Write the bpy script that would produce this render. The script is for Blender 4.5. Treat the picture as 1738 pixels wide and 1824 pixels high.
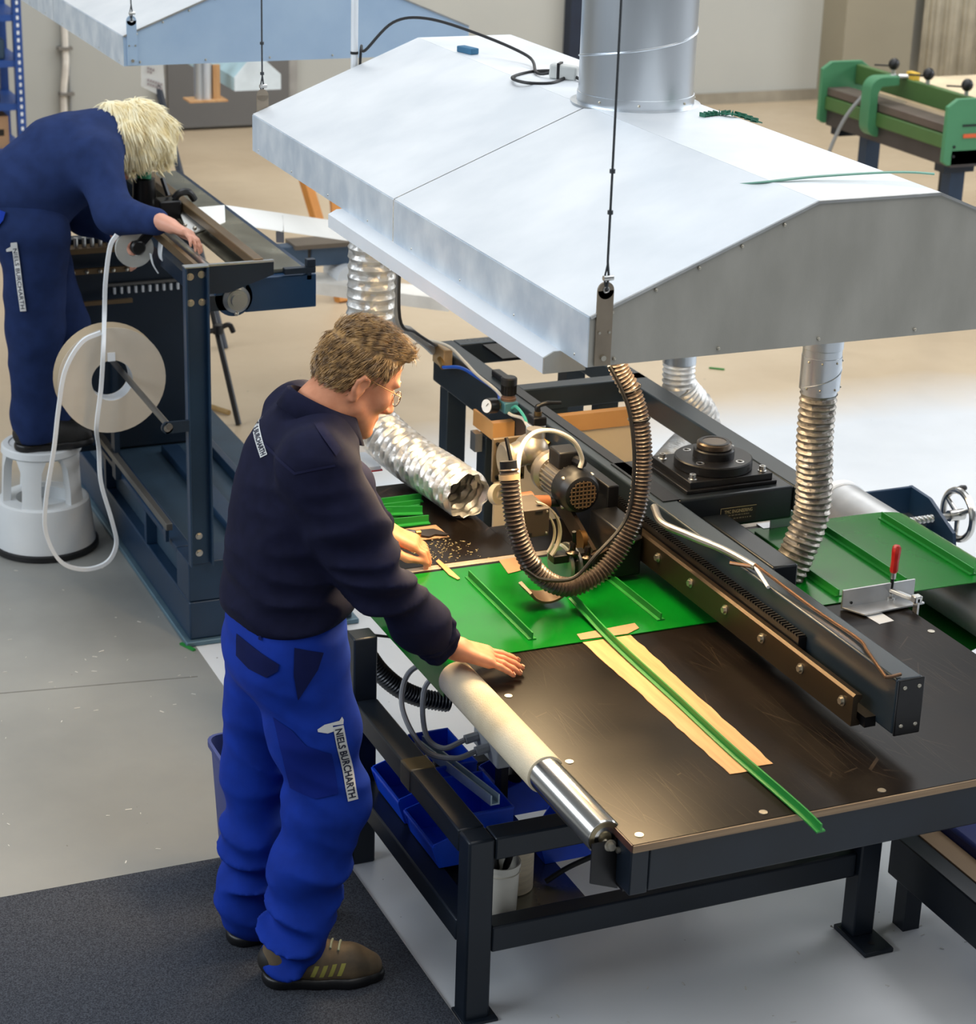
import bpy, bmesh, math, random
import numpy as np
from mathutils import Matrix, Vector
from mathutils.bvhtree import BVHTree
random.seed(7)
for o in list(bpy.data.objects): bpy.data.objects.remove(o)
SC = bpy.context.scene
COL = SC.collection
R = math.radians

# ------------------------------------------------------------------ camera
YAW, PIT, ROL, FPX, CAMH = R(23.80911475), R(20.91807454), R(-1.85517188), 3782.2288, 3.0
def _basis():
    f = np.array([math.sin(YAW)*math.cos(PIT), math.cos(YAW)*math.cos(PIT), -math.sin(PIT)])
    r = np.array([math.cos(YAW), -math.sin(YAW), 0.0]); d = np.cross(f, r)
    c, s = math.cos(ROL), math.sin(ROL)
    return np.array([c*r+s*d, -s*r+c*d, f])
MC = _basis(); C0 = np.array([0, 0, CAMH])
cam = bpy.data.cameras.new('camera'); camo = bpy.data.objects.new('camera', cam); COL.objects.link(camo)
cam.sensor_fit = 'HORIZONTAL'; cam.sensor_width = 36; cam.lens = 36*FPX/1738
mw = Matrix.Identity(4)
for i in range(3):
    mw[i][0] = MC[0][i]; mw[i][1] = -MC[1][i]; mw[i][2] = -MC[2][i]; mw[i][3] = C0[i]
camo.matrix_world = mw
cam.clip_end = 100
cam.dof.use_dof = True; cam.dof.focus_distance = 5.3; cam.dof.aperture_fstop = 7.0
SC.camera = camo

# ------------------------------------------------------------------ light
SC.view_settings.view_transform = 'Standard'; SC.view_settings.look = 'None'
SC.view_settings.gamma = 1; SC.view_settings.use_curve_mapping = False
SC.view_settings.exposure = 0.0
w = bpy.data.worlds.new('world'); SC.world = w; w.use_nodes = True
w.node_tree.nodes['Background'].inputs[0].default_value = (0.86, 0.93, 1.0, 1)
w.node_tree.nodes['Background'].inputs[1].default_value = 0.22
def area(name, loc, target, sx, sy, power, col):
    l = bpy.data.lights.new(name, 'AREA'); l.shape = 'RECTANGLE'; l.size = sx; l.size_y = sy
    l.energy = power; l.color = col
    o = bpy.data.objects.new(name, l); COL.objects.link(o); o.location = loc
    o.rotation_euler = (Vector(target)-Vector(loc)).to_track_quat('-Z', 'Y').to_euler()
    return o
# roof lights of the hall, its long window band on the left, and added fills
area('roof_or_fill_light', (3.2, 6.0, 7.0), (3.2, 6.0, 0), 3.0, 9.0, 295, (0.93, 0.97, 1.0))
area('roof_or_fill_light', (8.0, 9.5, 7.0), (8.0, 9.5, 0), 3.0, 9.0, 345, (0.97, 0.98, 1.0))
area('roof_or_fill_light', (3.5, -0.5, 7.0), (3.5, 0.5, 0), 9.0, 2.5, 150, (1.0, 0.95, 0.88))  # added unseen fill from the camera side, brightens the near faces
area('window_or_fill_light', (-5.0, 6.0, 4.6), (2.0, 6.0, 0.9), 9.0, 2.6, 430, (0.86, 0.93, 1.0))
area('window_or_fill_light', (15.0, 6.0, 4.6), (2.0, 6.0, 0.9), 9.0, 2.6, 520, (0.92, 0.96, 1.0))  # added unseen light on the right, for bright streaks on the duct
area('back_lamp', (5.0, 12.5, 5.0), (5.0, 12.5, 0), 8.0, 1.5, 130, (1.0, 0.94, 0.84))

# ------------------------------------------------------------------ helpers
def ray(px, py):
    return MC.T @ np.array([(px-869)/FPX, (py-912)/FPX, 1.0])
def zp(px, py, h=0.0):
    d = ray(px, py); t = (h-C0[2])/d[2]; return tuple(C0+t*d)
def yp(px, py, y):
    d = ray(px, py); return tuple(C0+(y/d[1])*d)
def xp(px, py, x):
    d = ray(px, py); return tuple(C0+(x/d[0])*d)
def L(c):
    out = []
    for v in c[:3]:
        v = v/255.0
        out.append(v/12.92 if v <= 0.04045 else ((v+0.055)/1.055)**2.4)
    return (*out, 1)
MATS = {}
def mat(name, col, rough=0.5, metal=0.0, var=0.12, vs=6.0, bump=0.0, bs=120.0, stretch=None, col2=None, lo=0.35, hi=0.65, spec=0.5, sss=0.0, trans=0.0, emit=None, es=0.0, rvar=0.0, coat=0.0, alpha=1.0):
    if name in MATS: return MATS[name]
    m = bpy.data.materials.new(name); m.use_nodes = True; nt = m.node_tree; N = nt.nodes; K = nt.links
    b = N['Principled BSDF']
    b.inputs['Roughness'].default_value = rough; b.inputs['Metallic'].default_value = metal
    b.inputs['Specular IOR Level'].default_value = spec
    if sss: b.inputs['Subsurface Weight'].default_value = sss; b.inputs['Subsurface Radius'].default_value = (0.012, 0.005, 0.003)
    if trans: b.inputs['Transmission Weight'].default_value = trans
    if coat: b.inputs['Coat Weight'].default_value = coat; b.inputs['Coat Roughness'].default_value = 0.15
    if emit: b.inputs['Emission Color'].default_value = emit; b.inputs['Emission Strength'].default_value = es
    if alpha < 1: b.inputs['Alpha'].default_value = alpha
    tc = N.new('ShaderNodeTexCoord'); mp = N.new('ShaderNodeMapping'); K.new(tc.outputs['Object'], mp.inputs[0])
    if stretch: mp.inputs['Scale'].default_value = stretch
    nz = N.new('ShaderNodeTexNoise'); nz.inputs['Scale'].default_value = vs; nz.inputs['Detail'].default_value = 5
    K.new(mp.outputs[0], nz.inputs['Vector'])
    c = L(col)
    if col2 is None:
        c1 = tuple(max(0, v*(1-var)) for v in c[:3])+(1,); c2 = tuple(min(1, v*(1+var)) for v in c[:3])+(1,)
    else:
        c1, c2 = c, L(col2)
    cr = N.new('ShaderNodeValToRGB'); cr.color_ramp.elements[0].position = lo; cr.color_ramp.elements[1].position = hi
    cr.color_ramp.elements[0].color = c1; cr.color_ramp.elements[1].color = c2
    K.new(nz.outputs['Fac'], cr.inputs[0]); K.new(cr.outputs[0], b.inputs['Base Color'])
    if rvar:
        mr = N.new('ShaderNodeMapRange'); mr.inputs[3].default_value = max(0.02, rough-rvar); mr.inputs[4].default_value = rough+rvar
        K.new(nz.outputs['Fac'], mr.inputs[0]); K.new(mr.outputs[0], b.inputs['Roughness'])
    if bump:
        n2 = N.new('ShaderNodeTexNoise'); n2.inputs['Scale'].default_value = bs; n2.inputs['Detail'].default_value = 3
        K.new(mp.outputs[0], n2.inputs['Vector'])
        bp = N.new('ShaderNodeBump'); bp.inputs['Strength'].default_value = bump; bp.inputs['Distance'].default_value = 0.004
        K.new(n2.outputs['Fac'], bp.inputs['Height']); K.new(bp.outputs[0], b.inputs['Normal'])
    MATS[name] = m; return m

V3 = lambda p: Vector((float(p[0]), float(p[1]), float(p[2])))
def frame_of(axis):
    a = V3(axis).normalized()
    t = Vector((0, 0, 1)) if abs(a.z) < 0.9 else Vector((1, 0, 0))
    u = t.cross(a).normalized(); v = a.cross(u)
    return u, v, a
class MB:
    def __init__(s, T=None): s.v = []; s.f = []; s.T = T
    def add(s, vs, fs):
        n = len(s.v)
        if s.T is not None: vs = [tuple(s.T @ V3(p)) for p in vs]
        s.v += [tuple(p) for p in vs]; s.f += [tuple(i+n for i in f) for f in fs]; return s
    def box(s, a, b):
        x0, y0, z0 = a; x1, y1, z1 = b
        return s.add([(x0,y0,z0),(x1,y0,z0),(x1,y1,z0),(x0,y1,z0),(x0,y0,z1),(x1,y0,z1),(x1,y1,z1),(x0,y1,z1)],
                     [(0,3,2,1),(4,5,6,7),(0,1,5,4),(1,2,6,5),(2,3,7,6),(3,0,4,7)])
    def bar(s, p0, p1, w_, h_, up=(0, 0, 1)):
        p0, p1 = V3(p0), V3(p1); a = (p1-p0).normalized(); u = V3(up).cross(a)
        u = u.normalized() if u.length > 1e-6 else Vector((1, 0, 0)); v = a.cross(u)
        q = []
        for p in (p0, p1):
            for (i, j) in ((-1,-1),(1,-1),(1,1),(-1,1)): q.append(p+u*(i*w_/2)+v*(j*h_/2))
        return s.add(q, [(3,2,1,0),(4,5,6,7),(0,1,5,4),(1,2,6,5),(2,3,7,6),(3,0,4,7)])
    def cyl(s, p0, p1, r0, r1=None, n=20, caps=True):
        r1 = r0 if r1 is None else r1; p0, p1 = V3(p0), V3(p1); u, v, a = frame_of(p1-p0)
        q = []
        for p, r in ((p0, r0), (p1, r1)):
            q += [p+u*(r*math.cos(2*math.pi*i/n))+v*(r*math.sin(2*math.pi*i/n)) for i in range(n)]
        f = [(i, (i+1) % n, n+(i+1) % n, n+i) for i in range(n)]
        if caps: f += [tuple(range(n-1, -1, -1)), tuple(range(n, 2*n))]
        return s.add(q, f)
    def lathe(s, c, axis, prof, n=24):
        # prof: list of (radius, height along the axis); closed if last == first
        c = V3(c); u, v, a = frame_of(axis); q = []; f = []; m = len(prof)
        for (r, h) in prof:
            q += [c+a*h+u*(r*math.cos(2*math.pi*i/n))+v*(r*math.sin(2*math.pi*i/n)) for i in range(n)]
        for k in range(m-1):
            f += [(k*n+i, k*n+(i+1) % n, (k+1)*n+(i+1) % n, (k+1)*n+i) for i in range(n)]
        if prof[0] != prof[-1]:
            if prof[0][0] > 1e-5: f.append(tuple(range(n-1, -1, -1)))
            if prof[-1][0] > 1e-5: f.append(tuple((m-1)*n+i for i in range(n)))
        return s.add(q, f)
    def tube(s, pts, r, n=8, closed=False, caps=True):
        P = [V3(p) for p in pts]; m = len(P); rr = r if isinstance(r, (list, tuple)) else [r]*m
        T = []
        for i in range(m):
            a = P[(i+1) % m] if (closed or i < m-1) else P[i]; b = P[i-1] if (closed or i > 0) else P[i]
            T.append((a-b).normalized())
        u = frame_of(T[0])[0]; q = []
        for i in range(m):
            u = (u-T[i]*u.dot(T[i])).normalized(); v = T[i].cross(u)
            q += [P[i]+u*(rr[i]*math.cos(2*math.pi*k/n))+v*(rr[i]*math.sin(2*math.pi*k/n)) for k in range(n)]
        f = []
        for i in range(m if closed else m-1):
            j = (i+1) % m
            f += [(i*n+k, i*n+(k+1) % n, j*n+(k+1) % n, j*n+k) for k in range(n)]
        if caps and not closed: f += [tuple(range(n-1, -1, -1)), tuple((m-1)*n+k for k in range(n))]
        return s.add(q, f)
    def prism(s, poly, vec):
        n = len(poly); vec = V3(vec); P = [V3(p) for p in poly]
        nrm = Vector((0, 0, 0))
        for i in range(n): nrm += P[i].cross(P[(i+1) % n])
        if nrm.dot(vec) < 0: P = P[::-1]
        q = P+[p+vec for p in P]
        f = [tuple(range(n-1, -1, -1)), tuple(range(n, 2*n))]+[(i, (i+1) % n, n+(i+1) % n, n+i) for i in range(n)]
        return s.add(q, f)
    def sphere(s, c, r, n=14, m=9):
        if not isinstance(r, (tuple, list)): r = (r, r, r)
        q = []; f = []
        for j in range(1, m):
            t = math.pi*j/m
            q += [(c[0]+r[0]*math.sin(t)*math.cos(2*math.pi*i/n), c[1]+r[1]*math.sin(t)*math.sin(2*math.pi*i/n), c[2]+r[2]*math.cos(t)) for i in range(n)]
        for j in range(m-2): f += [(j*n+i, (j+1)*n+i, (j+1)*n+(i+1) % n, j*n+(i+1) % n) for i in range(n)]
        a = len(q); q += [(c[0], c[1], c[2]+r[2]), (c[0], c[1], c[2]-r[2])]
        f += [(a, i, (i+1) % n) for i in range(n)]+[(a+1, (m-2)*n+(i+1) % n, (m-2)*n+i) for i in range(n)]
        return s.add(q, f)
    def torus(s, c, axis, R_, r, n=28, k=8):
        u, v, a = frame_of(axis); c = V3(c)
        return s.tube([c+u*(R_*math.cos(2*math.pi*i/n))+v*(R_*math.sin(2*math.pi*i/n)) for i in range(n)], r, k, closed=True)
    def build(s, name, m, parent=None, bev=0.0, smooth=True, ang=35, seg=2):
        me = bpy.data.meshes.new(name)
        org = Vector((0, 0, 0)); p = parent
        while p is not None: org += p.location; p = p.parent
        own = Vector((0, 0, 0))
        if parent is None and s.v:   # origin at the middle of the thing's base
            A = np.array(s.v); own = Vector(((A[:,0].min()+A[:,0].max())/2, (A[:,1].min()+A[:,1].max())/2, A[:,2].min()))
        off = org+own
        me.from_pydata([tuple(V3(q)-off) for q in s.v], [], s.f); me.update()
        me.materials.append(m)
        if smooth:
            me.polygons.foreach_set('use_smooth', [True]*len(me.polygons)); me.set_sharp_from_angle(angle=R(ang))
        o = bpy.data.objects.new(name, me); COL.objects.link(o); o.location = own
        if parent is not None: o.parent = parent
        if bev:
            b = o.modifiers.new('bevel', 'BEVEL'); b.width = bev; b.segments = seg; b.limit_method = 'ANGLE'; b.angle_limit = R(40)
        return o
def tag(o, label, cat, group=None, kind=None):
    if label: o['label'] = label
    if cat: o['category'] = cat
    if group: o['group'] = group
    if kind: o['kind'] = kind
    return o
def thing(name, label, cat, loc, group=None):
    o = bpy.data.objects.new(name, None); COL.objects.link(o); o.location = V3(loc); o.empty_display_size = 0.05
    return tag(o, label, cat, group)
def struct(name, mb, m, **k):
    o = mb.build(name, m, **k); o['kind'] = 'structure'; return o
def inst(src, name, off, parent=None, rotz=0.0):
    o = src.copy(); COL.objects.link(o); o.name = name
    o.location = V3(off)
    if rotz: o.rotation_euler = (0, 0, rotz)
    o.parent = parent
    return o
def spline(pts, n=8, closed=False):
    P = [np.array(p, float) for p in pts]; out = []; m = len(P)
    rng = range(m if closed else m-1)
    for i in rng:
        p0 = P[(i-1) % m] if (closed or i > 0) else 2*P[0]-P[1]
        p1 = P[i]; p2 = P[(i+1) % m]
        p3 = P[(i+2) % m] if (closed or i < m-2) else 2*P[-1]-P[-2]
        for k in range(n):
            t = k/n
            out.append(0.5*((2*p1)+(-p0+p2)*t+(2*p0-5*p1+4*p2-p3)*t*t+(-p0+3*p1-3*p2+p3)*t**3))
    if not closed: out.append(P[-1])
    return [tuple(q) for q in out]
def resample(pts, step):
    P = np.array(pts, float); d = np.r_[0, np.cumsum(np.linalg.norm(np.diff(P, axis=0), axis=1))]
    n = max(2, int(d[-1]/step)+1); t = np.linspace(0, d[-1], n)
    return [tuple(np.interp(x, d, P[:, k]) for k in range(3)) for x in t]
def hexbolt(mb, p, axis, r=0.008, h=0.008):
    mb.cyl(p, V3(p)+V3(axis).normalized()*h, r, n=6)
    mb.cyl(p, V3(p)+V3(axis).normalized()*0.002, r*1.5, n=14)
    return mb
def text_mesh(txt, size, bold=0.0):
    c = bpy.data.curves.new('lettering', 'FONT'); c.body = txt; c.size = size; c.align_x = 'CENTER'; c.align_y = 'CENTER'
    c.offset = bold; c.resolution_u = 3
    o = bpy.data.objects.new('lettering', c); COL.objects.link(o)
    dg = bpy.context.evaluated_depsgraph_get(); me = bpy.data.meshes.new_from_object(o.evaluated_get(dg))
    bpy.data.objects.remove(o); bpy.data.curves.remove(c)
    v = [tuple(p.co) for p in me.vertices]; f = [tuple(p.vertices) for p in me.polygons]
    bpy.data.meshes.remove(me)
    return v, f
def text_on(name, txt, size, origin, ux, uy, m, parent, bold=0.0, wid=None):
    v, f = text_mesh(txt, size, bold); ux, uy, o = V3(ux).normalized(), V3(uy).normalized(), V3(origin)
    sx = 1.0
    if wid: xs = [p[0] for p in v]; sx = wid/(max(xs)-min(xs))
    mb = MB(); mb.add([o+ux*(p[0]*sx)+uy*p[1] for p in v], f)
    return mb.build(name, m, parent, smooth=False)
# ------------------------------------------------------------------ materials
galv = mat('galvanised_sheet', (214, 219, 224), 0.5, 0.35, vs=3.0, col2=(232, 235, 238))
galv_end_shaded = mat('shaded_zinc_end_sheet', (168, 166, 158), 0.5, 0.3, vs=5, col2=(182, 180, 172), stretch=(2, 2, 0.8), bump=0.05, bs=200)  # end-face shading put into the colour, darker than the top sheets
galv_skirt = mat('spangled_zinc', (202, 214, 226), 0.45, 0.35, vs=11.0, col2=(230, 238, 245), stretch=(1, 1, 0.8), lo=0.35, hi=0.65)
galv_blue = mat('bluish_zinc', (168, 194, 222), 0.5, 0.2, vs=4.0, col2=(182, 206, 230))
white_paint = mat('white_enamel', (232, 236, 240), 0.45, vs=4, var=0.04)
duct_steel = mat('spiral_duct_steel', (190, 198, 206), 0.3, 0.9, vs=2.5, col2=(225, 230, 235), stretch=(1, 1, 0.3), rvar=0.08)
foil = mat('aluminium_foil_duct', (190, 188, 184), 0.4, 0.7, vs=14, col2=(224, 224, 222), bump=0.7, bs=45, rvar=0.08)
bracket_m = mat('brownish_steel_strap', (150, 138, 122), 0.45, 0.7, vs=12)
steel = mat('bright_steel', (200, 200, 198), 0.28, 0.95, vs=20, var=0.08)
chrome = mat('polished_roller_steel', (205, 203, 198), 0.2, 1.0, vs=3, var=0.05, stretch=(1, 0.1, 1))
bolt_m = mat('zinc_bolt', (190, 184, 170), 0.35, 0.9, vs=30)
cable_m = mat('steel_wire_rope', (70, 74, 78), 0.5, 0.5, vs=60)
frame_m = mat('blue_black_frame_paint', (24, 32, 42), 0.36, 0.1, vs=5, var=0.2, rvar=0.06, spec=0.4)
beam_m = mat('grey_blue_beam_paint', (44, 54, 62), 0.3, 0.25, vs=4, var=0.15, rvar=0.08)
black_steel = mat('black_oxide_steel', (26, 26, 28), 0.35, 0.4, vs=12, var=0.25)
brown_steel = mat('oiled_brown_rail_steel', (82, 70, 56), 0.34, 0.8, vs=6, var=0.15, stretch=(1, 0.2, 1))
black_pl = mat('black_plastic', (20, 20, 22), 0.4, 0, vs=20, var=0.2)
film = mat('black_phenolic_film', (15, 11, 9), 0.31, 0, vs=5, col2=(24, 18, 14), bump=0.02, bs=60, rvar=0.06, spec=0.13)
def scratches(m):
    nt = m.node_tree; N = nt.nodes; K = nt.links; b = N['Principled BSDF']
    tc = N.new('ShaderNodeTexCoord'); acc = None
    for (rot, sc, thr) in ((0.4, 18, 0.012), (1.3, 14, 0.012), (-0.5, 16, 0.010), (2.2, 12, 0.012)):
        mp = N.new('ShaderNodeMapping'); mp.inputs['Rotation'].default_value = (0, 0, rot); mp.inputs['Scale'].default_value = (1.0, 0.10, 1)
        K.new(tc.outputs['Object'], mp.inputs[0])
        vo = N.new('ShaderNodeTexVoronoi'); vo.feature = 'DISTANCE_TO_EDGE'; vo.inputs['Scale'].default_value = sc
        K.new(mp.outputs[0], vo.inputs['Vector'])
        lt = N.new('ShaderNodeMath'); lt.operation = 'LESS_THAN'; lt.inputs[1].default_value = thr*0.3; K.new(vo.outputs['Distance'], lt.inputs[0])
        if acc is None: acc = lt
        else:
            mx = N.new('ShaderNodeMath'); mx.operation = 'MAXIMUM'; K.new(acc.outputs[0], mx.inputs[0]); K.new(lt.outputs[0], mx.inputs[1]); acc = mx
    nz = N.new('ShaderNodeTexNoise'); nz.inputs['Scale'].default_value = 4; K.new(tc.outputs['Object'], nz.inputs['Vector'])
    gt = N.new('ShaderNodeMapRange'); gt.inputs[1].default_value = 0.5; gt.inputs[2].default_value = 0.75; gt.inputs[4].default_value = 0.3; K.new(nz.outputs['Fac'], gt.inputs[0])
    mu = N.new('ShaderNodeMath'); mu.operation = 'MULTIPLY'; K.new(acc.outputs[0], mu.inputs[0]); K.new(gt.outputs[0], mu.inputs[1])
    old = b.inputs['Base Color'].links[0].from_socket
    mix = N.new('ShaderNodeMix'); mix.data_type = 'RGBA'; K.new(mu.outputs[0], mix.inputs[0]); K.new(old, mix.inputs[6]); mix.inputs[7].default_value = L((130, 110, 90))
    K.new(mix.outputs[2], b.inputs['Base Color'])
scratches(film)
ply = mat('plywood_edge', (134, 110, 84), 0.6, 0, vs=10, col2=(160, 134, 104), stretch=(0.4, 0.4, 14))
ply_red = mat('red_brown_board_edge', (70, 40, 34), 0.5, 0, vs=20, var=0.2)
wood = mat('pale_wood_veneer', (188, 140, 92), 0.55, 0, vs=8, col2=(204, 160, 110), stretch=(6, 0.5, 1), bump=0.05)
card = mat('cardboard', (164, 130, 98), 0.75, 0, vs=6, var=0.08)
tape_m = mat('brown_packing_tape', (196, 140, 78), 0.3, 0, vs=4, col2=(214, 160, 98), stretch=(0.5, 1, 1))
panel_m = mat('cream_hardboard', (222, 198, 158), 0.6, 0, vs=3, var=0.05)
green = mat('green_pvc_belt', (3, 106, 26), 0.2, 0, vs=3, var=0.06, spec=0.3, rvar=0.02)
green_cleat = mat('green_pvc_profile', (30, 128, 50), 0.4, 0, vs=9, var=0.08)
green_dk = mat('belt_underside', (26, 52, 40), 0.6, 0, vs=6)
cream = mat('ribbed_cream_sleeve', (224, 212, 186), 0.85, 0, vs=7, col2=(204, 188, 156), lo=0.45, hi=0.75, spec=0.15, bump=0.3, bs=300)
cable_w = mat('white_cable', (212, 204, 188), 0.45, 0, vs=8, var=0.05)
cable_g = mat('grey_cable', (150, 152, 152), 0.45, 0, vs=8)
cable_b = mat('black_cable', (22, 22, 24), 0.5, 0, vs=20)
hose_m = mat('dark_grey_spiral_hose', (92, 82, 76), 0.28, 0.25, vs=20, var=0.12)
blue_pl = mat('blue_polypropylene', (16, 76, 220), 0.35, 0, vs=10, var=0.1)
navy_m = mat('navy_machine_enamel', (24, 50, 76), 0.38, 0.1, vs=4, var=0.15, rvar=0.05)
red_pl = mat('red_handle_lacquer', (176, 26, 24), 0.35, 0, vs=40, col2=(196, 60, 50), lo=0.45, hi=0.7)
alu = mat('aluminium', (196, 198, 200), 0.4, 0.75, vs=12, var=0.07)
brass = mat('brass', (190, 150, 84), 0.3, 0.95, vs=20)
copper = mat('coppery_rod', (140, 108, 84), 0.3, 0.9, vs=10)

# ------------------------------------------------------------------ setting
def floor_mat():
    m = bpy.data.materials.new('workshop_floor'); m.use_nodes = True; nt = m.node_tree; N = nt.nodes; K = nt.links; b = N['Principled BSDF']
    b.inputs['Roughness'].default_value = 0.34; b.inputs['Specular IOR Level'].default_value = 0.45
    g = N.new('ShaderNodeNewGeometry'); sp = N.new('ShaderNodeSeparateXYZ'); K.new(g.outputs['Position'], sp.inputs[0])
    def noise(s, d=6):
        n = N.new('ShaderNodeTexNoise'); n.inputs['Scale'].default_value = s; n.inputs['Detail'].default_value = d; K.new(g.outputs['Position'], n.inputs['Vector']); return n
    def ramp(src, a, ca, bb, cb):
        r = N.new('ShaderNodeValToRGB'); r.color_ramp.elements[0].position = a; r.color_ramp.elements[1].position = bb
        r.color_ramp.elements[0].color = L(ca); r.color_ramp.elements[1].color = L(cb); K.new(src, r.inputs[0]); return r
    def mix(f, a, c):
        x = N.new('ShaderNodeMix'); x.data_type = 'RGBA'; K.new(f, x.inputs[0]); K.new(a, x.inputs[6]); K.new(c, x.inputs[7]); return x.outputs[2]
    def mr(src, a, bb):
        x = N.new('ShaderNodeMapRange'); x.inputs[1].default_value = a; x.inputs[2].default_value = bb; K.new(src, x.inputs[0]); return x
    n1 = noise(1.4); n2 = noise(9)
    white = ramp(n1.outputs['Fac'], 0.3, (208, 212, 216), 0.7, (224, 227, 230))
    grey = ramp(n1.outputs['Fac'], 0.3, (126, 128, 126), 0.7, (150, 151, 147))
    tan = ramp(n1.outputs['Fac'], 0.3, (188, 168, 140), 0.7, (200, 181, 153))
    # bay borders: warm light on the far floor put into the colour as tan, white bay on the right of x = 1.735, grey walkway on the left
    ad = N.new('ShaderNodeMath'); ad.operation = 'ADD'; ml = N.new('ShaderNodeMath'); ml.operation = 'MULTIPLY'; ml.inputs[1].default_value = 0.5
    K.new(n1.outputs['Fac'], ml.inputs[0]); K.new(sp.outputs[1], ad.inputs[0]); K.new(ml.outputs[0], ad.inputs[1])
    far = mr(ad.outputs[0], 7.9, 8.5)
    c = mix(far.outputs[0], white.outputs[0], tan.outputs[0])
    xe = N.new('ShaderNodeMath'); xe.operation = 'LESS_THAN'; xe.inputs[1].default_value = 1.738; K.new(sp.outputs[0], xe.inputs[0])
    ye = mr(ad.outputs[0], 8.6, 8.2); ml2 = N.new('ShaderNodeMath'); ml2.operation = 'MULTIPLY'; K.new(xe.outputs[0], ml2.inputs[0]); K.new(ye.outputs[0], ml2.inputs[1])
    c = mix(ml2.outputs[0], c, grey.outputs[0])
    # small dark marks and scuffs
    n3 = noise(38, 2); sc = mr(n3.outputs['Fac'], 0.76, 0.80); dk = N.new('ShaderNodeRGB'); dk.outputs[0].default_value = L((96, 92, 86))
    c = mix(sc.outputs[0], c, dk.outputs[0])
    K.new(c, b.inputs['Base Color'])
    rr = mr(n2.outputs['Fac'], 0.2, 0.8); rr.inputs[3].default_value = 0.28; rr.inputs[4].default_value = 0.46; K.new(rr.outputs[0], b.inputs['Roughness'])
    bp = N.new('ShaderNodeBump'); bp.inputs['Strength'].default_value = 0.03; bp.inputs['Distance'].default_value = 0.01; K.new(n2.outputs['Fac'], bp.inputs['Height']); K.new(bp.outputs[0], b.inputs['Normal'])
    return m
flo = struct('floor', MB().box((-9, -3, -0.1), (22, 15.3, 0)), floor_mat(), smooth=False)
ja, jb_ = zp(-200, 1252, 0.0003), zp(352, 1205, 0.0003)
MB().bar(ja, jb_, 0.005, 0.0008).build('floor_joint', mat('joint_filler', (108, 108, 104), 0.8), flo)
wall_m = mat('wall_plaster', (172, 173, 168), 0.7, 0, vs=0.5, col2=(184, 184, 177))
struct('wall_back', MB().box((-9, 15.1, 0), (22, 15.3, 4.6)), wall_m, smooth=False)
struct('baseboard_back', MB().box((5.0, 15.075, 0), (22, 15.1, 0.09)), mat('skirting', (150, 142, 126), 0.6), smooth=False)
d1 = tag(thing('door_1', None, None, (4.47, 15.08, 0)), None, None, kind='structure')
dm = mat('grey_door_enamel', (104, 103, 102), 0.5, vs=1)
MB().box((4.0, 15.03, 0.02), (4.92, 15.08, 2.1)).build('door_leaf', dm, d1, bev=0.005)
MB().box((3.93, 15.05, 0), (4.0, 15.11, 2.2)).box((4.92, 15.05, 0), (4.99, 15.11, 2.2)).box((3.93, 15.05, 2.1), (4.99, 15.11, 2.2)).build('door_frame', mat('door_frame_grey', (150, 148, 144), 0.5), d1)
struct('trim_1', MB().box((7.17, 14.98, 0), (7.34, 15.1, 4.6)), mat('navy_column_paint', (22, 34, 54), 0.5))
struct('trim_2', MB().box((9.5, 14.75, 0), (10.15, 15.1, 4.6)), mat('dim_column_paint', (150, 142, 122), 0.7, vs=0.6))
struct('trim_3', MB().box((8.2, 15.06, 0), (8.26, 15.1, 4.6)), mat('panel_joint', (170, 166, 156), 0.7))
cu = MB(); prof = [(10.35+0.03*i, 14.9+0.03*math.sin(i*1.1)) for i in range(40)]
for i in range(39):
    (xa, ya), (xb, yb) = prof[i], prof[i+1]
    cu.add([(xa, ya, 0.16), (xb, yb, 0.16), (xb, yb, 3.5), (xa, ya, 3.5)], [(0, 1, 2, 3)])
o = cu.build('curtain', mat('cream_curtain', (214, 208, 190), 0.8), ang=80); tag(o, 'cream hanging curtain in front of the back wall at far right', 'curtain')
sm_ = o.modifiers.new('thick', 'SOLIDIFY'); sm_.thickness = 0.01
cd = thing('wall_conduit', 'pale vertical cable conduit clipped to the grey back wall', 'conduit', (3.27, 15.08, 0))
MB().tube(spline([(3.25, 15.07, 0.0), (3.255, 15.07, 0.3), (3.275, 15.06, 0.5), (3.28, 15.07, 0.75), (3.28, 15.07, 2.5)], 6), 0.025, 8).build('conduit_pipe', mat('conduit_white', (222, 216, 206), 0.5), cd)
MB().tube([(3.305, 15.085, 0.0), (3.305, 15.085, 2.5)], 0.008, 8).build('cable', cable_g, cd)  # thin grey tube drawn in place of the conduit's shadow line
for zz in (0.30, 0.62): MB().box((3.225, 15.03, zz-0.01), (3.325, 15.1, zz+0.01)).build('clip', mat('grey_clip', (120, 116, 110), 0.6), cd)

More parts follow.
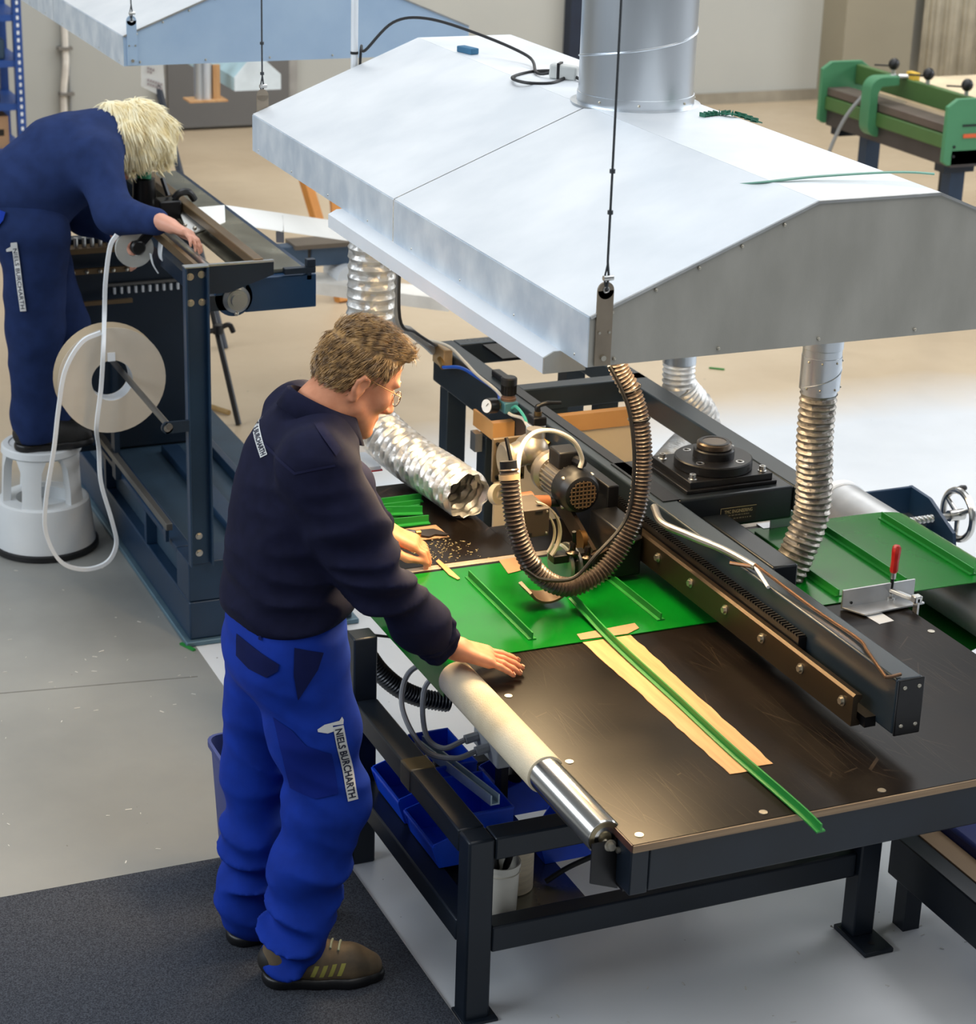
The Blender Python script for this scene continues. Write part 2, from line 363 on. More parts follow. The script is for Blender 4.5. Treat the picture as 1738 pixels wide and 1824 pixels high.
# ------------------------------------------------------------------ extraction hoods
def quadp(mb, a, b, c, d, th):
    a, b, c, d = map(V3, (a, b, c, d)); n = (b-a).cross(d-a).normalized()*th
    return mb.prism([a, b, c, d], n)
def hood(nm, label, y0, y1, ymid, zb, group, mt, ms, me, x0=1.905, rivets=True, sm=bracket_m):
    xa, xb, xc = x0+0.531, x0+0.841, x0+1.372; ze, za = zb+0.108, zb+0.32
    t = thing(nm, label, 'hood', (x0+0.686, (y0+y1)/2, zb), group)
    g = 0.0032
    for (ya, yb) in ((y0, ymid-g), (ymid+g, y1)):
        for (n_, p, q, m_) in (('side_skirt', (x0, zb), (x0, ze), ms), ('slope_panel', (x0, ze), (xa, za), mt), ('top_panel', (xa, za), (xb, za), mt), ('slope_panel', (xb, za), (xc, ze), mt), ('side_skirt', (xc, ze), (xc, zb), ms)):
            quadp(MB(), (p[0], ya, p[1]), (q[0], ya, q[1]), (q[0], yb, q[1]), (p[0], yb, p[1]), 0.003).build(n_, m_, t)
    for (ye, s) in ((y0, 1), (y1, -1)):
        poly = [(x0, ye, zb), (xc, ye, zb), (xc, ye, ze), (xb, ye, za), (xa, ye, za), (x0, ye, ze)]
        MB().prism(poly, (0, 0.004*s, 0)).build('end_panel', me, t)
    # thin folded edge along the near end panel
    pts = [(x0, ze), (xa, za), (xb, za), (xc, ze)]
    mb = MB()
    for i in range(3): mb.bar((pts[i][0], y0-0.002, pts[i][1]), (pts[i+1][0], y0-0.002, pts[i+1][1]), 0.006, 0.006)
    mb.build('folded_edge', steel, t)
    if ymid < y1-0.01:   # dark joint between the two sheet halves
        MB().box((x0+0.002, ymid-0.003, zb), (x0+0.004, ymid+0.003, ze)).build('joint', black_pl, t)
        quadp(MB(), (x0, ymid-g, ze-0.002), (xa, ymid-g, za-0.002), (xa, ymid+g, za-0.002), (x0, ymid+g, ze-0.002), 0.001).build('joint', black_pl, t)
    if rivets:
        r0 = MB(Matrix.Translation(t.location)).sphere((0, 0, 0), 0.0042, 8, 5).build('rivet', bolt_m, t); first = True
        spots = []
        for k in range(8): spots.append((x0-0.0005, y0+0.06+k*(y1-y0-0.12)/7, zb+0.012))
        for k in range(6): spots.append((x0+0.06+k*0.25, y0-0.002, zb+0.014))
        for k in range(5): spots.append((x0+0.05+k*0.1, y0-0.002, ze-0.012+(0.05+k*0.1)*0.4))
        for sp_ in spots:
            rel = V3(sp_)-t.location
            if first: r0.location = rel; first = False
            else: inst(r0, 'rivet', rel, t)
    for (yy, zz) in ((y0-0.004, 1), (y1+0.004, -1)):   # hanging straps
        s = MB().bar((x0+0.031, yy, zb+0.003), (x0+0.031, yy, zb+0.165), 0.005, 0.037, up=(1, 0, 0))
        s.cyl((x0+0.031, yy-0.0025, zb+0.165), (x0+0.031, yy+0.0025, zb+0.165), 0.0185, n=20)
        st = s.build('strap', sm, t)
        if zz == 1:
            b = MB(); b.cyl((x0+0.031, yy-0.002, zb+0.02), (x0+0.031, yy-0.008, zb+0.02), 0.006, n=10); b.build('bolt', bolt_m, st)
            for dx in (-0.011, 0.012): MB().cyl((x0+0.031+dx, yy-0.002, zb+0.075), (x0+0.031+dx, yy-0.005, zb+0.075), 0.003, n=8).build('rivet', bolt_m, st)
            MB().torus((x0+0.031, yy-0.003, zb+0.167), (0, 1, 0), 0.006, 0.0018, 14, 6).build('eyelet', steel, st)
    return t
HB = 1.70
HOOD = hood('extraction_hood', 'large grey sheet-metal extraction hood hanging over the black work table', 3.825, 6.17, 4.968, HB, 'extraction hoods', galv, galv_skirt, galv_end_shaded)
hood('extraction_hood', 'bluish extraction hood in the second row above the bending worker', 7.767, 10.11, 8.94, HB, 'extraction hoods', galv, galv_skirt, galv_blue, sm=galv_blue)
def wire(x, y, zb, ztop, label, top_dx=0.0, knots=()):
    t = thing('hanging_wire', label, 'wire', (x, y, zb), 'suspension wires')
    MB().tube([(x, y, zb), (x+0.004, y, zb+0.03), (x, y, zb+0.06), (x+top_dx, y, ztop)], 0.0026, 6).build('rope', cable_m, t)
    MB().tube([(x, y, zb), (x-0.006, y, zb+0.025), (x, y, zb+0.055)], 0.002, 6).build('loop', cable_m, t)
    MB().cyl((x-0.008, y, zb+0.026), (x+0.014, y, zb+0.026), 0.006, n=10).build('clamp', steel, t)
    for k in knots: MB().cyl((x+top_dx*(k-zb)/(ztop-zb), y, k-0.004), (x+top_dx*(k-zb)/(ztop-zb), y, k+0.004), 0.006, n=10).build('knot', cable_m, t)
wire(1.936, 3.818, HB+0.166, 4.6, 'steel wire hanging the near corner of the large hood', 0.0, (2.03, 2.115))
wire(1.936, 6.176, HB+0.166, 4.6, 'thin wire at the far left corner of the large hood', 0.0, (1.93, 2.02))
wire(1.936, 7.76, HB+0.166, 4.6, 'thin pale wire at the near corner of the bluish hood', 0.0)
def spiral_duct(x, y, z0, r, label, grp):
    t = thing('exhaust_duct', label, 'duct', (x, y, z0), grp)
    MB().lathe((x, y, z0), (0, 0, 1), [(r+0.02, 0.0), (r+0.02, 0.004), (r+0.003, 0.006), (r+0.003, 0.03), (r, 0.031), (r, 1.9)], 56).build('pipe', duct_steel, t)
    n = 40; pts = []
    for i in range(int(n*10)):
        a = 2*math.pi*i/n; z = 0.05+0.16*i/n
        if z > 1.9: break
        pts.append((x+(r+0.0005)*math.cos(a), y+(r+0.0005)*math.sin(a), z0+z))
    MB().tube(pts, 0.0032, 6).build('spiral_seam', duct_steel, t)
    for a in (3.6, 4.3, 5.2, 5.9): MB().sphere((x+(r+0.003)*math.cos(a), y+(r+0.003)*math.sin(a), z0+0.018), 0.004, 8, 5).build('rivet', bolt_m, t)
    return t
spiral_duct(2.592, 5.0, HB+0.32, 0.152, 'wide shiny spiral duct rising from the large hood', 'exhaust ducts')
spiral_duct(2.592, 8.94, HB+0.32, 0.152, 'narrow-looking spiral duct behind the large hood, above the bluish hood', 'exhaust ducts')
# lamp housing under the left edge of the large hood
lp = thing('hood_lamp', 'white lamp housing fixed under the left edge of the large hood', 'lamp', (1.91, 4.66, 1.65))
prof = [(1.862, 1.652), (1.862, 1.688), (1.886, 1.7), (1.962, 1.7), (1.962, 1.652)]
MB().prism([(a, 3.955, b) for a, b in prof], (0, 1.40, 0)).build('housing', white_paint, lp)
MB().prism([(a, 3.95, b) for a, b in prof], (0, 0.004, 0)).build('end_cap', galv_end_shaded, lp)
MB().box((1.875, 3.98, 1.646), (1.955, 5.33, 1.652)).build('diffuser', mat('lamp_diffuser', (255, 226, 180), 0.5, emit=(1.0, 0.80, 0.52, 1), es=6.0), lp)
area('hood_lamp_tube', (2.28, 4.85, 1.598), (1.62, 4.55, 1.30), 1.1, 0.10, 46, (1.0, 0.70, 0.38))
area('hood_lamp_tube', (2.32, 4.85, 1.594), (2.30, 4.8, 0.8), 0.10, 1.1, 13, (1.0, 0.72, 0.40))
MB().box((2.30, 4.28, 1.60), (2.36, 5.42, 1.66)).build('fitting', white_paint, lp)
for yy in (4.4, 5.2): MB().tube([(2.33, yy, 1.66), (2.33, yy, 1.96)], 0.004, 6).build('hanger', steel, lp)
# junk on the large hood
t = thing('hood_cable', 'black power cable with grey plug lying on the large hood', 'cable', (2.6, 5.3, 2.02))
pl = zp(1003, 126, 2.045)
MB().tube(spline([(2.245, 6.17, 1.90), (2.25, 6.17, 2.0), yp(650, 90, 6.12), yp(700, 40, 6.05), yp(760, 33, 5.95), yp(850, 60, 5.8), yp(940, 100, 5.62), (pl[0]-0.05, pl[1]+0.06, 2.03), pl, zp(1030, 140, 2.03), zp(1045, 150, 2.03)], 8), 0.0045, 8).build('flex', cable_b, t)
lp_ = [zp(1000, 130, 2.03), zp(985, 126, 2.028), zp(945, 128, 2.026), zp(912, 138, 2.026), zp(935, 147, 2.026), zp(980, 148, 2.026), zp(1008, 138, 2.028)]
MB().tube(spline(lp_, 6), 0.0045, 8).build('flex_loop', cable_b, t)
pm = mat('pale_grey_plug', (206, 208, 204), 0.5)
MB().bar((pl[0]-0.03, pl[1]+0.02, 2.045), (pl[0]+0.03, pl[1]-0.03, 2.04), 0.035, 0.04).build('plug', pm, t, bev=0.006)
MB().bar((pl[0]-0.012, pl[1]+0.006, 2.046), (pl[0]-0.006, pl[1]+0.001, 2.046), 0.038, 0.043).build('plug_band', black_pl, t)
t = thing('cable_tube', 'pale plastic tube dropping behind the far end of the large hood', 'tube', (2.235, 6.19, 1.72))
MB().tube([(2.235, 6.19, 1.72), (2.235, 6.19, 4.5)], 0.011, 10).build('tube', white_paint, t)
for zz in (1.98, 2.18): MB().cyl((2.235, 6.19, zz-0.004), (2.235, 6.19, zz+0.004), 0.0125, n=12).build('tie', cable_b, t)
a, b = zp(820, 86, 2.032), zp(846, 92, 2.032)
o = MB().bar(a, b, 0.03, 0.018).build('foam_block', mat('blue_foam', (60, 112, 146), 0.8, bump=0.3, bs=80), bev=0.003); tag(o, 'small blue block lying on top of the large hood', 'block')
def strip(name, label, pts, w_, th, m, grp=None, teeth=False, cat='strip'):
    P = spline(pts, 8); mb = MB(); q = []; f = []
    n = len(P)
    for i, p in enumerate(P):
        a = V3(P[min(i+1, n-1)])-V3(P[max(i-1, 0)]); u = Vector((-a.y, a.x, 0)).normalized()
        for (s, h) in ((-1, 0), (1, 0), (1, 1), (-1, 1)): q.append(V3(p)+u*(s*w_/2)+Vector((0, 0, h*th)))
    for i in range(n-1):
        for k in range(4): f.append((i*4+k, i*4+(k+1) % 4, i*4+4+(k+1) % 4, i*4+4+k))
    f += [(3, 2, 1, 0), ((n-1)*4, (n-1)*4+1, (n-1)*4+2, (n-1)*4+3)]
    mb.add(q, f)
    if teeth:
        for i in range(0, n-1, 2):
            a = V3(P[i+1])-V3(P[i]); mb.bar(V3(P[i])+Vector((0, 0, th)), V3(P[i])+a*0.5+Vector((0, 0, th)), w_, 0.012)
    return tag(mb.build(name, m), label, cat, grp)
strip('belt_offcut', 'short toothed dark green belt offcut on the hood behind the duct', [zp(1250, 207, 2.025), zp(1280, 203, 2.026), zp(1312, 205, 2.028), zp(1352, 219, 1.996)], 0.02, 0.003, mat('dark_green_rubber', (24, 104, 78), 0.5), 'green offcuts', True)
strip('belt_offcut', 'long thin pale green strip sticking out over the right of the hood', [zp(1310, 329, 2.0), zp(1372, 324, 2.022), zp(1450, 316, 2.03), zp(1560, 309, 2.04), yp(1620, 308, 3.93), yp(1664, 311, 3.9)], 0.012, 0.003, mat('pale_green_rubber', (110, 158, 140), 0.5), 'green offcuts')
# ------------------------------------------------------------------ work table
T = 0.78
wt = thing('work_table', 'black-topped steel work table with an open lower frame', 'table', (2.4, 4.5, 0))
def boxp(name, a, b, m, par, bev=0.003): return MB().box(a, b).build(name, m, par, bev=bev)
FX = (1.868, 3.125); YF = 3.425
for (n_, x0, x1, y0, y1) in (('front', FX[0], FX[1], YF, 4.955), ('back', FX[0], 2.30, 4.985, 5.62), ('side', 2.30, FX[1], 4.985, 5.2)):
    boxp('board', (x0, y0, T-0.018), (x1, y1, T-0.0015), ply, wt, 0)
    boxp('table_top', (x0+0.0005, y0+0.004, T-0.0015), (x1-0.0005, y1-0.0005, T), film, wt, 0)
boxp('board_edge', (FX[0]-0.003, YF+0.004, T-0.018), (FX[0]-0.0002, 4.95, T-0.0008), ply_red, wt, 0)
boxp('board_edge', (2.302, 5.2, T-0.018), (2.56, 5.203, T-0.001), ply_red, wt, 0)
boxp('joint_strip', (FX[0], 4.957, T-0.016), (FX[1], 4.983, T+0.001), mat('worn_aluminium_strip', (176, 166, 152), 0.5, 0.5, vs=20), wt, 0.001)
boxp('front_rail', (1.912, 3.436, 0.656), (3.10, 3.496, T-0.019), frame_m, wt, 0.004)
boxp('corner_plate', (1.868, 3.434, 0.654), (1.911, 3.50, T-0.019), frame_m, wt, 0.003)
boxp('side_rail', (1.872, 3.50, 0.68), (1.922, 5.6, T-0.019), frame_m, wt)
boxp('side_rail', (3.06, 3.50, 0.68), (3.115, 5.18, T-0.019), frame_m, wt)
boxp('cross_rail', (1.93, 3.995, 0.66), (3.05, 4.055, T-0.02), frame_m, wt)
boxp('cross_rail', (1.93, 4.9, 0.68), (3.05, 4.96, T-0.02), frame_m, wt)
boxp('back_rail', (1.93, 5.55, 0.68), (2.3, 5.6, T-0.02), frame_m, wt)
# legs
boxp('leg', (2.838, 3.985, 0.012), (2.90, 4.047, 0.66), frame_m, wt, 0.005)
fp = boxp('foot_plate', (2.825, 3.905, 0), (2.912, 4.06, 0.014), frame_m, wt, 0.003)
MB().cyl((2.868, 3.945, 0.0142), (2.868, 3.945, 0.015), 0.009, n=14).build('bolt_hole', black_pl, fp)
boxp('leg', (1.745, 4.0, 0), (1.812, 4.066, 0.5), frame_m, wt, 0.006)
boxp('foot_plate', (1.74, 3.985, 0), (1.83, 4.07, 0.008), frame_m, wt, 0.002)
boxp('leg', (1.745, 4.80, 0), (1.812, 4.866, 0.68), frame_m, wt, 0.005)
boxp('leg', (2.215, 4.99, 0), (2.28, 5.05, 0.68), frame_m, wt, 0.005)
boxp('leg', (2.838, 4.90, 0), (2.90, 4.96, 0.68), frame_m, wt, 0.005)
boxp('top_bar', (1.745, 4.067, 0.44), (1.812, 4.80, 0.5), frame_m, wt, 0.005)
boxp('top_bar', (1.813, 4.0, 0.44), (2.838, 4.066, 0.5), frame_m, wt, 0.005)
boxp('low_bar', (1.745, 4.067, 0.195), (1.812, 4.80, 0.255), frame_m, wt, 0.005)
boxp('low_bar', (1.813, 4.003, 0.185), (2.838, 4.06, 0.255), frame_m, wt, 0.005)
boxp('low_bar', (1.813, 4.81, 0.185), (2.838, 4.86, 0.245), frame_m, wt, 0.005)
boxp('bin_rail', (1.955, 4.25, 0.222), (1.985, 4.79, 0.257), frame_m, wt)
boxp('tape_band', (1.743, 4.38, 0.438), (1.814, 4.45, 0.502), mat('old_clear_tape', (84, 76, 54), 0.25), wt, 0.005)
boxp('shelf_sheet', (1.815, 4.03, 0.218), (2.11, 4.83, 0.222), mat('shelf_zinc', (120, 128, 134), 0.25, 0.9, vs=4, col2=(160, 160, 150), rvar=0.1), wt, 0)
s0 = MB(Matrix.Translation(wt.location)).cyl((0, 0, 0), (0, 0, 0.0016), 0.0095, n=16).cyl((0, 0, 0.0016), (0, 0, 0.0017), 0.003, n=6).build('screw', bolt_m, wt)
for i, (x, y) in enumerate(((1.907, 4.166), (1.901, 3.811), (1.899, 3.462), (2.196, 3.457), (2.494, 3.453), (3.096, 4.148), (3.05, 3.457), (3.05, 3.75))):
    rel = Vector((x, y, T))-wt.location
    if i == 0: s0.location = rel
    else: inst(s0, 'screw', rel, wt)
# roller along the left edge
RX, RY, RZ = zp(1077, 1492, 0.757)
ro = thing('edge_roller', 'steel roller with cream ribbed sleeve along the left table edge', 'roller', (RX, 3.9, 0.71))
MB().lathe((RX, RY, RZ), (0, 1, 0), [(0.026, 0.0), (0.038, 0.001), (0.041, 0.006), (0.041, 0.80)], 40).build('tube', chrome, ro)
MB().lathe((RX, RY, RZ), (0, -1, 0), [(0.036, -0.002), (0.036, 0.001), (0.026, 0.002), (0.024, -0.003), (0.016, -0.003), (0.014, 0.004)], 32).build('bearing_cap', mat('bearing_brass', (150, 138, 110), 0.35, 0.9), ro)
prof = []; y = 0.0
SY0 = zp(965, 1365, T)[1]-RY; SL = 0.53
nrib = 130
for i in range(nrib):
    yy = SY0+SL*i/nrib; prof += [(0.0455, yy), (0.0462, yy+SL/nrib*0.5)]
prof = [(0.041, SY0-0.001)]+prof+[(0.0455, SY0+SL), (0.040, SY0+SL+0.006)]
MB().lathe((RX, RY, RZ), (0, 1, 0), prof, 36).build('sleeve', cream, ro)
br = MB()
YB = RY-0.014
br.box((RX-0.036, YB, 0.66), (RX+0.026, YB+0.004, RZ-0.002)); br.box((RX+0.026, YB-0.03, 0.645), (RX+0.031, YB+0.04, RZ-0.004))
brk = br.build('bracket', black_steel, ro)
MB().prism([(RX-0.036, YB+0.004, 0.66), (RX+0.03, YB+0.004, 0.66), (RX+0.03, YB+0.004, 0.635)], (0, -0.004, 0)).build('bracket_gusset', black_steel, ro)
hexbolt(MB(), (RX+0.006, YB, RZ-0.012), (0, -1, 0), 0.009, 0.012).build('bolt', bolt_m, brk)
hexbolt(MB(), (RX+0.026, YB-0.012, RZ-0.02), (-1, 0, 0), 0.007, 0.010).build('bolt', bolt_m, brk)
MB().cyl((RX, YB, RZ-0.012), (RX, RY+0.02, RZ-0.004), 0.008).build('axle', steel, ro)

# ------------------------------------------------------------------ belts and profiles on the table
def tprofile(p0, p1, w_=0.018, h_=0.014, th=0.0025, hw=0.0035):
    # T-shaped cleat: flat base with an upright rib, ends cut square
    p0, p1 = V3(p0), V3(p1); a = (p1-p0).normalized(); u = Vector((a.y, -a.x, 0)).normalized(); zz = Vector((0, 0, 1))
    sec = [(-w_/2, 0), (w_/2, 0), (w_/2, th), (hw/2, th*1.3), (hw/2, h_), (-hw/2, h_), (-hw/2, th*1.3), (-w_/2, th)]
    return MB().prism([p0+u*s+zz*h for s, h in sec], p1-p0)
bt = thing('conveyor_belt', 'green cleated conveyor belt lying across the table under the beam', 'belt', (2.6, 4.65, T))
BY0, BY1 = 4.385, 4.935
path = [(1.832, 0.690), (1.835, 0.735), (1.842, 0.765), (1.856, 0.779), (1.880, T+0.001), (1.92, T+0.001), (2.5, T+0.001), (3.0, T+0.001), (3.25, T+0.001), (3.40, T), (3.47, 0.777), (3.53, 0.765), (3.565, 0.735), (3.583, 0.682), (3.565, 0.625), (3.52, 0.592), (3.43, 0.58), (3.2, 0.50), (2.9, 0.47)]
P = [(p[0], 0, p[2]) for p in spline([(a, 0, b) for a, b in path], 5)]
sk = 0.0
mb = MB(); q = []; f = []
for i, p in enumerate(P):
    a = V3(P[min(i+1, len(P)-1)])-V3(P[max(i-1, 0)]); n_ = Vector((-a.z, 0, a.x)).normalized()*0.0025
    for (yy, s) in ((BY0, 0), (BY1, 0), (BY1, 1), (BY0, 1)): q.append((p[0]+n_.x*s, yy, p[2]+n_.z*s))
for i in range(len(P)-1):
    for k in range(4): f.append((i*4+k, i*4+4+k, i*4+4+(k+1) % 4, i*4+(k+1) % 4))
f += [(0, 1, 2, 3), ((len(P)-1)*4+3, (len(P)-1)*4+2, (len(P)-1)*4+1, (len(P)-1)*4)]
mb.add(q, f).build('belt_sheet', green, bt, ang=60)
ZS = T+0.0035
for (xa, xb, ya, yb, zz) in ((2.098, 2.092, 4.87, 4.437, ZS), (2.452, 2.458, 4.88, 4.437, ZS), (2.80, 2.80, 4.87, 4.437, ZS), (2.985, 2.985, 4.87, 4.42, ZS), (3.205, 3.205, 4.88, 4.43, ZS), (3.425, 3.425, 4.89, 4.43, ZS-0.001)):
    tprofile((xa, ya, zz), (xb, yb, zz), 0.022, 0.02).build('cleat', green_cleat, bt)
# long loose strip being welded, running over the front edge
sp = [zp(1018, 1066, T+0.03), zp(1040, 1090, T+0.015), zp(1075, 1128, T+0.008), zp(1120, 1172, T+0.005), zp(1200, 1245, T+0.003), zp(1300, 1338, T+0.003), zp(1400, 1425, T+0.003), zp(1440, 1461, T+0.002), zp(1462, 1483, T-0.003)]
SPp = spline(sp, 6); mb = MB(); sec = [(-0.011, 0), (0.011, 0), (0.011, 0.003), (0.0025, 0.004), (0.002, 0.02), (-0.002, 0.02), (-0.0025, 0.004), (-0.011, 0.003)]
q = []; f = []; n = len(SPp); m = len(sec)
for i, p in enumerate(SPp):
    a = V3(SPp[min(i+1, n-1)])-V3(SPp[max(i-1, 0)]); u = Vector((-a.y, a.x, 0)).normalized()
    q += [V3(p)+u*s+Vector((0, 0, h)) for s, h in sec]
for i in range(n-1): f += [(i*m+k, i*m+(k+1) % m, (i+1)*m+(k+1) % m, (i+1)*m+k) for k in range(m)]
f += [tuple(range(m-1, -1, -1)), tuple((n-1)*m+k for k in range(m))]
tag(mb.add(q, f).build('cleat_profile', green_cleat), 'long green T-profile strip running off the front table edge', 'profile', 'green profiles')
# pale veneer strip, tapes and cards
def slab(name, label, corners, z, th, m, cat, grp=None, rag=0.0):
    c = [V3((x, y, z)) for x, y in corners]
    if rag:
        pts = []
        for i in range(len(c)):
            a, b = c[i], c[(i+1) % len(c)]; k = max(2, int((b-a).length/0.03))
            for j in range(k):
                p = a.lerp(b, j/k)
                if j: p += Vector((random.uniform(-rag, rag), random.uniform(-rag, rag)*0.5, 0))
                pts.append(p)
        c = pts
    return tag(MB().prism(c, (0, 0, th)).build(name, m, smooth=False), label, cat, grp)
q2 = lambda *a: [zp(x, y, T)[:2] for x, y in a]
slab('veneer_strip', 'long pale wood veneer strip taped to the black table under the green strip', [(2.208, 4.425), (2.213, 3.634), (2.262, 3.632), (2.275, 3.648), (2.33, 3.645), (2.345, 4.43)], T+0.0005, 0.0012, wood, 'strip', rag=0.0022)
slab('masking_tape', 'short tape piece across the top end of the veneer strip', q2((1027, 1133), (1130, 1113), (1138, 1122), (1118, 1132), (1034, 1143)), T+0.0048, 0.0008, card, 'tape', 'tape pieces')
slab('masking_tape', 'pale tape patch on the belt edge left of the cutter', q2((888, 1001), (935, 993), (942, 1015), (905, 1025)), T+0.0048, 0.0008, card, 'tape', 'tape pieces')
slab('wooden_tag', 'thin tan wooden stick lying across the belt edge near the left hand', q2((776, 1003), (781, 1000), (800, 1016), (819, 1034), (815, 1036), (800, 1028)), T+0.0048, 0.002, wood, 'stick')
slab('white_sticker', 'white rectangular sticker on the table beside the aluminium angle', q2((1529, 1090), (1557, 1084), (1592, 1106), (1566, 1112)), T+0.0003, 0.0006, white_paint, 'sticker')
slab('cardboard_piece', 'small brown cardboard piece under the knife', q2((717, 944), (776, 936), (787, 945), (800, 957), (742, 964)), T+0.0004, 0.002, card, 'cardboard')
kn = thing('hooked_knife', 'dark knife with blue handle and brass ring on cardboard', 'knife', zp(740, 950, T+0.003))
a, b = zp(715, 949, T+0.014), zp(740, 950, T+0.014); c = zp(748, 949, T+0.014)
MB().tube([a, tuple(np.array(a)*.5+np.array(b)*.5), b], [0.009, 0.011, 0.009], 12).build('handle', mat('navy_handle', (30, 40, 62), 0.4), kn)
MB().cyl(b, c, 0.0095, n=14).build('ferrule', brass, kn)
bl = [zp(x, y, T+0.006) for x, y in ((748, 945), (772, 943), (788, 948), (799, 954), (790, 954), (775, 953), (764, 957), (750, 955))]
MB().prism(bl, (0, 0, 0.003)).build('blade', mat('dark_blade', (60, 52, 48), 0.35, 0.6), kn)
# pile of green profiles
gp = [((648, 902), (750, 889)), ((655, 912), (748, 900)), ((660, 922), (746, 909)), ((668, 917), (752, 915)), ((676, 937), (763, 928))]
wh = ['back', 'second from the back', 'middle', 'second from the front', 'front']
for i, (pa, pb) in enumerate(gp):
    a, b = V3(zp(*pa, T+0.004)), V3(zp(*pb, T+0.004)); a = a-(b-a)*0.9
    a.z = b.z = T+0.0005+(0.006 if i == 3 else 0)
    a.x = max(a.x, 1.88)
    tag(tprofile(a, b, 0.036, 0.022, 0.003, 0.004).build('cleat_profile', green_cleat), 'short green T-profile in the pile by the foil duct, '+wh[i]+' of five', 'profile', 'green profiles')
nb = thing('notebook', 'white notebook with red cover behind the green profiles', 'notebook', zp(645, 835, T))
a = zp(650, 838, T)
MB().box((a[0]-0.14, a[1]-0.02, T), (a[0]+0.05, a[1]+0.12, T+0.004)).build('cover', mat('red_cover', (186, 30, 46), 0.5), nb)
MB().box((a[0]-0.138, a[1]-0.018, T+0.004), (a[0]+0.045, a[1]+0.118, T+0.016)).build('pages', white_paint, nb)
# crumbs on the table
mb = MB(); rr = random.Random(3)
for i in range(160):
    x = 2.06+rr.gauss(0.04, 0.05); y = 5.08+rr.gauss(0, 0.05); s = rr.uniform(0.0008, 0.0028)
    mb.bar((x, y, T+0.001), (x+rr.uniform(-3, 3)*s, y+rr.uniform(-3, 3)*s+0.0005, T+0.001), s, 0.001)
tag(mb.build('rubber_crumbs', mat('pale_crumbs', (170, 160, 120), 0.8), smooth=False), 'fine pale cutting crumbs scattered beside the left fist', 'crumbs', kind='stuff')
# aluminium angle with clamp at the right
ag = thing('aluminium_angle', 'aluminium angle stop clamped onto the belt at right', 'angle', (3.08, 4.37, T))
A0, A1 = V3(zp(1499, 1084, T+0.005)), V3(zp(1627, 1063, T+0.005)); A0.z = A1.z = T+0.004
d_ = (A1-A0).normalized(); n_ = Vector((-d_.y, d_.x, 0))
MB().prism([A0, A1, A1+n_*0.006, A0+n_*0.006], (0, 0, 0.052)).prism([A0-n_*0.062+d_*0.03, A1-n_*0.05, A1, A0], (0, 0, 0.005)).build('angle_profile', alu, ag, bev=0.0008)
MB().cyl(A0+d_*0.028+n_*-0.001+Vector((0, 0, 0.014)), A0+d_*0.028-n_*0.002+Vector((0, 0, 0.014)), 0.004, n=10).build('hole', black_pl, ag)
cl = thing('screw_clamp', 'screw clamp with red wooden handle on the aluminium angle', 'clamp', (3.12, 4.35, T))
c0 = V3(zp(1585, 1066, T+0.010)); up = V3(zp(1593, 990, T+0.13))
top = Vector((c0.x+0.004, c0.y+0.002, T+0.145))
MB().lathe(c0, (0, 0, 1), [(0.013, -0.001), (0.013, 0.005), (0.006, 0.008), (0.006, 0.016)], 18).build('swivel_pad', steel, cl)
MB().cyl(c0+Vector((0, 0, 0.012)), c0+Vector((0.002, 0, 0.075)), 0.005, n=12).build('spindle', black_steel, cl)
MB().cyl(c0+Vector((0.002, 0, 0.058)), c0+Vector((0.002, 0, 0.076)), 0.008, n=14).build('ferrule', steel, cl)
MB().lathe(c0+Vector((0.002, 0, 0.074)), (0.05, 0.02, 1), [(0.008, 0), (0.0115, 0.006), (0.0105, 0.03), (0.0125, 0.06), (0.012, 0.072), (0.008, 0.078), (0.0, 0.079)], 8).build('handle', red_pl, cl)
e1 = V3(zp(1632, 1073, T+0.022))
MB().bar(c0+Vector((-0.004, 0, 0.026)), Vector((e1.x, e1.y, c0.z+0.018)), 0.014, 0.011).build('arm', steel, cl, bev=0.002)
MB().bar(Vector((e1.x, e1.y, T+0.035)), Vector((e1.x, e1.y, T-0.06)), 0.006, 0.02).build('rail', steel, cl)
MB().box((e1.x-0.012, e1.y-0.01, c0.z+0.012), (e1.x+0.012, e1.y+0.012, c0.z+0.032)).build('slider', steel, cl, bev=0.003)
MB().box((c0.x-0.02, c0.y-0.02, T-0.06), (e1.x+0.004, e1.y+0.01, T-0.045)).build('lower_jaw', steel, cl)
A2 = V3(zp(1372, 938, T+0.01)); g2 = tag(MB().box((A2.x, A2.y, T+0.004), (A2.x+0.18, A2.y+0.005, T+0.05)).box((A2.x-0.02, A2.y+0.005, T+0.0005), (A2.x+0.18, A2.y+0.045, T+0.005)).build('aluminium_angle', alu), 'aluminium angle stop standing behind the ribbed duct', 'angle')
# belt roller with hand wheel beyond the right edge
tr = thing('belt_tension_unit', 'navy belt tension unit with aluminium drum and hand wheel', 'tensioner', (3.6, 5.0, 0.3))
MB().cyl((3.49, 4.2, 0.682), (3.49, 5.22, 0.682), 0.092, n=40).build('drum', alu, tr)
MB().lathe((3.49, 5.19, 0.682), (0, 1, 0), [(0.094, 0), (0.098, 0.004), (0.098, 0.03), (0.02, 0.031)], 40).build('drum_rim', white_paint, tr)
MB().box((3.41, 5.28, 0.55), (3.812, 5.292, 0.70)).build('back_plate', navy_m, tr, bev=0.003)
MB().box((3.395, 5.18, 0.55), (3.41, 5.292, 0.69)).build('side_plate', navy_m, tr, bev=0.003)
MB().prism([(3.80, 5.02, 0.55), (3.80, 5.292, 0.55), (3.80, 5.292, 0.70), (3.80, 5.18, 0.695), (3.80, 5.04, 0.63)], (0.012, 0, 0)).build('side_plate', navy_m, tr)
MB().box((3.6, 5.18, 0.60), (3.80, 5.28, 0.612)).build('slide_plate', steel, tr)
pts = []
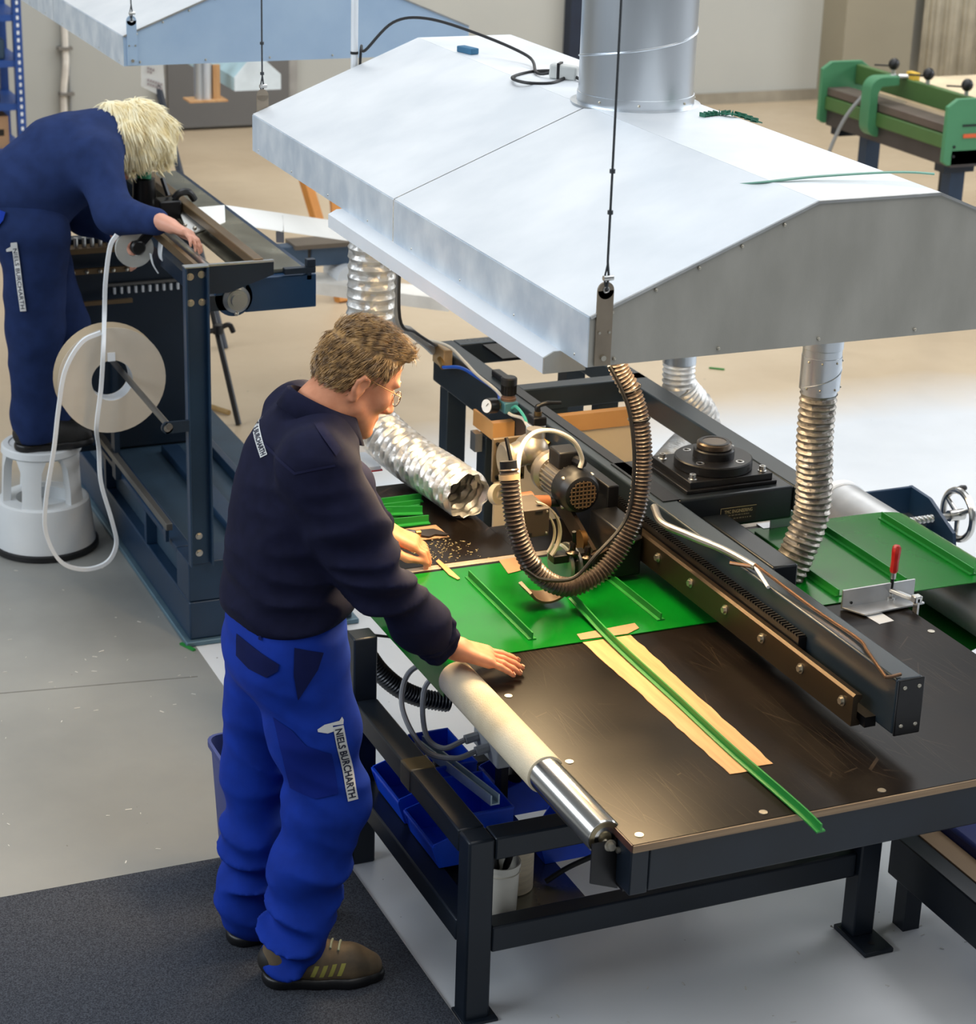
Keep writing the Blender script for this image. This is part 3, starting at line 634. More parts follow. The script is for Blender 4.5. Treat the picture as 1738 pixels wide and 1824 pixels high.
for i in range(300): pts.append((3.59+i*0.0008, 5.15+0.011*math.cos(i*1.1), 0.64+0.011*math.sin(i*1.1)))
MB().cyl((3.56, 5.15, 0.64), (3.92, 5.15, 0.64), 0.010, n=12).tube(pts, 0.0022, 4).build('spindle', steel, tr)
hw = MB().torus((3.895, 5.15, 0.64), (1, 0, 0.0), 0.078, 0.0115, 40, 10)
for a in (0.5, 2.6, 4.7): hw.cyl((3.895, 5.15, 0.64), (3.895, 5.15+0.078*math.cos(a), 0.64+0.078*math.sin(a)), 0.009, 0.007, n=10)
hw.cyl((3.86, 5.15, 0.64), (3.915, 5.15, 0.64), 0.018, n=18)
whl = hw.build('hand_wheel', chrome, tr)
MB().lathe((3.90, 5.20, 0.70), (1, 0.1, 0.1), [(0.005, 0), (0.008, 0.01), (0.012, 0.04), (0.008, 0.055), (0, 0.058)], 12).build('crank_knob', black_pl, whl)
MB().box((3.46, 4.1, 0.50), (3.55, 4.2, 0.70)).build('front_bearing', navy_m, tr)
MB().box((3.40, 3.2, 0.44), (3.47, 5.3, 0.52)).build('long_rail', frame_m, tr, bev=0.004)
for yy in (3.5, 5.2): MB().box((3.40, yy, 0), (3.47, yy+0.07, 0.44)).build('leg', frame_m, tr, bev=0.004)
MB().box((3.38, 5.21, 0.5), (3.9, 5.28, 0.56)).build('cross_rail', frame_m, tr)
MB().box((3.83, 5.21, 0), (3.9, 5.28, 0.5)).build('leg', frame_m, tr)
# low frame with board at the lower right
lf = thing('low_trolley', 'low dark steel trolley with board and blue pad at lower right', 'trolley', (3.1, 3.8, 0))
MB().box((2.985, 3.0, 0.13), (3.045, 4.07, 0.25)).build('side_rail', frame_m, lf, bev=0.004)
MB().box((3.045, 3.0, 0.235), (3.11, 4.06, 0.253)).build('board', ply, lf)
MB().box((3.112, 3.0, 0.16), (3.385, 4.06, 0.285)).build('pad', mat('blue_pad', (18, 34, 96), 0.6), lf, bev=0.01)
for yy in (3.05, 3.98): MB().box((2.99, yy, 0), (3.04, yy+0.05, 0.13)).build('leg', frame_m, lf)
for yy in (3.05, 3.98): MB().box((3.32, yy, 0), (3.37, yy+0.05, 0.16)).build('leg', frame_m, lf)
# things on the lower frame
def bin_(label, c, w_, d, h, floor_z, rot=0.0):
    # open-fronted picking bin; front (low lip) towards -x, width along y
    t = 0.004; x0, x1 = 0, d; y0, y1 = -w_/2, w_/2
    mb = MB(Matrix.Translation((c[0], c[1], floor_z)) @ Matrix.Rotation(rot, 4, 'Z'))
    side = [(0.0, 0), (d, 0), (d, h), (d*0.42, h), (d*0.22, h*0.62), (-d*0.08, h*0.5), (-d*0.10, h*0.42)]
    for yy in (y0, y1-t): mb.prism([(a, yy, b) for a, b in side], (0, t, 0))
    mb.box((0, y0+t, 0), (d, y1-t, t)); mb.box((d-t, y0+t, t), (d, y1-t, h))
    mb.prism([(0, y0+t, 0), (t*1.5, y0+t, 0), (-d*0.08+t*1.5, y0+t, h*0.45), (-d*0.08, y0+t, h*0.45)], (0, w_-2*t, 0))
    mb.box((-d*0.10, y0-0.002, h*0.42), (-d*0.06, y1+0.002, h*0.47)); mb.box((d*0.42, y0-0.004, h-0.008), (d, y0, h)); mb.box((d*0.42, y1, h-0.008), (d, y1+0.004, h))
    return tag(mb.build('picking_bin', blue_pl, bev=0.001), label, 'bin', 'blue picking bins')
bin_('blue picking bin with black parts, farther of two along the table frame', (1.795, 4.64), 0.20, 0.20, 0.15, 0.2575)
bin_('blue picking bin nearer the white bucket, with a low front lip', (1.795, 4.40), 0.20, 0.20, 0.14, 0.2575)
bin_('dark blue picking bin in the second row under the table', (2.09, 4.62), 0.16, 0.19, 0.16, 0.2225)
bin_('small blue picking bin seen over the front frame bar', (2.08, 4.33), 0.10, 0.14, 0.12, 0.2225)
t = thing('machine_part', 'black metal part standing in the farther blue bin', 'part', (1.90, 4.62, 0.262))
MB().box((1.86, 4.60, 0.262), (1.94, 4.66, 0.36)).build('block', black_steel, t, bev=0.004); MB().cyl((1.88, 4.61, 0.36), (1.88, 4.61, 0.41), 0.004).build('pin', steel, t); MB().cyl((1.92, 4.64, 0.36), (1.92, 4.64, 0.375), 0.009).build('knob', bolt_m, t)
t = thing('power_tool', 'black moulded power tool resting in the second-row bin', 'tool', (2.15, 4.62, 0.3))
MB().tube(spline([(2.12, 4.56, 0.36), (2.15, 4.61, 0.41), (2.18, 4.68, 0.40), (2.19, 4.70, 0.30)], 5), 0.035, 14).build('body', black_pl, t); MB().cyl((2.12, 4.56, 0.36), (2.10, 4.53, 0.34), 0.02, n=14).build('nose', black_steel, t)
bk = thing('white_bucket', 'white plastic bucket with pliers beside the near table leg', 'bucket', (1.885, 4.125, 0.2225))
MB().lathe((1.885, 4.125, 0.2225), (0, 0, 1), [(0.0, 0.002), (0.040, 0.0), (0.042, 0.004), (0.0465, 0.125), (0.049, 0.126), (0.049, 0.136), (0.0455, 0.136), (0.040, 0.006), (0.0, 0.005)], 32).build('pail', mat('bucket_white', (232, 228, 216), 0.45), bk)
MB().torus((1.885, 4.125, 0.335), (0, 0, 1), 0.0478, 0.0012, 32, 6).build('rim_ring', mat('bucket_rim', (222, 216, 200), 0.5), bk)
t = thing('pliers', 'black pliers standing handles up in the white bucket', 'pliers', (1.885, 4.125, 0.23))
for s in (-1, 1): MB().tube(spline([(1.885+s*0.004, 4.13, 0.25), (1.885+s*0.006, 4.128, 0.31), (1.888+s*0.018, 4.125, 0.36), (1.890+s*0.020, 4.122, 0.40), (1.891+s*0.014, 4.12, 0.43)], 5), [0.006]*8+[0.009]*9+[0.006]*4, 8).build('handle', black_pl, t)
MB().cyl((1.885, 4.122, 0.30), (1.885, 4.136, 0.30), 0.011).build('pivot', black_steel, t)
t = thing('black_spatula', 'black tool leaning in the white bucket beside the pliers', 'tool', (1.86, 4.12, 0.23))
MB().tube([(1.868, 4.115, 0.24), (1.852, 4.10, 0.40)], 0.008, 8).build('grip', black_pl, t)
rl = thing('tape_roll', 'upright roll of cream tape behind the white bucket', 'roll', (1.955, 4.215, 0.2225))
MB().lathe((1.955, 4.215, 0.2225), (0, 0, 1), [(0.053, 0), (0.056, 0.003), (0.056, 0.125), (0.053, 0.13), (0.035, 0.13), (0.033, 0.12), (0.033, 0.004), (0.053, 0)], 32).build('roll_body', mat('cream_tape', (222, 206, 178), 0.6, vs=10, stretch=(1, 1, 8)), rl)
MB().torus((1.955, 4.215, 0.347), (0, 0, 1), 0.054, 0.002, 32, 6).build('yellow_edge', mat('yellow_tape', (200, 180, 90), 0.5), rl)
# electrics under the roller
jb = thing('junction_box', 'pale grey junction box with cable glands under the roller', 'electrical box', (2.02, 4.5, 0.40))
MB().box((1.99, 4.40, 0.45), (2.05, 4.56, 0.55)).build('case', mat('box_grey', (186, 190, 188), 0.5), jb, bev=0.006)
for yy in (4.46, 4.53): MB().cyl((1.99, yy, 0.485), (1.955, yy, 0.48), 0.013, n=8).build('gland', mat('gland_grey', (170, 174, 174), 0.5), jb)
MB().tube(spline([(1.955, 4.46, 0.48), (1.90, 4.47, 0.465), (1.85, 4.55, 0.46), (1.83, 4.66, 0.53), (1.87, 4.72, 0.60), (1.95, 4.70, 0.64)], 7), 0.0075, 8).build('cable', cable_g, jb)
MB().tube(spline([(1.955, 4.53, 0.48), (1.90, 4.55, 0.455), (1.88, 4.62, 0.47), (1.90, 4.68, 0.57), (1.96, 4.66, 0.63)], 7), 0.0075, 8).build('cable', cable_g, jb)
MB().box((2.03, 4.46, 0.2225), (2.05, 4.50, 0.45)).build('stand', black_steel, jb)
t = tag(MB().prism([(1.93, 4.30, 0.41), (1.955, 4.30, 0.41), (1.955, 4.30, 0.438), (1.951, 4.30, 0.438), (1.951, 4.30, 0.414), (1.934, 4.30, 0.414), (1.934, 4.30, 0.438), (1.93, 4.30, 0.438)], (-0.04, 0.42, -0.03)).build('channel_profile', mat('pale_blue_steel', (176, 196, 210), 0.35, 0.6)), 'pale blue steel channel offcut lying over the blue bins', 'profile')
pr_ = MB().box((1.85, 4.66, 0.385), (1.89, 4.94, 0.388)); t = thing('perforated_strip', 'perforated white steel strip lying behind the frame bar', 'strip', (1.87, 4.8, 0.385)); pr_.build('strip', white_paint, t)
for k in range(9): MB().box((1.862, 4.675+k*0.03, 0.3881), (1.878, 4.69+k*0.03, 0.3885)).build('slot', black_pl, t)
def corr(path, r, pitch, amp, n=20, sub=4, crumple=0.0, seed=1):
    P = resample(spline(path, 10), pitch/sub); rr_ = random.Random(seed); m = len(P); q = []; f = []
    T_ = [(V3(P[min(i+1, m-1)])-V3(P[max(i-1, 0)])).normalized() for i in range(m)]
    u = frame_of(T_[0])[0]
    ph = [[rr_.uniform(0, 6.28) for _ in range(4)] for _ in range(m//sub+3)]
    for i in range(m):
        u = (u-T_[i]*u.dot(T_[i])).normalized(); v = T_[i].cross(u)
        fr = (i % sub)/sub; prof = math.cos(2*math.pi*fr)
        for k in range(n):
            a = 2*math.pi*k/n; rad = r+amp*prof
            if crumple:
                g = ph[i//sub]; dent = math.sin(5*a+g[0])+math.sin(9*a+g[1])+0.7*math.sin(13*a+g[2])
                rad += crumple*dent*(0.5-0.5*prof)
            q.append(V3(P[i])+u*(rad*math.cos(a))+v*(rad*math.sin(a)))
    for i in range(m-1): f += [(i*n+k, i*n+(k+1) % n, (i+1)*n+(k+1) % n, (i+1)*n+k) for k in range(n)]
    return MB().add(q, f)
t = corr([yp(650, 1160, 4.98), yp(675, 1195, 4.98), yp(710, 1225, 4.98), yp(750, 1243, 4.98), yp(800, 1252, 4.97)], 0.025, 0.010, 0.003, 18, 4)
tag(t.build('floor_hose', mat('dark_slate_hose', (58, 62, 68), 0.3, 0.3, vs=20), ang=80), 'black corrugated hose sagging under the table behind the frame leg', 'hose')
t = tag(MB().tube(spline([(1.95, 5.05, 0.55), (1.86, 5.06, 0.57), (1.80, 5.03, 0.60)], 6), 0.004, 6).build('thin_cable', cable_b), 'thin black cable sagging behind the table frame leg', 'cable')
t = tag(MB().tube(spline([(2.04, 4.19, 0.231), (2.12, 4.19, 0.265), (2.28, 4.2, 0.29), (2.45, 4.25, 0.25), (2.62, 4.5, 0.06), (2.55, 4.75, 0.008)], 6), 0.007, 8).build('black_cable', cable_b), 'black cable looping over the zinc shelf under the table', 'cable')
# ------------------------------------------------------------------ beam gantry
ga = thing('gantry_beam', 'long grey-blue steel beam machine with guide rail standing across the table', 'gantry', (2.75, 5.0, 0))
BX0, BX1, BZ0, BZ1 = 2.59, 2.66, 0.843, 0.98
MB().box((BX0, 3.572, BZ0), (BX1, 6.37, BZ1)).build('beam', beam_m, ga, bev=0.006, seg=3)
ep = MB().box((BX0+0.001, 3.566, BZ0-0.002), (BX1+0.001, 3.572, BZ1+0.001)).build('end_plate', black_steel, ga, bev=0.003)
for (x, zz) in ((BX0+0.018, BZ0+0.022), (BX1-0.014, BZ0+0.022), (BX0+0.018, BZ1-0.02), (BX1-0.014, BZ1-0.02)):
    MB().sphere((x, 3.5655, zz), (0.0055, 0.003, 0.0055), 10, 6).build('rivet', bolt_m, ep)
rail = MB().prism([(2.538, 3.66, 0.832), (2.562, 3.66, 0.832), (2.562, 3.66, 0.84), (2.552, 3.66, 0.852), (2.552, 3.66, 0.888), (2.562, 3.66, 0.9), (2.562, 3.66, 0.908), (2.544, 3.66, 0.912), (2.538, 3.66, 0.906)], (0, 1.6, 0))
rl_ = rail.build('guide_rail', brown_steel, ga)
MB().box((2.562, 3.64, 0.834), (2.592, 5.2, 0.86)).build('rail_carrier', black_steel, ga)
b0 = hexbolt(MB(Matrix.Translation(ga.location)), (0, 0, 0), (-1, 0, 0), 0.0085, 0.008).build('rail_bolt', bolt_m, ga)
for i in range(6):
    rel = Vector((2.5378, 3.703+0.1836*i, 0.878))-ga.location
    if i == 0: b0.location = rel
    else: inst(b0, 'rail_bolt', rel, ga)
rk = MB().box((2.566, 3.95, 0.895), (2.588, 5.2, 0.925))
for i in range(95): rk.box((2.567, 3.953+i*0.013, 0.925), (2.587, 3.959+i*0.013, 0.930))
rk.build('gear_rack', black_steel, ga)
MB().box((2.625, 5.86, BZ1), (2.655, 5.96, BZ1+0.02)).build('stop_block', black_pl, ga, bev=0.004)
MB().box((2.622, 4.9, BZ1), (2.657, 5.84, BZ1+0.003)).build('cover_strip', black_pl, ga)
# uprights, cross bars and right-hand bar
MB().box((BX0+0.002, 6.24, 0), (BX0+0.072, 6.31, BZ0)).build('post', beam_m, ga, bev=0.004)
MB().box((2.525, 5.76, 0), (2.605, 5.83, BZ0)).build('post', beam_m, ga, bev=0.004)
MB().box((BX1, 5.785, 0.905), (3.10, 5.845, 0.98)).build('cross_bar', beam_m, ga, bev=0.004)
MB().box((BX1, 6.31, 0.905), (3.10, 6.37, 0.98)).build('cross_bar', beam_m, ga, bev=0.004)
MB().box((2.74, 6.13, 0.968), (3.02, 6.30, 0.976)).build('cover_plate', black_steel, ga)
MB().box((2.76, 5.79, 0), (2.82, 5.84, 0.905)).build('post', beam_m, ga)
MB().box((2.93, 5.79, 0), (3.0, 5.84, 0.905)).build('post', beam_m, ga)
MB().box((3.025, 4.73, 0.905), (3.10, 6.37, 0.98)).build('right_bar', beam_m, ga, bev=0.005)
MB().box((3.03, 6.24, 0), (3.10, 6.31, 0.905)).build('post', beam_m, ga)
# swivel arm with flange
am = thing('swivel_arm', 'black swivel arm with round bearing flange and name plate on the beam', 'machine arm', (2.82, 4.85, 0.84))
MB().box((2.614, 4.75, 0.9805), (2.668, 5.07, 0.983)).build('lap_plate', black_steel, am)
MB().box((2.661, 4.745, 0.884), (3.024, 5.08, 0.982)).build('arm_box', mat('blue_black_arm', (30, 36, 42), 0.32, 0.2, vs=6), am, bev=0.008, seg=3)
MB().box((2.70, 4.775, 0.982), (2.985, 5.03, 0.993)).build('lower_plate', black_steel, am, bev=0.002)
MB().box((2.715, 4.785, 0.992), (2.975, 5.02, 1.012)).build('upper_plate', black_steel, am, bev=0.002)
fl = MB().lathe((2.845, 4.895, 1.012), (0, 0, 1), [(0.108, 0.0), (0.110, 0.003), (0.110, 0.026), (0.106, 0.029), (0.058, 0.029), (0.058, 0.05), (0.055, 0.053), (0.046, 0.053), (0.046, 0.070), (0.043, 0.073), (0.034, 0.073), (0.033, 0.069), (0.0, 0.069)], 48).build('flange', black_steel, am, ang=30)
MB().lathe((2.845, 4.895, 1.066), (0, 0, 1), [(0.047, 0), (0.049, 0.002), (0.049, 0.014), (0.045, 0.0175), (0.036, 0.0175)], 40).build('lock_nut', mat('dark_nut_steel', (110, 98, 86), 0.3, 0.9), fl)
for a in (0.6, 2.2, 3.75, 5.3): MB().lathe((2.845+0.083*math.cos(a), 4.895+0.083*math.sin(a), 1.041), (0, 0, 1), [(0.012, 0), (0.012, 0.001), (0.008, 0.0012), (0.007, -0.002), (0, -0.002)], 14).build('cap_screw', steel, fl)
for (x, y) in ((2.735, 4.81), (2.955, 4.81), (2.735, 4.99), (2.955, 4.99)):
    MB().lathe((x, y, 1.012), (0, 0, 1), [(0.013, 0), (0.013, 0.002), (0.009, 0.003), (0.009, 0.015), (0.005, 0.015), (0.005, 0.008), (0, 0.008)], 12).build('cap_screw', steel, am)
MB().box((2.735, 4.36, 0.852), (2.812, 4.75, 0.925)).build('stub_arm', mat('blue_black_arm', (30, 36, 42), 0.3), am, bev=0.006)
MB().box((2.664, 4.42, 0.86), (2.735, 4.50, 0.90)).build('weld_plate', beam_m, am)
# name plate
npm = mat('black_name_plate', (18, 18, 20), 0.35); gold = mat('pale_gold_lettering', (214, 196, 150), 0.4, 0.3)
n0, n1 = yp(1283, 908, 4.7442), yp(1347, 896, 4.7442); nb_ = yp(1283, 933, 4.7442)
nx0, nx1 = n0[0], n1[0]; nz1 = (n0[2]+n1[2])/2; nz0 = nb_[2]; nz0 = max(nz0, 0.889)
nz1 = nz0+0.05 if nz1-nz0 < 0.03 else nz1
npl = MB().box((nx0, 4.7425, nz0), (nx1, 4.7448, nz1)).build('name_plate', npm, am)
MB().box((nx0, 4.742, nz1-0.0012), (nx1, 4.7425, nz1)).box((nx0, 4.742, nz0), (nx0+0.0012, 4.7425, nz1)).build('plate_border', gold, npl)
cx = (nx0+nx1)/2; hh = nz1-nz0
text_on('lettering', 'TMC ENGINEERING', 0.014, (cx, 4.7421, nz1-hh*0.28), (1, 0, 0), (0, 0, 1), gold, npl, wid=(nx1-nx0)*0.78)
for r_ in (0.52, 0.74):
    mb = MB(); x = nx0+0.016; rr = random.Random(int(r_*100))
    while x < nx1-0.02:
        l_ = rr.uniform(0.003, 0.008); mb.box((x, 4.742, nz1-hh*r_-0.0016), (x+l_, 4.7425, nz1-hh*r_+0.0016)); x += l_+rr.uniform(0.0015, 0.005)
    mb.build('small_print', mat('dim_gold', (120, 112, 92), 0.5), npl)
# bright lever and thin rod beside the arm
lv = thing('lever_bar', 'polished steel lever bar lying along the beam in front of the name plate', 'lever', (2.62, 4.5, 0.98))
pts = [zp(1165, 903, 1.0), zp(1180, 932, 0.994), zp(1230, 955, 0.994), zp(1290, 980, 0.994), zp(1345, 1010, 0.994)]
MB().tube(spline(pts, 6), [0.010]*8+[0.011]*8+[0.010]*9, 10).build('bar', mat('dull_lever_steel', (170, 168, 164), 0.35, 0.9), lv)
MB().tube([pts[-1], zp(1368, 1046, 0.985)], 0.0045, 8).build('pointer', white_paint, lv)
MB().tube([zp(1300, 1003, 0.99), pts[-1]], 0.005, 8).build('pin', copper, lv)
rd = tag(MB().tube(spline([zp(1345, 1006, 1.0), zp(1450, 1085, 0.986), zp(1528, 1138, 0.986), zp(1545, 1160, 0.986), zp(1573, 1200, 0.986), zp(1581, 1206, 0.986), zp(1604, 1201, 0.986)], 5), 0.0042, 8).build('bent_rod', copper), 'thin bent coppery rod lying on top of the beam', 'rod')
# cream shield panel with tape behind the beam
sh = thing('shield_panel', 'cream hardboard shield taped to the post under the beam', 'panel', (2.77, 5.69, 0.35))
MB().box((2.53, 5.69, 0.35), (3.02, 5.70, 0.840)).box((2.53, 5.69, 0.840), (2.587, 5.70, 0.915)).box((2.663, 5.69, 0.840), (3.02, 5.70, 0.915)).build('board', panel_m, sh, smooth=False)
MB().box((2.515, 5.682, 0.862), (2.588, 5.6895, 0.915)).box((2.662, 5.682, 0.862), (3.03, 5.6895, 0.915)).box((2.515, 5.69, 0.862), (2.523, 5.84, 0.915)).box((2.515, 5.682, 0.9152), (2.588, 5.71, 0.917)).box((2.662, 5.682, 0.9152), (3.03, 5.71, 0.917)).build('tape', tape_m, sh)
MB().box((2.49, 5.76, 0.80), (2.514, 5.80, 0.86)).build('latch', steel, sh)
# ------------------------------------------------------------------ cutting head
ch = thing('cutting_head', 'motorised cutting head with cast motor riding on the beam', 'machine head', (2.42, 4.95, 0.80))
MB().box((2.50, 4.86, 0.80), (2.536, 5.22, 1.0)).build('carriage', black_steel, ch, bev=0.004)
castm = mat('cast_aluminium', (158, 150, 138), 0.38, 0.75, vs=10, var=0.12)
MX, MZ, MY = 2.425, 0.985, 4.86
mb = MB().cyl((MX, MY+0.07, MZ), (MX, MY+0.17, MZ), 0.047, n=28)
for i in range(26):
    a = 2*math.pi*i/26; mb.bar((MX+0.051*math.cos(a), MY+0.075, MZ+0.051*math.sin(a)), (MX+0.051*math.cos(a), MY+0.165, MZ+0.051*math.sin(a)), 0.003, 0.012, up=(math.cos(a), 0, math.sin(a)))
mot = mb.build('motor_body', castm, ch)
fc = MB().lathe((MX, MY, MZ), (0, 1, 0), [(0.041, 0.0), (0.050, 0.004), (0.058, 0.018), (0.061, 0.03), (0.061, 0.075), (0.056, 0.078)], 36).build('fan_cowl', black_pl, ch)
mb = MB().cyl((MX, MY+0.001, MZ), (MX, MY-0.001, MZ), 0.041, n=28); mb.build('fan_recess', black_pl, fc)
mb = MB()
for k in range(-3, 4):
    h_ = math.sqrt(max(0, 0.040**2-(k*0.0115)**2))
    mb.bar((MX+k*0.0115, MY-0.002, MZ-h_), (MX+k*0.0115, MY-0.002, MZ+h_), 0.0028, 0.0028); mb.bar((MX-h_, MY-0.002, MZ+k*0.0115), (MX+h_, MY-0.002, MZ+k*0.0115), 0.0028, 0.0028)
mb.build('fan_grille', mat('dusty_grille', (104, 84, 62), 0.5), fc)
for a in (0.8, 2.4, 3.9, 5.6): MB().sphere((MX+0.060*math.cos(a), MY+0.035, MZ+0.060*math.sin(a)), (0.006, 0.009, 0.006), 8, 6).build('cowl_screw', bolt_m, fc)
MB().box((MX-0.035, MY+0.085, MZ+0.045), (MX+0.03, MY+0.155, MZ+0.095)).build('terminal_box', black_pl, ch, bev=0.004)
MB().cyl((MX+0.015, MY+0.085, MZ+0.07), (MX+0.02, MY+0.05, MZ+0.072), 0.014, n=8).build('cable_gland', black_pl, ch)
gb = MB().lathe((MX-0.005, MY+0.17, MZ+0.005), (0, 1, 0), [(0.05, 0), (0.062, 0.01), (0.062, 0.03), (0.046, 0.05), (0.044, 0.10), (0.03, 0.12)], 30)
gb.sphere((MX-0.04, MY+0.26, MZ+0.05), (0.05, 0.05, 0.045), 18, 12); gb.cyl((MX-0.04, MY+0.26, MZ+0.05), (MX-0.11, MY+0.26, MZ+0.03), 0.04, 0.034, n=24); gb.cyl((MX-0.03, MY+0.26, MZ+0.05), (MX-0.03, MY+0.26, MZ+0.11), 0.028, 0.024, n=18)
gb.build('gearbox', castm, ch)
MB().lathe((MX-0.10, MY+0.26, MZ+0.02), (-1, 0, -0.05), [(0.045, 0), (0.058, 0.006), (0.058, 0.018), (0.05, 0.024)], 32).build('drive_flange', mat('dull_flange', (150, 140, 124), 0.4, 0.7), ch)
mpl = MB().box((2.30, MY+0.33, 0.92), (2.40, MY+0.342, 1.05)).build('mount_plate', mat('grey_brown_plate', (120, 104, 82), 0.5, 0.4), ch, bev=0.002)
for (x, zz) in ((2.387, 1.035), (2.387, 0.935), (2.313, 1.035), (2.313, 0.935)): MB().cyl((x, MY+0.33, zz), (x, MY+0.323, zz), 0.006, n=8).build('bolt', black_steel, mpl)
MB().cyl((2.26, 4.92, 0.955), (2.30, 4.92, 0.955), 0.033, n=24).cyl((2.30, 4.92, 0.955), (2.35, 4.92, 0.95), 0.021, n=20).build('brown_coupling', mat('brown_bakelite', (128, 76, 44), 0.45, vs=10), ch)
MB().cyl((2.35, 4.92, 0.95), (2.40, 4.92, 0.945), 0.012, n=14).build('coupling_shaft', black_steel, ch)
MB().sphere((2.305, 4.89, 0.93), 0.006, 8, 6).build('indicator', mat('red_indicator', (220, 40, 30), 0.4), ch)
cv = MB().box((2.172, 4.69, 0.953), (2.246, 4.80, 1.03)).build('cover_box', mat('dark_grey_cover', (58, 50, 42), 0.5, vs=8), ch, bev=0.002)
for (x, zz) in ((2.238, 1.022), (2.238, 0.962)): MB().sphere((x, 4.689, zz), 0.0035, 8, 5).build('screw', bolt_m, cv)
MB().box((2.205, 4.688, 1.02), (2.225, 4.6895, 1.026)).box((2.184, 4.688, 0.957), (2.196, 4.6895, 0.967)).build('slot', black_pl, cv)
# curved guard rings and wheel
mb = MB()
for (rr_, th) in ((0.095, 0.010), (0.078, 0.006)):
    q = []; f = []; n = 22
    for i in range(n):
        a = R(75)+R(-115)*i/(n-1)
        for (r_, yy) in ((rr_, 4.79), (rr_+0.004, 4.79), (rr_+0.004, 4.79+th*1.6), (rr_, 4.79+th*1.6)): q.append((2.195+r_*math.cos(a), yy-0.08, 0.945+r_*math.sin(a)))
    for i in range(n-1): f += [(i*4+k, i*4+(k+1) % 4, i*4+4+(k+1) % 4, i*4+4+k) for k in range(4)]
    mb.add(q, f)
mb.build('guard_ring', mat('cream_steel_guard', (214, 204, 184), 0.3, 0.5), ch)
MB().lathe((2.31, 4.74, 0.845), (1, 0.25, 0), [(0.0, -0.006), (0.052, -0.006), (0.056, -0.003), (0.056, 0.003), (0.052, 0.006), (0, 0.006)], 40).build('pressure_wheel', mat('grey_wheel', (150, 156, 150), 0.25, 0.6), ch)
MB().lathe((2.33, 4.735, 0.845), (1, 0.25, 0), [(0.0, -0.004), (0.058, -0.004), (0.058, 0.004), (0, 0.004)], 40).build('wheel_flange', steel, ch)
MB().box((2.27, 4.70, 0.862), (2.37, 4.74, 0.885)).box((2.33, 4.69, 0.835), (2.38, 4.73, 0.87)).build('clamp_block', black_steel, ch, bev=0.003)
for (x, y, zz) in ((2.325, 4.705, 0.885), (2.365, 4.695, 0.87)):
    MB().lathe((x, y, zz), (0, 0, 1), [(0.018, 0), (0.018, 0.005), (0.012, 0.008), (0.009, 0.012), (0.009, 0.03), (0.007, 0.034), (0, 0.034)], 16).build('stud_nut', mat('dark_stud', (70, 62, 54), 0.25, 0.9), ch)
MB().tube([(2.33, 4.705, 0.91), (2.325, 4.70, 0.95)], 0.006, 8).build('stud', black_steel, ch)
MB().bar((2.37, 4.70, 0.852), (2.50, 4.78, 0.858), 0.02, 0.03).build('link_bar', mat('brown_link', (66, 54, 44), 0.4, 0.5), ch)
MB().bar((2.40, 4.95, 0.94), (2.43, 4.80, 0.83), 0.012, 0.05).build('swing_plate', mat('brown_link', (66, 54, 44), 0.4, 0.5), ch)
MB().cyl((2.41, 4.84, 0.86), (2.425, 4.84, 0.86), 0.03, n=20).build('gear', mat('brass_gear', (120, 88, 50), 0.4, 0.8), ch)
MB().lathe((2.50, 4.72, 0.865), (0, 0, 1), [(0.012, 0), (0.012, 0.02), (0.03, 0.03), (0.036, 0.042), (0.03, 0.052), (0.0, 0.055)], 7).build('star_knob', chrome, ch)
MB().box((2.45, 4.70, 0.80), (2.53, 4.86, 0.94)).build('slide_block', black_steel, ch, bev=0.004)
MB().box((2.40, 4.72, 0.79), (2.50, 4.80, 0.83)).build('foot_block', black_steel, ch, bev=0.004)
# extraction shoe near the sheet
q = []; f = []; n = 16
for i in range(n):
    a = R(200)+R(120)*i/(n-1)
    for (r_, yy, dz) in ((0.055, 4.60, 0), (0.062, 4.60, 0), (0.070, 4.66, 0.012), (0.060, 4.66, 0.012)): q.append((2.215+r_*math.cos(a), yy, 0.852+dz+r_*math.sin(a)*0.85))
for i in range(n-1): f += [(i*4+k, i*4+(k+1) % 4, i*4+4+(k+1) % 4, i*4+4+k) for k in range(4)]
f += [(0, 1, 2, 3), ((n-1)*4+3, (n-1)*4+2, (n-1)*4+1, (n-1)*4)]
MB().add(q, f).build('dust_shoe', mat('brown_shoe', (96, 78, 62), 0.4, 0.2), ch)
MB().tube([(2.105, 4.62, 1.17), (2.10, 4.66, 1.25)], 0.006, 6).build('upright_rod', black_steel, ch)
# white motor cable
wc = tag(MB().tube(spline([yp(1033, 833, 4.90), yp(1036, 815, 4.9), yp(1020, 785, 4.88), yp(985, 768, 4.85), yp(950, 772, 4.8), yp(928, 800, 4.75), yp(922, 850, 4.7), yp(926, 900, 4.68), yp(932, 945, 4.66), yp(934, 970, 4.66)], 7), 0.0065, 10).build('motor_cable', cable_w), 'cream cable arching over the motor of the cutting head', 'cable')
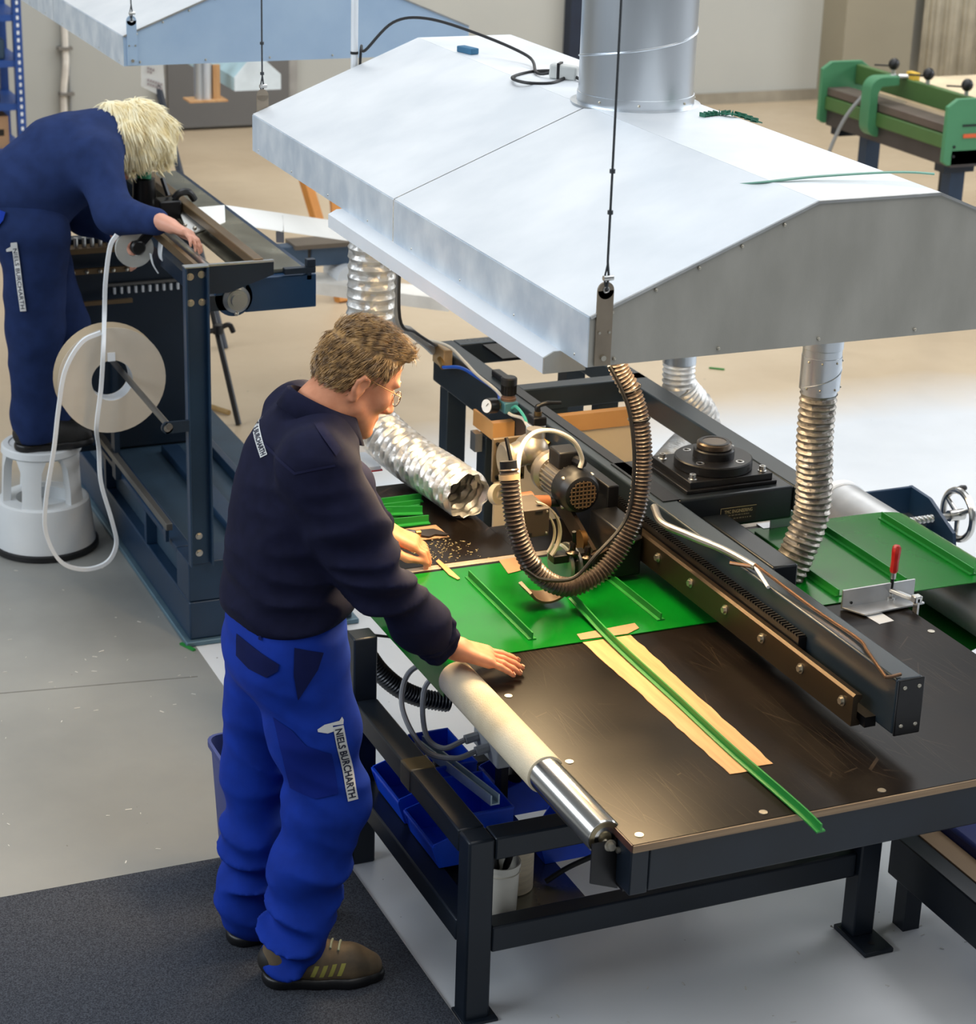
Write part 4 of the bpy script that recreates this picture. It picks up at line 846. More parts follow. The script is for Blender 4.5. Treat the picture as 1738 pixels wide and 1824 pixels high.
# spiral suction hose
hp = [(2.345, 4.62, 1.60), yp(1100, 650, 4.61), yp(1122, 692, 4.6), yp(1138, 745, 4.59), yp(1144, 830, 4.58), yp(1130, 920, 4.57), yp(1085, 1005, 4.56), yp(1030, 1042, 4.56), yp(985, 1040, 4.56), yp(945, 1005, 4.57), yp(920, 945, 4.58), yp(910, 885, 4.60), yp(906, 835, 4.62)]
sh_ = thing('suction_hose', 'dark grey spiral suction hose looping from the hood down to the cutting head', 'hose', (2.3, 4.58, 0.82))
corr(hp, 0.0235, 0.0105, 0.0032, 20, 4).build('ribbed_hose', hose_m, sh_, ang=85)
e0, e1_ = V3(hp[-1]), V3(hp[-2]); dd = (e0-e1_).normalized()
MB().cyl(e0, e0+dd*0.02, 0.022, n=20).build('cuff', black_pl, sh_)
MB().cyl(e0-dd*0.028, e0-dd*0.014, 0.0275, n=20).build('clip_band', mat('cream_band', (206, 180, 140), 0.5), sh_)
for p in (2, 3, 9):
    a_, b_ = V3(hp[p]), V3(hp[p+1]); MB().torus(a_, b_-a_, 0.028, 0.0025, 20, 6).build('cable_tie', cable_b, sh_)
fl_ = [(p[0]-0.03, p[1]-0.012, p[2]+0.004) for p in hp[1:6]]+[yp(1060, 990, 4.53), yp(1020, 1030, 4.53), yp(965, 1032, 4.53), yp(935, 1015, 4.54)]
MB().tube(spline(fl_, 6), 0.0052, 8).build('strapped_cable', cable_b, sh_)

# ------------------------------------------------------------------ air fittings on the beam
ar = thing('air_regulator', 'compressed air regulator with round gauge mounted on the beam', 'regulator', xp(905, 720, 2.57))
c = V3(xp(905, 722, 2.565))
MB().box((c.x-0.025, c.y-0.03, c.z-0.018), (c.x+0.022, c.y+0.025, c.z+0.018)).build('valve_body', mat('petrol_blue_casting', (62, 108, 118), 0.4), ar, bev=0.004)
MB().lathe((c.x, c.y, c.z+0.018), (0, 0, 1), [(0.024, 0), (0.024, 0.008), (0.021, 0.01), (0.021, 0.02)], 20).build('collar', mat('rusty_collar', (98, 72, 56), 0.5), ar)
mb = MB().lathe((c.x, c.y, c.z+0.036), (0, 0, 1), [(0.022, 0), (0.022, 0.03), (0.025, 0.032), (0.025, 0.052), (0.021, 0.056), (0, 0.056)], 24)
for i in range(18):
    a = 2*math.pi*i/18; mb.bar((c.x+0.0225*math.cos(a), c.y+0.0225*math.sin(a), c.z+0.038), (c.x+0.0225*math.cos(a), c.y+0.0225*math.sin(a), c.z+0.066), 0.003, 0.003)
mb.build('knob', black_pl, ar)
g0 = V3((c.x-0.04, c.y+0.012, c.z)); ax = Vector((-1, -0.35, 0.15)).normalized()
gg = MB().cyl(g0, g0+ax*0.034, 0.024, n=24).build('gauge_case', black_pl, ar)
MB().cyl(g0+ax*0.0342, g0+ax*0.036, 0.021, n=24).build('gauge_face', white_paint, gg)
MB().bar(g0+ax*0.0364, g0+ax*0.0364+Vector((0.002, -0.01, 0.011)), 0.001, 0.002).build('needle', black_pl, gg)
MB().cyl((c.x-0.025, c.y, c.z), g0, 0.008, n=10).build('nipple', brass, ar)
va = thing('lever_valve', 'small white and black lever valve on the beam face', 'valve', xp(958, 765, 2.57))
v0 = V3(xp(957, 762, 2.56))
MB().box((v0.x-0.022, v0.y-0.022, v0.z-0.035), (v0.x+0.018, v0.y+0.022, v0.z+0.012)).build('valve_body', alu, va, bev=0.003)
MB().box((v0.x-0.024, v0.y-0.024, v0.z+0.012), (v0.x+0.02, v0.y+0.024, v0.z+0.04)).build('valve_head', black_pl, va, bev=0.004)
MB().box((v0.x-0.026, v0.y-0.024, v0.z-0.037), (v0.x-0.0222, v0.y+0.024, v0.z+0.01)).build('side_label', white_paint, va)
MB().cyl((v0.x, v0.y, v0.z+0.04), (v0.x, v0.y, v0.z+0.052), 0.012, n=12).build('spindle', mat('dark_brass', (96, 80, 56), 0.4, 0.7), va)
MB().tube(spline([(v0.x, v0.y, v0.z+0.05), (v0.x, v0.y, v0.z+0.068), (v0.x+0.03, v0.y-0.004, v0.z+0.076), (v0.x+0.07, v0.y-0.008, v0.z+0.074)], 5), [0.009]*6+[0.007]*5+[0.005]*5, 10).build('lever', black_pl, va)
MB().cyl((v0.x+0.004, v0.y-0.02, v0.z-0.03), (v0.x+0.02, v0.y-0.045, v0.z-0.04), 0.009, n=10).build('fitting', brass, va)
bf = thing('pipe_bracket', 'brass hose fitting on a tan wooden bracket at the far beam end', 'fitting', xp(790, 640, 2.56))
b1 = V3(xp(786, 632, 2.565))
MB().box((b1.x-0.012, b1.y-0.05, b1.z-0.035), (b1.x+0.02, b1.y+0.05, b1.z+0.03)).build('bracket', mat('tan_bracket', (170, 144, 108), 0.6), bf, bev=0.003)
MB().cyl((b1.x-0.012, b1.y-0.02, b1.z-0.01), (b1.x-0.03, b1.y-0.09, b1.z-0.014), 0.012, 0.009, n=12).build('brass_nipple', brass, bf)
for nm, lab, m_, r_, pts in (
    ('air_hose', 'blue air hose running along the beam to the regulator', mat('blue_hose', (30, 86, 190), 0.4), 0.0055, [(b1.x-0.03, b1.y-0.09, b1.z-0.014), xp(820, 655, 2.56), xp(850, 672, 2.57), xp(885, 697, 2.57), (c.x-0.02, c.y+0.02, c.z+0.01)]),
    ('air_hose', 'white air hose running above the blue hose along the beam', cable_w, 0.005, [xp(735, 612, 2.5), xp(765, 607, 2.55), xp(800, 618, 2.56), xp(828, 645, 2.56), xp(850, 668, 2.565), xp(888, 700, 2.56), xp(905, 735, 2.555), xp(930, 745, 2.555), (v0.x-0.02, v0.y+0.03, v0.z+0.0)]),
    ('air_hose', 'short turquoise air hose between regulator and lever valve', mat('turquoise_hose', (70, 170, 150), 0.4), 0.0045, [(c.x, c.y-0.03, c.z), xp(920, 725, 2.555), xp(935, 745, 2.55), (v0.x-0.02, v0.y+0.02, v0.z-0.02)]),
    ('cable_bundle', 'grey cable bundle coming down from behind the head to the beam', cable_g, 0.014, [(2.30, 6.06, 1.69), (2.33, 6.06, 1.45), yp(705, 565, 6.05), yp(730, 590, 6.1), yp(755, 610, 6.15), (b1.x-0.01, b1.y+0.05, b1.z)]),
    ('black_lead', 'black lead tied along the grey cable bundle', cable_b, 0.005, [(2.32, 6.05, 1.69), (2.34, 6.05, 1.45), yp(712, 566, 6.0), yp(740, 592, 6.05), yp(770, 612, 6.1), (b1.x, b1.y+0.04, b1.z+0.02)])):
    tag(MB().tube(spline(pts, 7), r_, 10).build(nm, m_), lab, 'cable' if 'cable' in nm or 'lead' in nm else 'hose')
# ------------------------------------------------------------------ foil ducts
fd = thing('foil_duct', 'crumpled foil duct hanging down and lying open on the table', 'duct', (2.25, 5.5, T), 'foil ducts')
pth = [(2.20, 5.92, 1.68), (2.20, 5.92, 1.45), (2.195, 5.92, 1.22), (2.18, 5.93, 1.05), (2.17, 5.90, 0.94), (2.19, 5.78, 0.885), (2.22, 5.6, 0.86), (2.245, 5.42, 0.858), (2.262, 5.27, 0.855)]
dm_ = corr(pth, 0.070, 0.030, 0.0045, 48, 5, 0.0038, 4).build('foil_tube', foil, fd, ang=28)
sd = dm_.modifiers.new('thick', 'SOLIDIFY'); sd.thickness = 0.0015
fe = V3(pth[-1]); ft = tag(MB().lathe((fe.x+0.075, fe.y-0.02, fe.z+0.005), (0.35, -1, 0.2), [(0.014, 0), (0.030, 0), (0.031, 0.002), (0.031, 0.02), (0.030, 0.022), (0.014, 0.022), (0.014, 0)], 24).build('tape_ring', mat('cream_ring', (222, 206, 170), 0.6)), 'small cream tape ring stuck at the mouth of the foil duct', 'roll')
f2 = thing('foil_duct', 'foil duct with riveted steel sleeve hanging from the hood to the right belt', 'duct', (2.85, 4.4, 0.85), 'foil ducts')
DT = yp(1458, 700, 4.58)
corr([DT, yp(1451, 780, 4.58), yp(1450, 850, 4.58), yp(1446, 910, 4.58), yp(1428, 965, 4.58), yp(1408, 1010, 4.58), yp(1400, 1028, 4.58)], 0.047, 0.0175, 0.0035, 36, 5, 0.0020, 9).build('foil_tube', mat('bronze_grey_foil', (138, 132, 124), 0.42, 0.7, vs=30, col2=(176, 170, 162), bump=0.7, bs=60), f2, ang=28)
sl = MB().lathe((DT[0], 4.58, DT[2]), (0, 0, 1), [(0.046, -0.004), (0.048, -0.004), (0.048, 0.012), (0.054, 0.014), (0.054, 0.105), (0.0525, 0.106), (0.0525, 0.125), (0.0545, 0.127), (0.0545, 0.42)], 40).build('sleeve', duct_steel, f2)
for a in (3.5, 4.2, 5.0, 5.7):
    for zz in (0.022, 0.095): MB().sphere((DT[0]+0.0545*math.cos(a), 4.58+0.0545*math.sin(a), DT[2]+zz), 0.0032, 8, 5).build('rivet', bolt_m, sl)
MB().tube([(DT[0]+0.0545*math.cos(a), 4.58+0.0545*math.sin(a), DT[2]+0.02+0.02*(a-3.2)) for a in np.linspace(3.2, 6.3, 20)], 0.0015, 5).build('seam', duct_steel, sl)
f3 = thing('foil_duct', 'foil duct curving behind the right-hand bar of the beam frame', 'duct', (3.40, 6.0, 0.5), 'foil ducts')
a3 = [yp(1210, 640, 6.0), yp(1214, 690, 6.0), yp(1240, 722, 6.0), yp(1254, 760, 6.0), yp(1215, 800, 5.9), yp(1180, 840, 5.75)]
a3 = [(a3[0][0], 6.0, 1.75)]+a3
corr(a3, 0.053, 0.018, 0.0035, 36, 5, 0.0012, 12).build('foil_tube', foil, f3, ang=28)
MB().cyl((a3[1][0], 6.0, a3[1][2]-0.01), (a3[1][0], 6.0, a3[1][2]+0.06), 0.057, n=32).build('collar', duct_steel, f3)
# ------------------------------------------------------------------ strip machine on the left
lm = thing('strip_machine', 'tall navy strip cutting machine at which the second worker bends', 'machine', (2.0, 7.3, 0))
dk_navy = mat('dark_navy_panel', (20, 36, 52), 0.4, 0.1, vs=3, var=0.15)
MB().box((1.705, 6.33, 0), (2.32, 8.35, 0.018)).build('sole_plate', mat('blue_grey_sole', (96, 124, 140), 0.4, 0.4), lm, bev=0.004)
MB().box((1.722, 6.347, 0.018), (2.30, 8.33, 0.155)).build('base_plinth', navy_m, lm, bev=0.006)
MB().box((1.722, 6.347, 0.157), (2.30, 6.50, 0.298)).build('base_front', navy_m, lm, bev=0.005)
MB().box((1.76, 6.50, 0.157), (1.775, 8.3, 0.27)).build('base_side', mat('dusty_navy', (44, 66, 84), 0.5, vs=5), lm)
MB().box((1.775, 6.50, 0.24), (2.28, 8.3, 0.262)).build('base_deck', mat('dusty_navy', (60, 84, 104), 0.5, vs=5), lm)
MB().box((1.722, 6.50, 0.278), (1.775, 8.33, 0.30)).build('base_rim', navy_m, lm, bev=0.003)
for yy in (6.9, 7.5, 8.1): MB().box((1.722, yy, 0.157), (1.76, yy+0.03, 0.278)).build('base_rib', navy_m, lm)
MB().box((1.95, 6.5, 0.262), (2.02, 7.55, 0.29)).box((2.12, 6.5, 0.262), (2.15, 7.55, 0.30)).build('deck_channel', navy_m, lm, bev=0.004)
MB().box((1.690, 6.50, 0.36), (1.712, 7.75, 0.385)).build('side_bar', mat('worn_bar_steel', (110, 108, 104), 0.4, 0.7), lm, bev=0.002)
for yy in (6.55, 7.6): MB().box((1.70, yy, 0.30), (1.712, yy+0.03, 0.36)).build('bar_bracket', navy_m, lm)
pz0, pz1 = 0.295, 1.309
po = MB().box((1.722, 6.338, pz0), (1.80, 6.346, pz1)).box((1.722, 6.31, pz0), (1.729, 6.338, pz1)).box((1.793, 6.31, pz0), (1.80, 6.338, pz1)).build('post', navy_m, lm, bev=0.002)
MB().box((1.722, 6.31, pz1), (1.80, 6.346, pz1+0.004)).build('post_cap', steel, po)
for (x, zz) in ((1.757, 0.335), (1.757, 0.395), (1.745, 1.275), (1.782, 1.28), (1.745, 1.19), (1.782, 1.19)): hexbolt(MB(), (x, 6.337, zz), (0, -1, 0), 0.008, 0.006).build('bolt', bolt_m, po)
MB().prism([(1.80, 6.336, 1.309), (2.02, 6.336, 1.309), (2.02, 6.336, 1.262), (1.87, 6.336, 1.214), (1.80, 6.336, 1.214)], (0, 0.008, 0)).build('end_plate', dk_navy, lm)
MB().box((1.80, 6.332, 1.305), (2.02, 6.346, 1.311)).build('plate_edge', steel, lm)
MB().box((1.93, 6.36, 1.137), (2.172, 6.50, 1.248)).build('drive_box', mat('bright_navy', (22, 62, 100), 0.35, 0.1, vs=4), lm, bev=0.004)
dr = MB().cyl((1.894, 6.36, 1.190), (1.894, 6.50, 1.190), 0.062, n=30).build('drive_hub', mat('bright_navy', (22, 62, 100), 0.35), lm)
MB().lathe((1.90, 6.359, 1.185), (0, -1, 0), [(0.045, 0), (0.045, 0.008), (0.034, 0.012), (0.034, 0.02), (0.022, 0.02), (0.022, 0.03), (0, 0.03)], 28).build('bearing', mat('grey_bearing', (150, 154, 156), 0.3, 0.8), dr)
for zz in (1.233, 1.138): MB().sphere((1.90, 6.352, zz), 0.008, 8, 6).build('bolt', bolt_m, dr)
MB().box((1.93, 6.40, 1.25), (2.14, 7.95, 1.262)).build('zinc_bed', mat('worn_zinc_bed', (132, 130, 116), 0.25, 0.8, vs=6, col2=(180, 176, 156), rvar=0.1), lm)
MB().box((2.14, 6.36, 1.23), (2.155, 7.95, 1.262)).build('bed_edge', navy_m, lm)
MB().box((2.06, 6.345, 1.255), (2.165, 6.37, 1.275)).box((2.135, 6.345, 1.275), (2.165, 6.37, 1.30)).build('bed_stop', dk_navy, lm, bev=0.002)
MB().box((1.955, 6.346, 1.285), (1.99, 8.0, 1.315)).build('press_bar', mat('brown_press_bar', (122, 100, 72), 0.35, 0.5, vs=4), lm, bev=0.003)
MB().box((1.99, 6.346, 1.27), (2.005, 8.0, 1.30)).build('press_bar_side', mat('dark_press_bar', (60, 50, 50), 0.4, 0.5), lm)
MB().box((1.80, 6.346, 1.245), (1.815, 7.95, 1.275)).build('front_rail', mat('brown_press_bar', (122, 100, 72), 0.35, 0.5), lm)
MB().box((1.815, 6.36, 1.15), (1.93, 7.95, 1.20)).build('trough', dk_navy, lm)
MB().cyl((1.875, 6.36, 1.225), (1.875, 7.9, 1.225), 0.02, n=16).build('feed_shaft', steel, lm)
MB().box((1.62, 7.62, 0.27), (2.14, 7.68, 1.10)).build('front_panel', dk_navy, lm, bev=0.004)
MB().box((1.80, 7.90, 0.27), (2.14, 8.0, 1.25)).build('back_support', dk_navy, lm)
rk_ = MB().box((1.78, 7.605, 0.915), (2.10, 7.62, 0.925)).build('scale_bar', mat('worn_bar_steel', (110, 108, 104), 0.4, 0.7), lm)
for k in range(11): MB().box((1.80+k*0.027, 7.602, 0.885), (1.808+k*0.027, 7.62, 0.91)).build('scale_pin', white_paint, rk_)
r2 = MB().box((1.62, 7.55, 1.06), (1.86, 7.62, 1.08)).box((1.62, 7.56, 0.98), (1.86, 7.575, 1.0)).box((1.62, 7.56, 0.86), (1.86, 7.575, 0.875)).build('guide_bar', mat('brown_press_bar', (122, 100, 72), 0.35, 0.5), lm)
for k in range(6): MB().cyl((1.66+k*0.03, 7.58, 1.08), (1.66+k*0.03, 7.58, 1.115), 0.009, n=10).build('guide_pin', steel, r2)
for k in range(5): MB().sphere((1.64+k*0.05, 7.555, 0.99), 0.008, 8, 6).build('bolt', bolt_m, r2)
hd = V3((1.83, 7.30, 1.25))
MB().cyl((1.875, 7.40, 1.24), (1.875, 7.40, 1.36), 0.045, 0.04, n=18).build('cutter_motor', black_steel, lm)
MB().cyl((1.875, 7.40, 1.36), (1.882, 7.41, 1.42), 0.026, n=16).build('green_grip', mat('bright_green_grip', (40, 150, 110), 0.4), lm)
MB().box((1.83, 7.36, 1.20), (1.92, 7.46, 1.26)).build('cutter_base', mat('green_black_base', (16, 60, 50), 0.4), lm, bev=0.004)
MB().tube(spline([(1.93, 7.20, 1.325), (1.95, 7.20, 1.345), (1.985, 7.21, 1.345), (2.01, 7.22, 1.315)], 5), 0.013, 10).build('clamp_bow', black_steel, lm)
MB().box((1.87, 7.17, 1.25), (1.95, 7.25, 1.325)).build('clamp_head', black_steel, lm, bev=0.006)
MB().bar((1.92, 7.24, 1.33), (1.905, 7.26, 1.39), 0.012, 0.012).build('clamp_lever', black_steel, lm)
for k in range(5): MB().sphere((1.845+k*0.02, 7.12-k*0.05, 1.285), 0.008, 8, 6).build('bolt', bolt_m, lm)
MB().box((1.645, 6.30, 0.775), (1.722, 6.312, 0.812)).cyl((1.65, 6.30, 0.793), (1.65, 6.312, 0.793), 0.0185, n=16).build('reel_bracket', dk_navy, lm)
MB().cyl((1.655, 6.29, 0.80), (1.655, 7.30, 0.80), 0.0105, n=14).build('reel_shaft', mat('worn_bar_steel', (110, 108, 104), 0.4, 0.7), lm)
hexbolt(MB(), (1.65, 6.30, 0.793), (0, -1, 0), 0.008, 0.006).build('bolt', bolt_m, lm)
MB().box((1.60, 7.28, 0.6), (1.72, 7.30, 0.83)).box((1.70, 7.25, 0.28), (1.72, 7.30, 0.83)).build('shaft_bearing', dk_navy, lm)
MB().tube([(1.60, 7.55, 1.10), (1.56, 7.50, 1.14), (1.50, 7.48, 1.145)], 0.012, 8).build('lever', black_steel, lm)
# reel of white tape
rc = V3(yp(200, 678, 6.86)); re = thing('tape_reel', 'cardboard reel of white tape hanging on the machine shaft', 'reel', (rc.x, rc.y, rc.z-0.19))
cardg = mat('grey_cardboard', (206, 196, 180), 0.7, 0, vs=5, var=0.06); cardb = mat('tan_cardboard', (206, 186, 156), 0.7, 0, vs=5, var=0.06)
for (dy, m_) in ((0.0, cardg), (0.072, cardb)):
    MB().lathe((rc.x, rc.y+dy, rc.z), (0, 1, 0), [(0.072, 0), (0.187, 0), (0.187, 0.003), (0.072, 0.003), (0.072, 0)], 48).build('flange', m_, re)
MB().lathe((rc.x, rc.y+0.003, rc.z), (0, 1, 0), [(0.071, 0), (0.16, 0), (0.16, 0.068), (0.071, 0.068), (0.071, 0)], 40).build('wound_tape', white_paint, re)
MB().box((rc.x-0.014, rc.y-0.004, rc.z+0.07), (rc.x+0.012, rc.y-0.0005, rc.z+0.10)).build('tape_patch', white_paint, re)
def ribbon(pts, w_, th, n=8):
    P = spline(pts, n); mb = MB(); q = []; f = []; m = len(P)
    for i, p in enumerate(P):
        a = V3(P[min(i+1, m-1)])-V3(P[max(i-1, 0)]); u = Vector((0, 1, 0)); v = a.cross(u).normalized()
        for (s, h) in ((-1, -1), (1, -1), (1, 1), (-1, 1)): q.append(V3(p)+u*(s*w_/2)+v*(h*th/2))
    for i in range(m-1): f += [(i*4+k, i*4+(k+1) % 4, i*4+4+(k+1) % 4, i*4+4+k) for k in range(4)]
    f += [(3, 2, 1, 0), ((m-1)*4, (m-1)*4+1, (m-1)*4+2, (m-1)*4+3)]
    return mb.add(q, f)
ty = rc.y+0.03
tp = [yp(208, 418, ty), yp(196, 440, ty), yp(188, 500, ty), yp(186, 560, ty), yp(184, 620, ty-0.11), yp(180, 690, ty-0.10), yp(172, 760, ty-0.09), yp(176, 800, ty), yp(180, 860, ty), yp(200, 930, ty), yp(207, 970, ty), yp(190, 1002, ty), yp(150, 1014, ty), yp(108, 1000, ty), yp(82, 950, ty), yp(82, 890, ty-0.02), yp(96, 800, ty-0.06), yp(104, 730, ty-0.08), yp(116, 660, ty-0.09), yp(145, 610, ty-0.09), yp(180, 592, ty-0.09)]
def px_tube(): return ribbon(tp, 0.012, 0.013)
tag(px_tube().build('white_tape', white_paint, ang=60), 'long white tape looping from the reel down to the floor and up', 'tape')
gd = yp(240, 443, 7.0)
dsc = thing('tape_disc', 'grey tape disc with black hub under the second worker hands', 'disc', (gd[0], 7.0, gd[2]-0.07))
MB().lathe((gd[0], 7.0, gd[2]), (0, 1, 0), [(0.028, 0), (0.066, 0), (0.066, 0.016), (0.028, 0.016), (0.028, 0)], 36).build('disc', mat('pale_grey_disc', (186, 186, 180), 0.5), dsc)
MB().lathe((gd[0]+0.01, 6.995, gd[2]+0.005), (0, -1, 0), [(0.0, 0.012), (0.02, 0.012), (0.026, 0.006), (0.026, -0.012), (0, -0.012)], 20).build('hub', black_pl, dsc)
MB().bar((gd[0], 6.99, gd[2]), (gd[0]+0.06, 7.0, gd[2]+0.06), 0.012, 0.03).build('arm', black_steel, dsc)
for i, pp in enumerate(([yp(268, 452, 6.98), yp(272, 470, 6.97), yp(281, 486, 6.97)], [yp(286, 432, 6.98), yp(285, 455, 6.96), yp(293, 472, 6.96), yp(306, 482, 6.96)])):
    tag(ribbon(pp, 0.02 if i == 0 else 0.045, 0.003).build('tape_end', white_paint, ang=60), ('short narrow white tape end' if i == 0 else 'wider curled white tape end')+' hanging below the second worker hands', 'tape', 'tape ends')
# step stool
st = thing('step_stool', 'round pale grey plastic step stool under the second worker', 'stool', (1.462, 7.40, 0))
stm = mat('pale_grey_plastic', (214, 218, 220), 0.45, vs=4, var=0.04); sx, sy = 1.462, 7.40
MB().lathe((sx, sy, 0), (0, 0, 1), [(0.185, 0.0), (0.196, 0.004), (0.196, 0.022), (0.186, 0.026)], 44).build('rubber_rim', black_pl, st)
MB().lathe((sx, sy, 0), (0, 0, 1), [(0.186, 0.02), (0.183, 0.05), (0.170, 0.17), (0.166, 0.188), (0.158, 0.194), (0.10, 0.194), (0.10, 0.15), (0.14, 0.15)], 44).build('lower_step', stm, st)
MB().lathe((sx, sy, 0), (0, 0, 1), [(0.0, 0.372), (0.138, 0.372), (0.146, 0.380), (0.143, 0.402), (0.138, 0.407), (0.118, 0.409), (0.116, 0.405), (0.0, 0.405)], 44).build('seat', stm, st)
for k in range(5):
    a0 = 2*math.pi*k/5+0.45; q = []; f = []; n = 7
    for j, (zz, r_, hw_) in enumerate(((0.19, 0.152, 0.26), (0.25, 0.148, 0.24), (0.33, 0.143, 0.28), (0.376, 0.139, 0.42))):
        for i in range(n):
            a = a0-hw_+2*hw_*i/(n-1); q.append((sx+r_*math.cos(a), sy+r_*math.sin(a), zz))
        for i in range(n):
            a = a0+hw_-2*hw_*i/(n-1); q.append((sx+(r_-0.03)*math.cos(a), sy+(r_-0.03)*math.sin(a), zz))
    for j in range(3): f += [(j*14+i, j*14+(i+1) % 14, (j+1)*14+(i+1) % 14, (j+1)*14+i) for i in range(14)]
    MB().add(q, f).build('leg', stm, st)
# blue waste bin and floor mat behind the man
wb = thing('waste_bin', 'dull blue waste bin standing behind the man', 'bin', (1.50, 4.86, 0))
q = []; f = []
cxb, cyb = 1.492, 4.86
def rrect(w_, d, r_, z, n=5):
    o = []
    for (sx_, sy_, a0) in ((1, 1, 0), (-1, 1, 90), (-1, -1, 180), (1, -1, 270)):
        for i in range(n):
            a = R(a0+90*i/(n-1)); o.append((cxb+sx_*(w_/2-r_)+r_*math.cos(a), cyb+sy_*(d/2-r_)+r_*math.sin(a), z))
    return o
rings = [rrect(0.17, 0.17, 0.03, 0.0), rrect(0.205, 0.205, 0.035, 0.36), rrect(0.222, 0.222, 0.04, 0.365), rrect(0.222, 0.222, 0.04, 0.38), rrect(0.205, 0.205, 0.035, 0.38), rrect(0.165, 0.165, 0.03, 0.01)]
for r_ in rings: q += r_
m = 20
for j in range(5): f += [(j*m+i, j*m+(i+1) % m, (j+1)*m+(i+1) % m, (j+1)*m+i) for i in range(m)]
f += [tuple(range(m-1, -1, -1)), tuple(5*m+i for i in range(m))]
MB().add(q, f).build('bucket', mat('dull_blue_plastic', (40, 56, 120), 0.5), wb)
mat_m = mat('charcoal_carpet', (44, 47, 54), 0.95, 0, vs=260, col2=(78, 82, 90), bump=0.5, bs=400, spec=0.1)
o = MB().box((-1.5, 2.0, 0.0), (1.735, 4.955, 0.009)).build('floor_mat', mat_m, bev=0.003); tag(o, 'charcoal ribbed floor mat under the standing man', 'mat')
# little offcuts on the floor
for i, (pp, lab) in enumerate((((1263, 655, 1290, 658), 'short green belt strip lying on the floor under the hood'), ((322, 1146, 346, 1158), 'short green belt strip by the machine base corner'))):
    a, b = zp(pp[0], pp[1], 0.004), zp(pp[2], pp[3], 0.004)
    tag(MB().bar(a, b, 0.012, 0.006).build('floor_offcut', green_cleat), lab, 'strip', 'floor offcuts')
mb = MB(); rr = random.Random(11)
for i in range(120):
    x, y = rr.uniform(0.6, 1.72), rr.uniform(5.0, 7.4)
    if rr.random() < 0.35: x, y = rr.uniform(1.75, 3.2), rr.uniform(3.4, 4.0)
    s = rr.uniform(0.001, 0.004); a = rr.uniform(0, 6.28)
    mb.bar((x, y, 0.001), (x+math.cos(a)*s*rr.uniform(2, 7), y+math.sin(a)*s*4, 0.001), s, 0.001)
tag(mb.build('floor_litter', mat('pale_litter', (206, 204, 198), 0.8), smooth=False), 'tiny pale scraps scattered on the grey floor', 'litter', kind='stuff')
# ------------------------------------------------------------------ background
tri = thing('tripod_stand', 'thin black stand with clamp beside the navy machine', 'stand', zp(425, 756))
a, b = V3(zp(425, 756, 0.005)), V3(yp(376, 545, 8.75))
MB().tube([a, b, b+(b-a)*0.25], 0.014, 8).build('pole', black_steel, tri)
k_ = V3(yp(388, 586, 8.66)); MB().tube(spline([k_+Vector((-0.05, 0, -0.01)), k_, k_+Vector((0.05, 0, 0.015)), k_+Vector((0.07, 0, -0.02))], 4), 0.012, 8).build('clamp', black_steel, tri)
MB().cyl(k_-Vector((0, 0, 0.02)), k_+Vector((0, 0, 0.02)), 0.024, n=12).build('collar', black_steel, tri)
t = tag(MB().tube([zp(375, 724, 0.012), zp(392, 730, 0.014), zp(408, 735, 0.014)], 0.012, 8).build('hand_tool', mat('tan_tool', (150, 120, 70), 0.5)), 'small tan tool lying on the floor by the stand', 'tool')
wbm = mat('white_belt', (250, 250, 246), 0.4, vs=3, var=0.02)
wbt = thing('white_belt', 'bright white belt running from the navy machine over a trestle', 'belt', (2.4, 7.9, 0.9))
pa = [zp(318, 372, 1.275), zp(400, 365, 1.262), zp(617, 396, 0.86), zp(622, 427, 0.86), zp(400, 395, 1.264), zp(335, 416, 1.275)]
def thick_poly(mb, tris, top):
    pass
q = [V3(p) for p in pa]; dn = Vector((0, 0, -0.006)); far1, far2 = q[2]+(q[2]-q[1])*0.5, q[3]+(q[3]-q[4])*0.5
vv = [q[0], q[1], q[4], q[5], q[2], q[3], far1, far2]; vv += [v_+dn for v_ in vv]
ff = [(3, 2, 1, 0), (2, 5, 4, 1), (5, 7, 6, 4)]
ff += [tuple(i+8 for i in f_[::-1]) for f_ in ff[:3]]+[(0, 1, 9, 8), (1, 4, 12, 9), (4, 6, 14, 12), (6, 7, 15, 14), (7, 5, 13, 15), (5, 2, 10, 13), (2, 3, 11, 10), (3, 0, 8, 11)]
MB().add(vv, ff).build('sheet', wbm, wbt, ang=60)
MB().bar(q[2]*0.4+q[1]*0.6+Vector((0, 0, -0.03)), q[3]*0.4+q[4]*0.6+Vector((0, 0, -0.03)), 0.03, 0.04).build('support_roller', steel, wbt)
cb = thing('belt_stand', 'dark blue belt stand with pale roller in the background', 'stand', (3.05, 9.0, 0))
MB().box((2.84, 8.96, 0.575), (3.02, 9.04, 0.665)).box((3.035, 8.96, 0.565), (3.45, 9.04, 0.665)).build('beam', mat('mid_blue_steel', (66, 88, 112), 0.45), cb, bev=0.004)
MB().cyl((3.20, 8.90, 0.51), (3.20, 9.1, 0.51), 0.06, n=24).build('roller', white_paint, cb)
for x in (3.29, 3.37): MB().box((x, 8.97, 0), (x+0.05, 9.03, 0.57)).build('leg', mat('mid_blue_steel', (66, 88, 112), 0.45), cb)
MB().box((2.95, 8.93, 0.655), (3.3, 9.08, 0.675)).build('top_plate', mat('brownish_plate', (110, 98, 84), 0.5), cb)
lo = thing('low_white_belt', 'pale white belt length stretched low behind the man head', 'belt', (3.3, 8.8, 0.45))
qq = [V3(zp(x, y, 0.5)) for x, y in ((560, 486), (800, 518), (800, 536), (560, 505))]
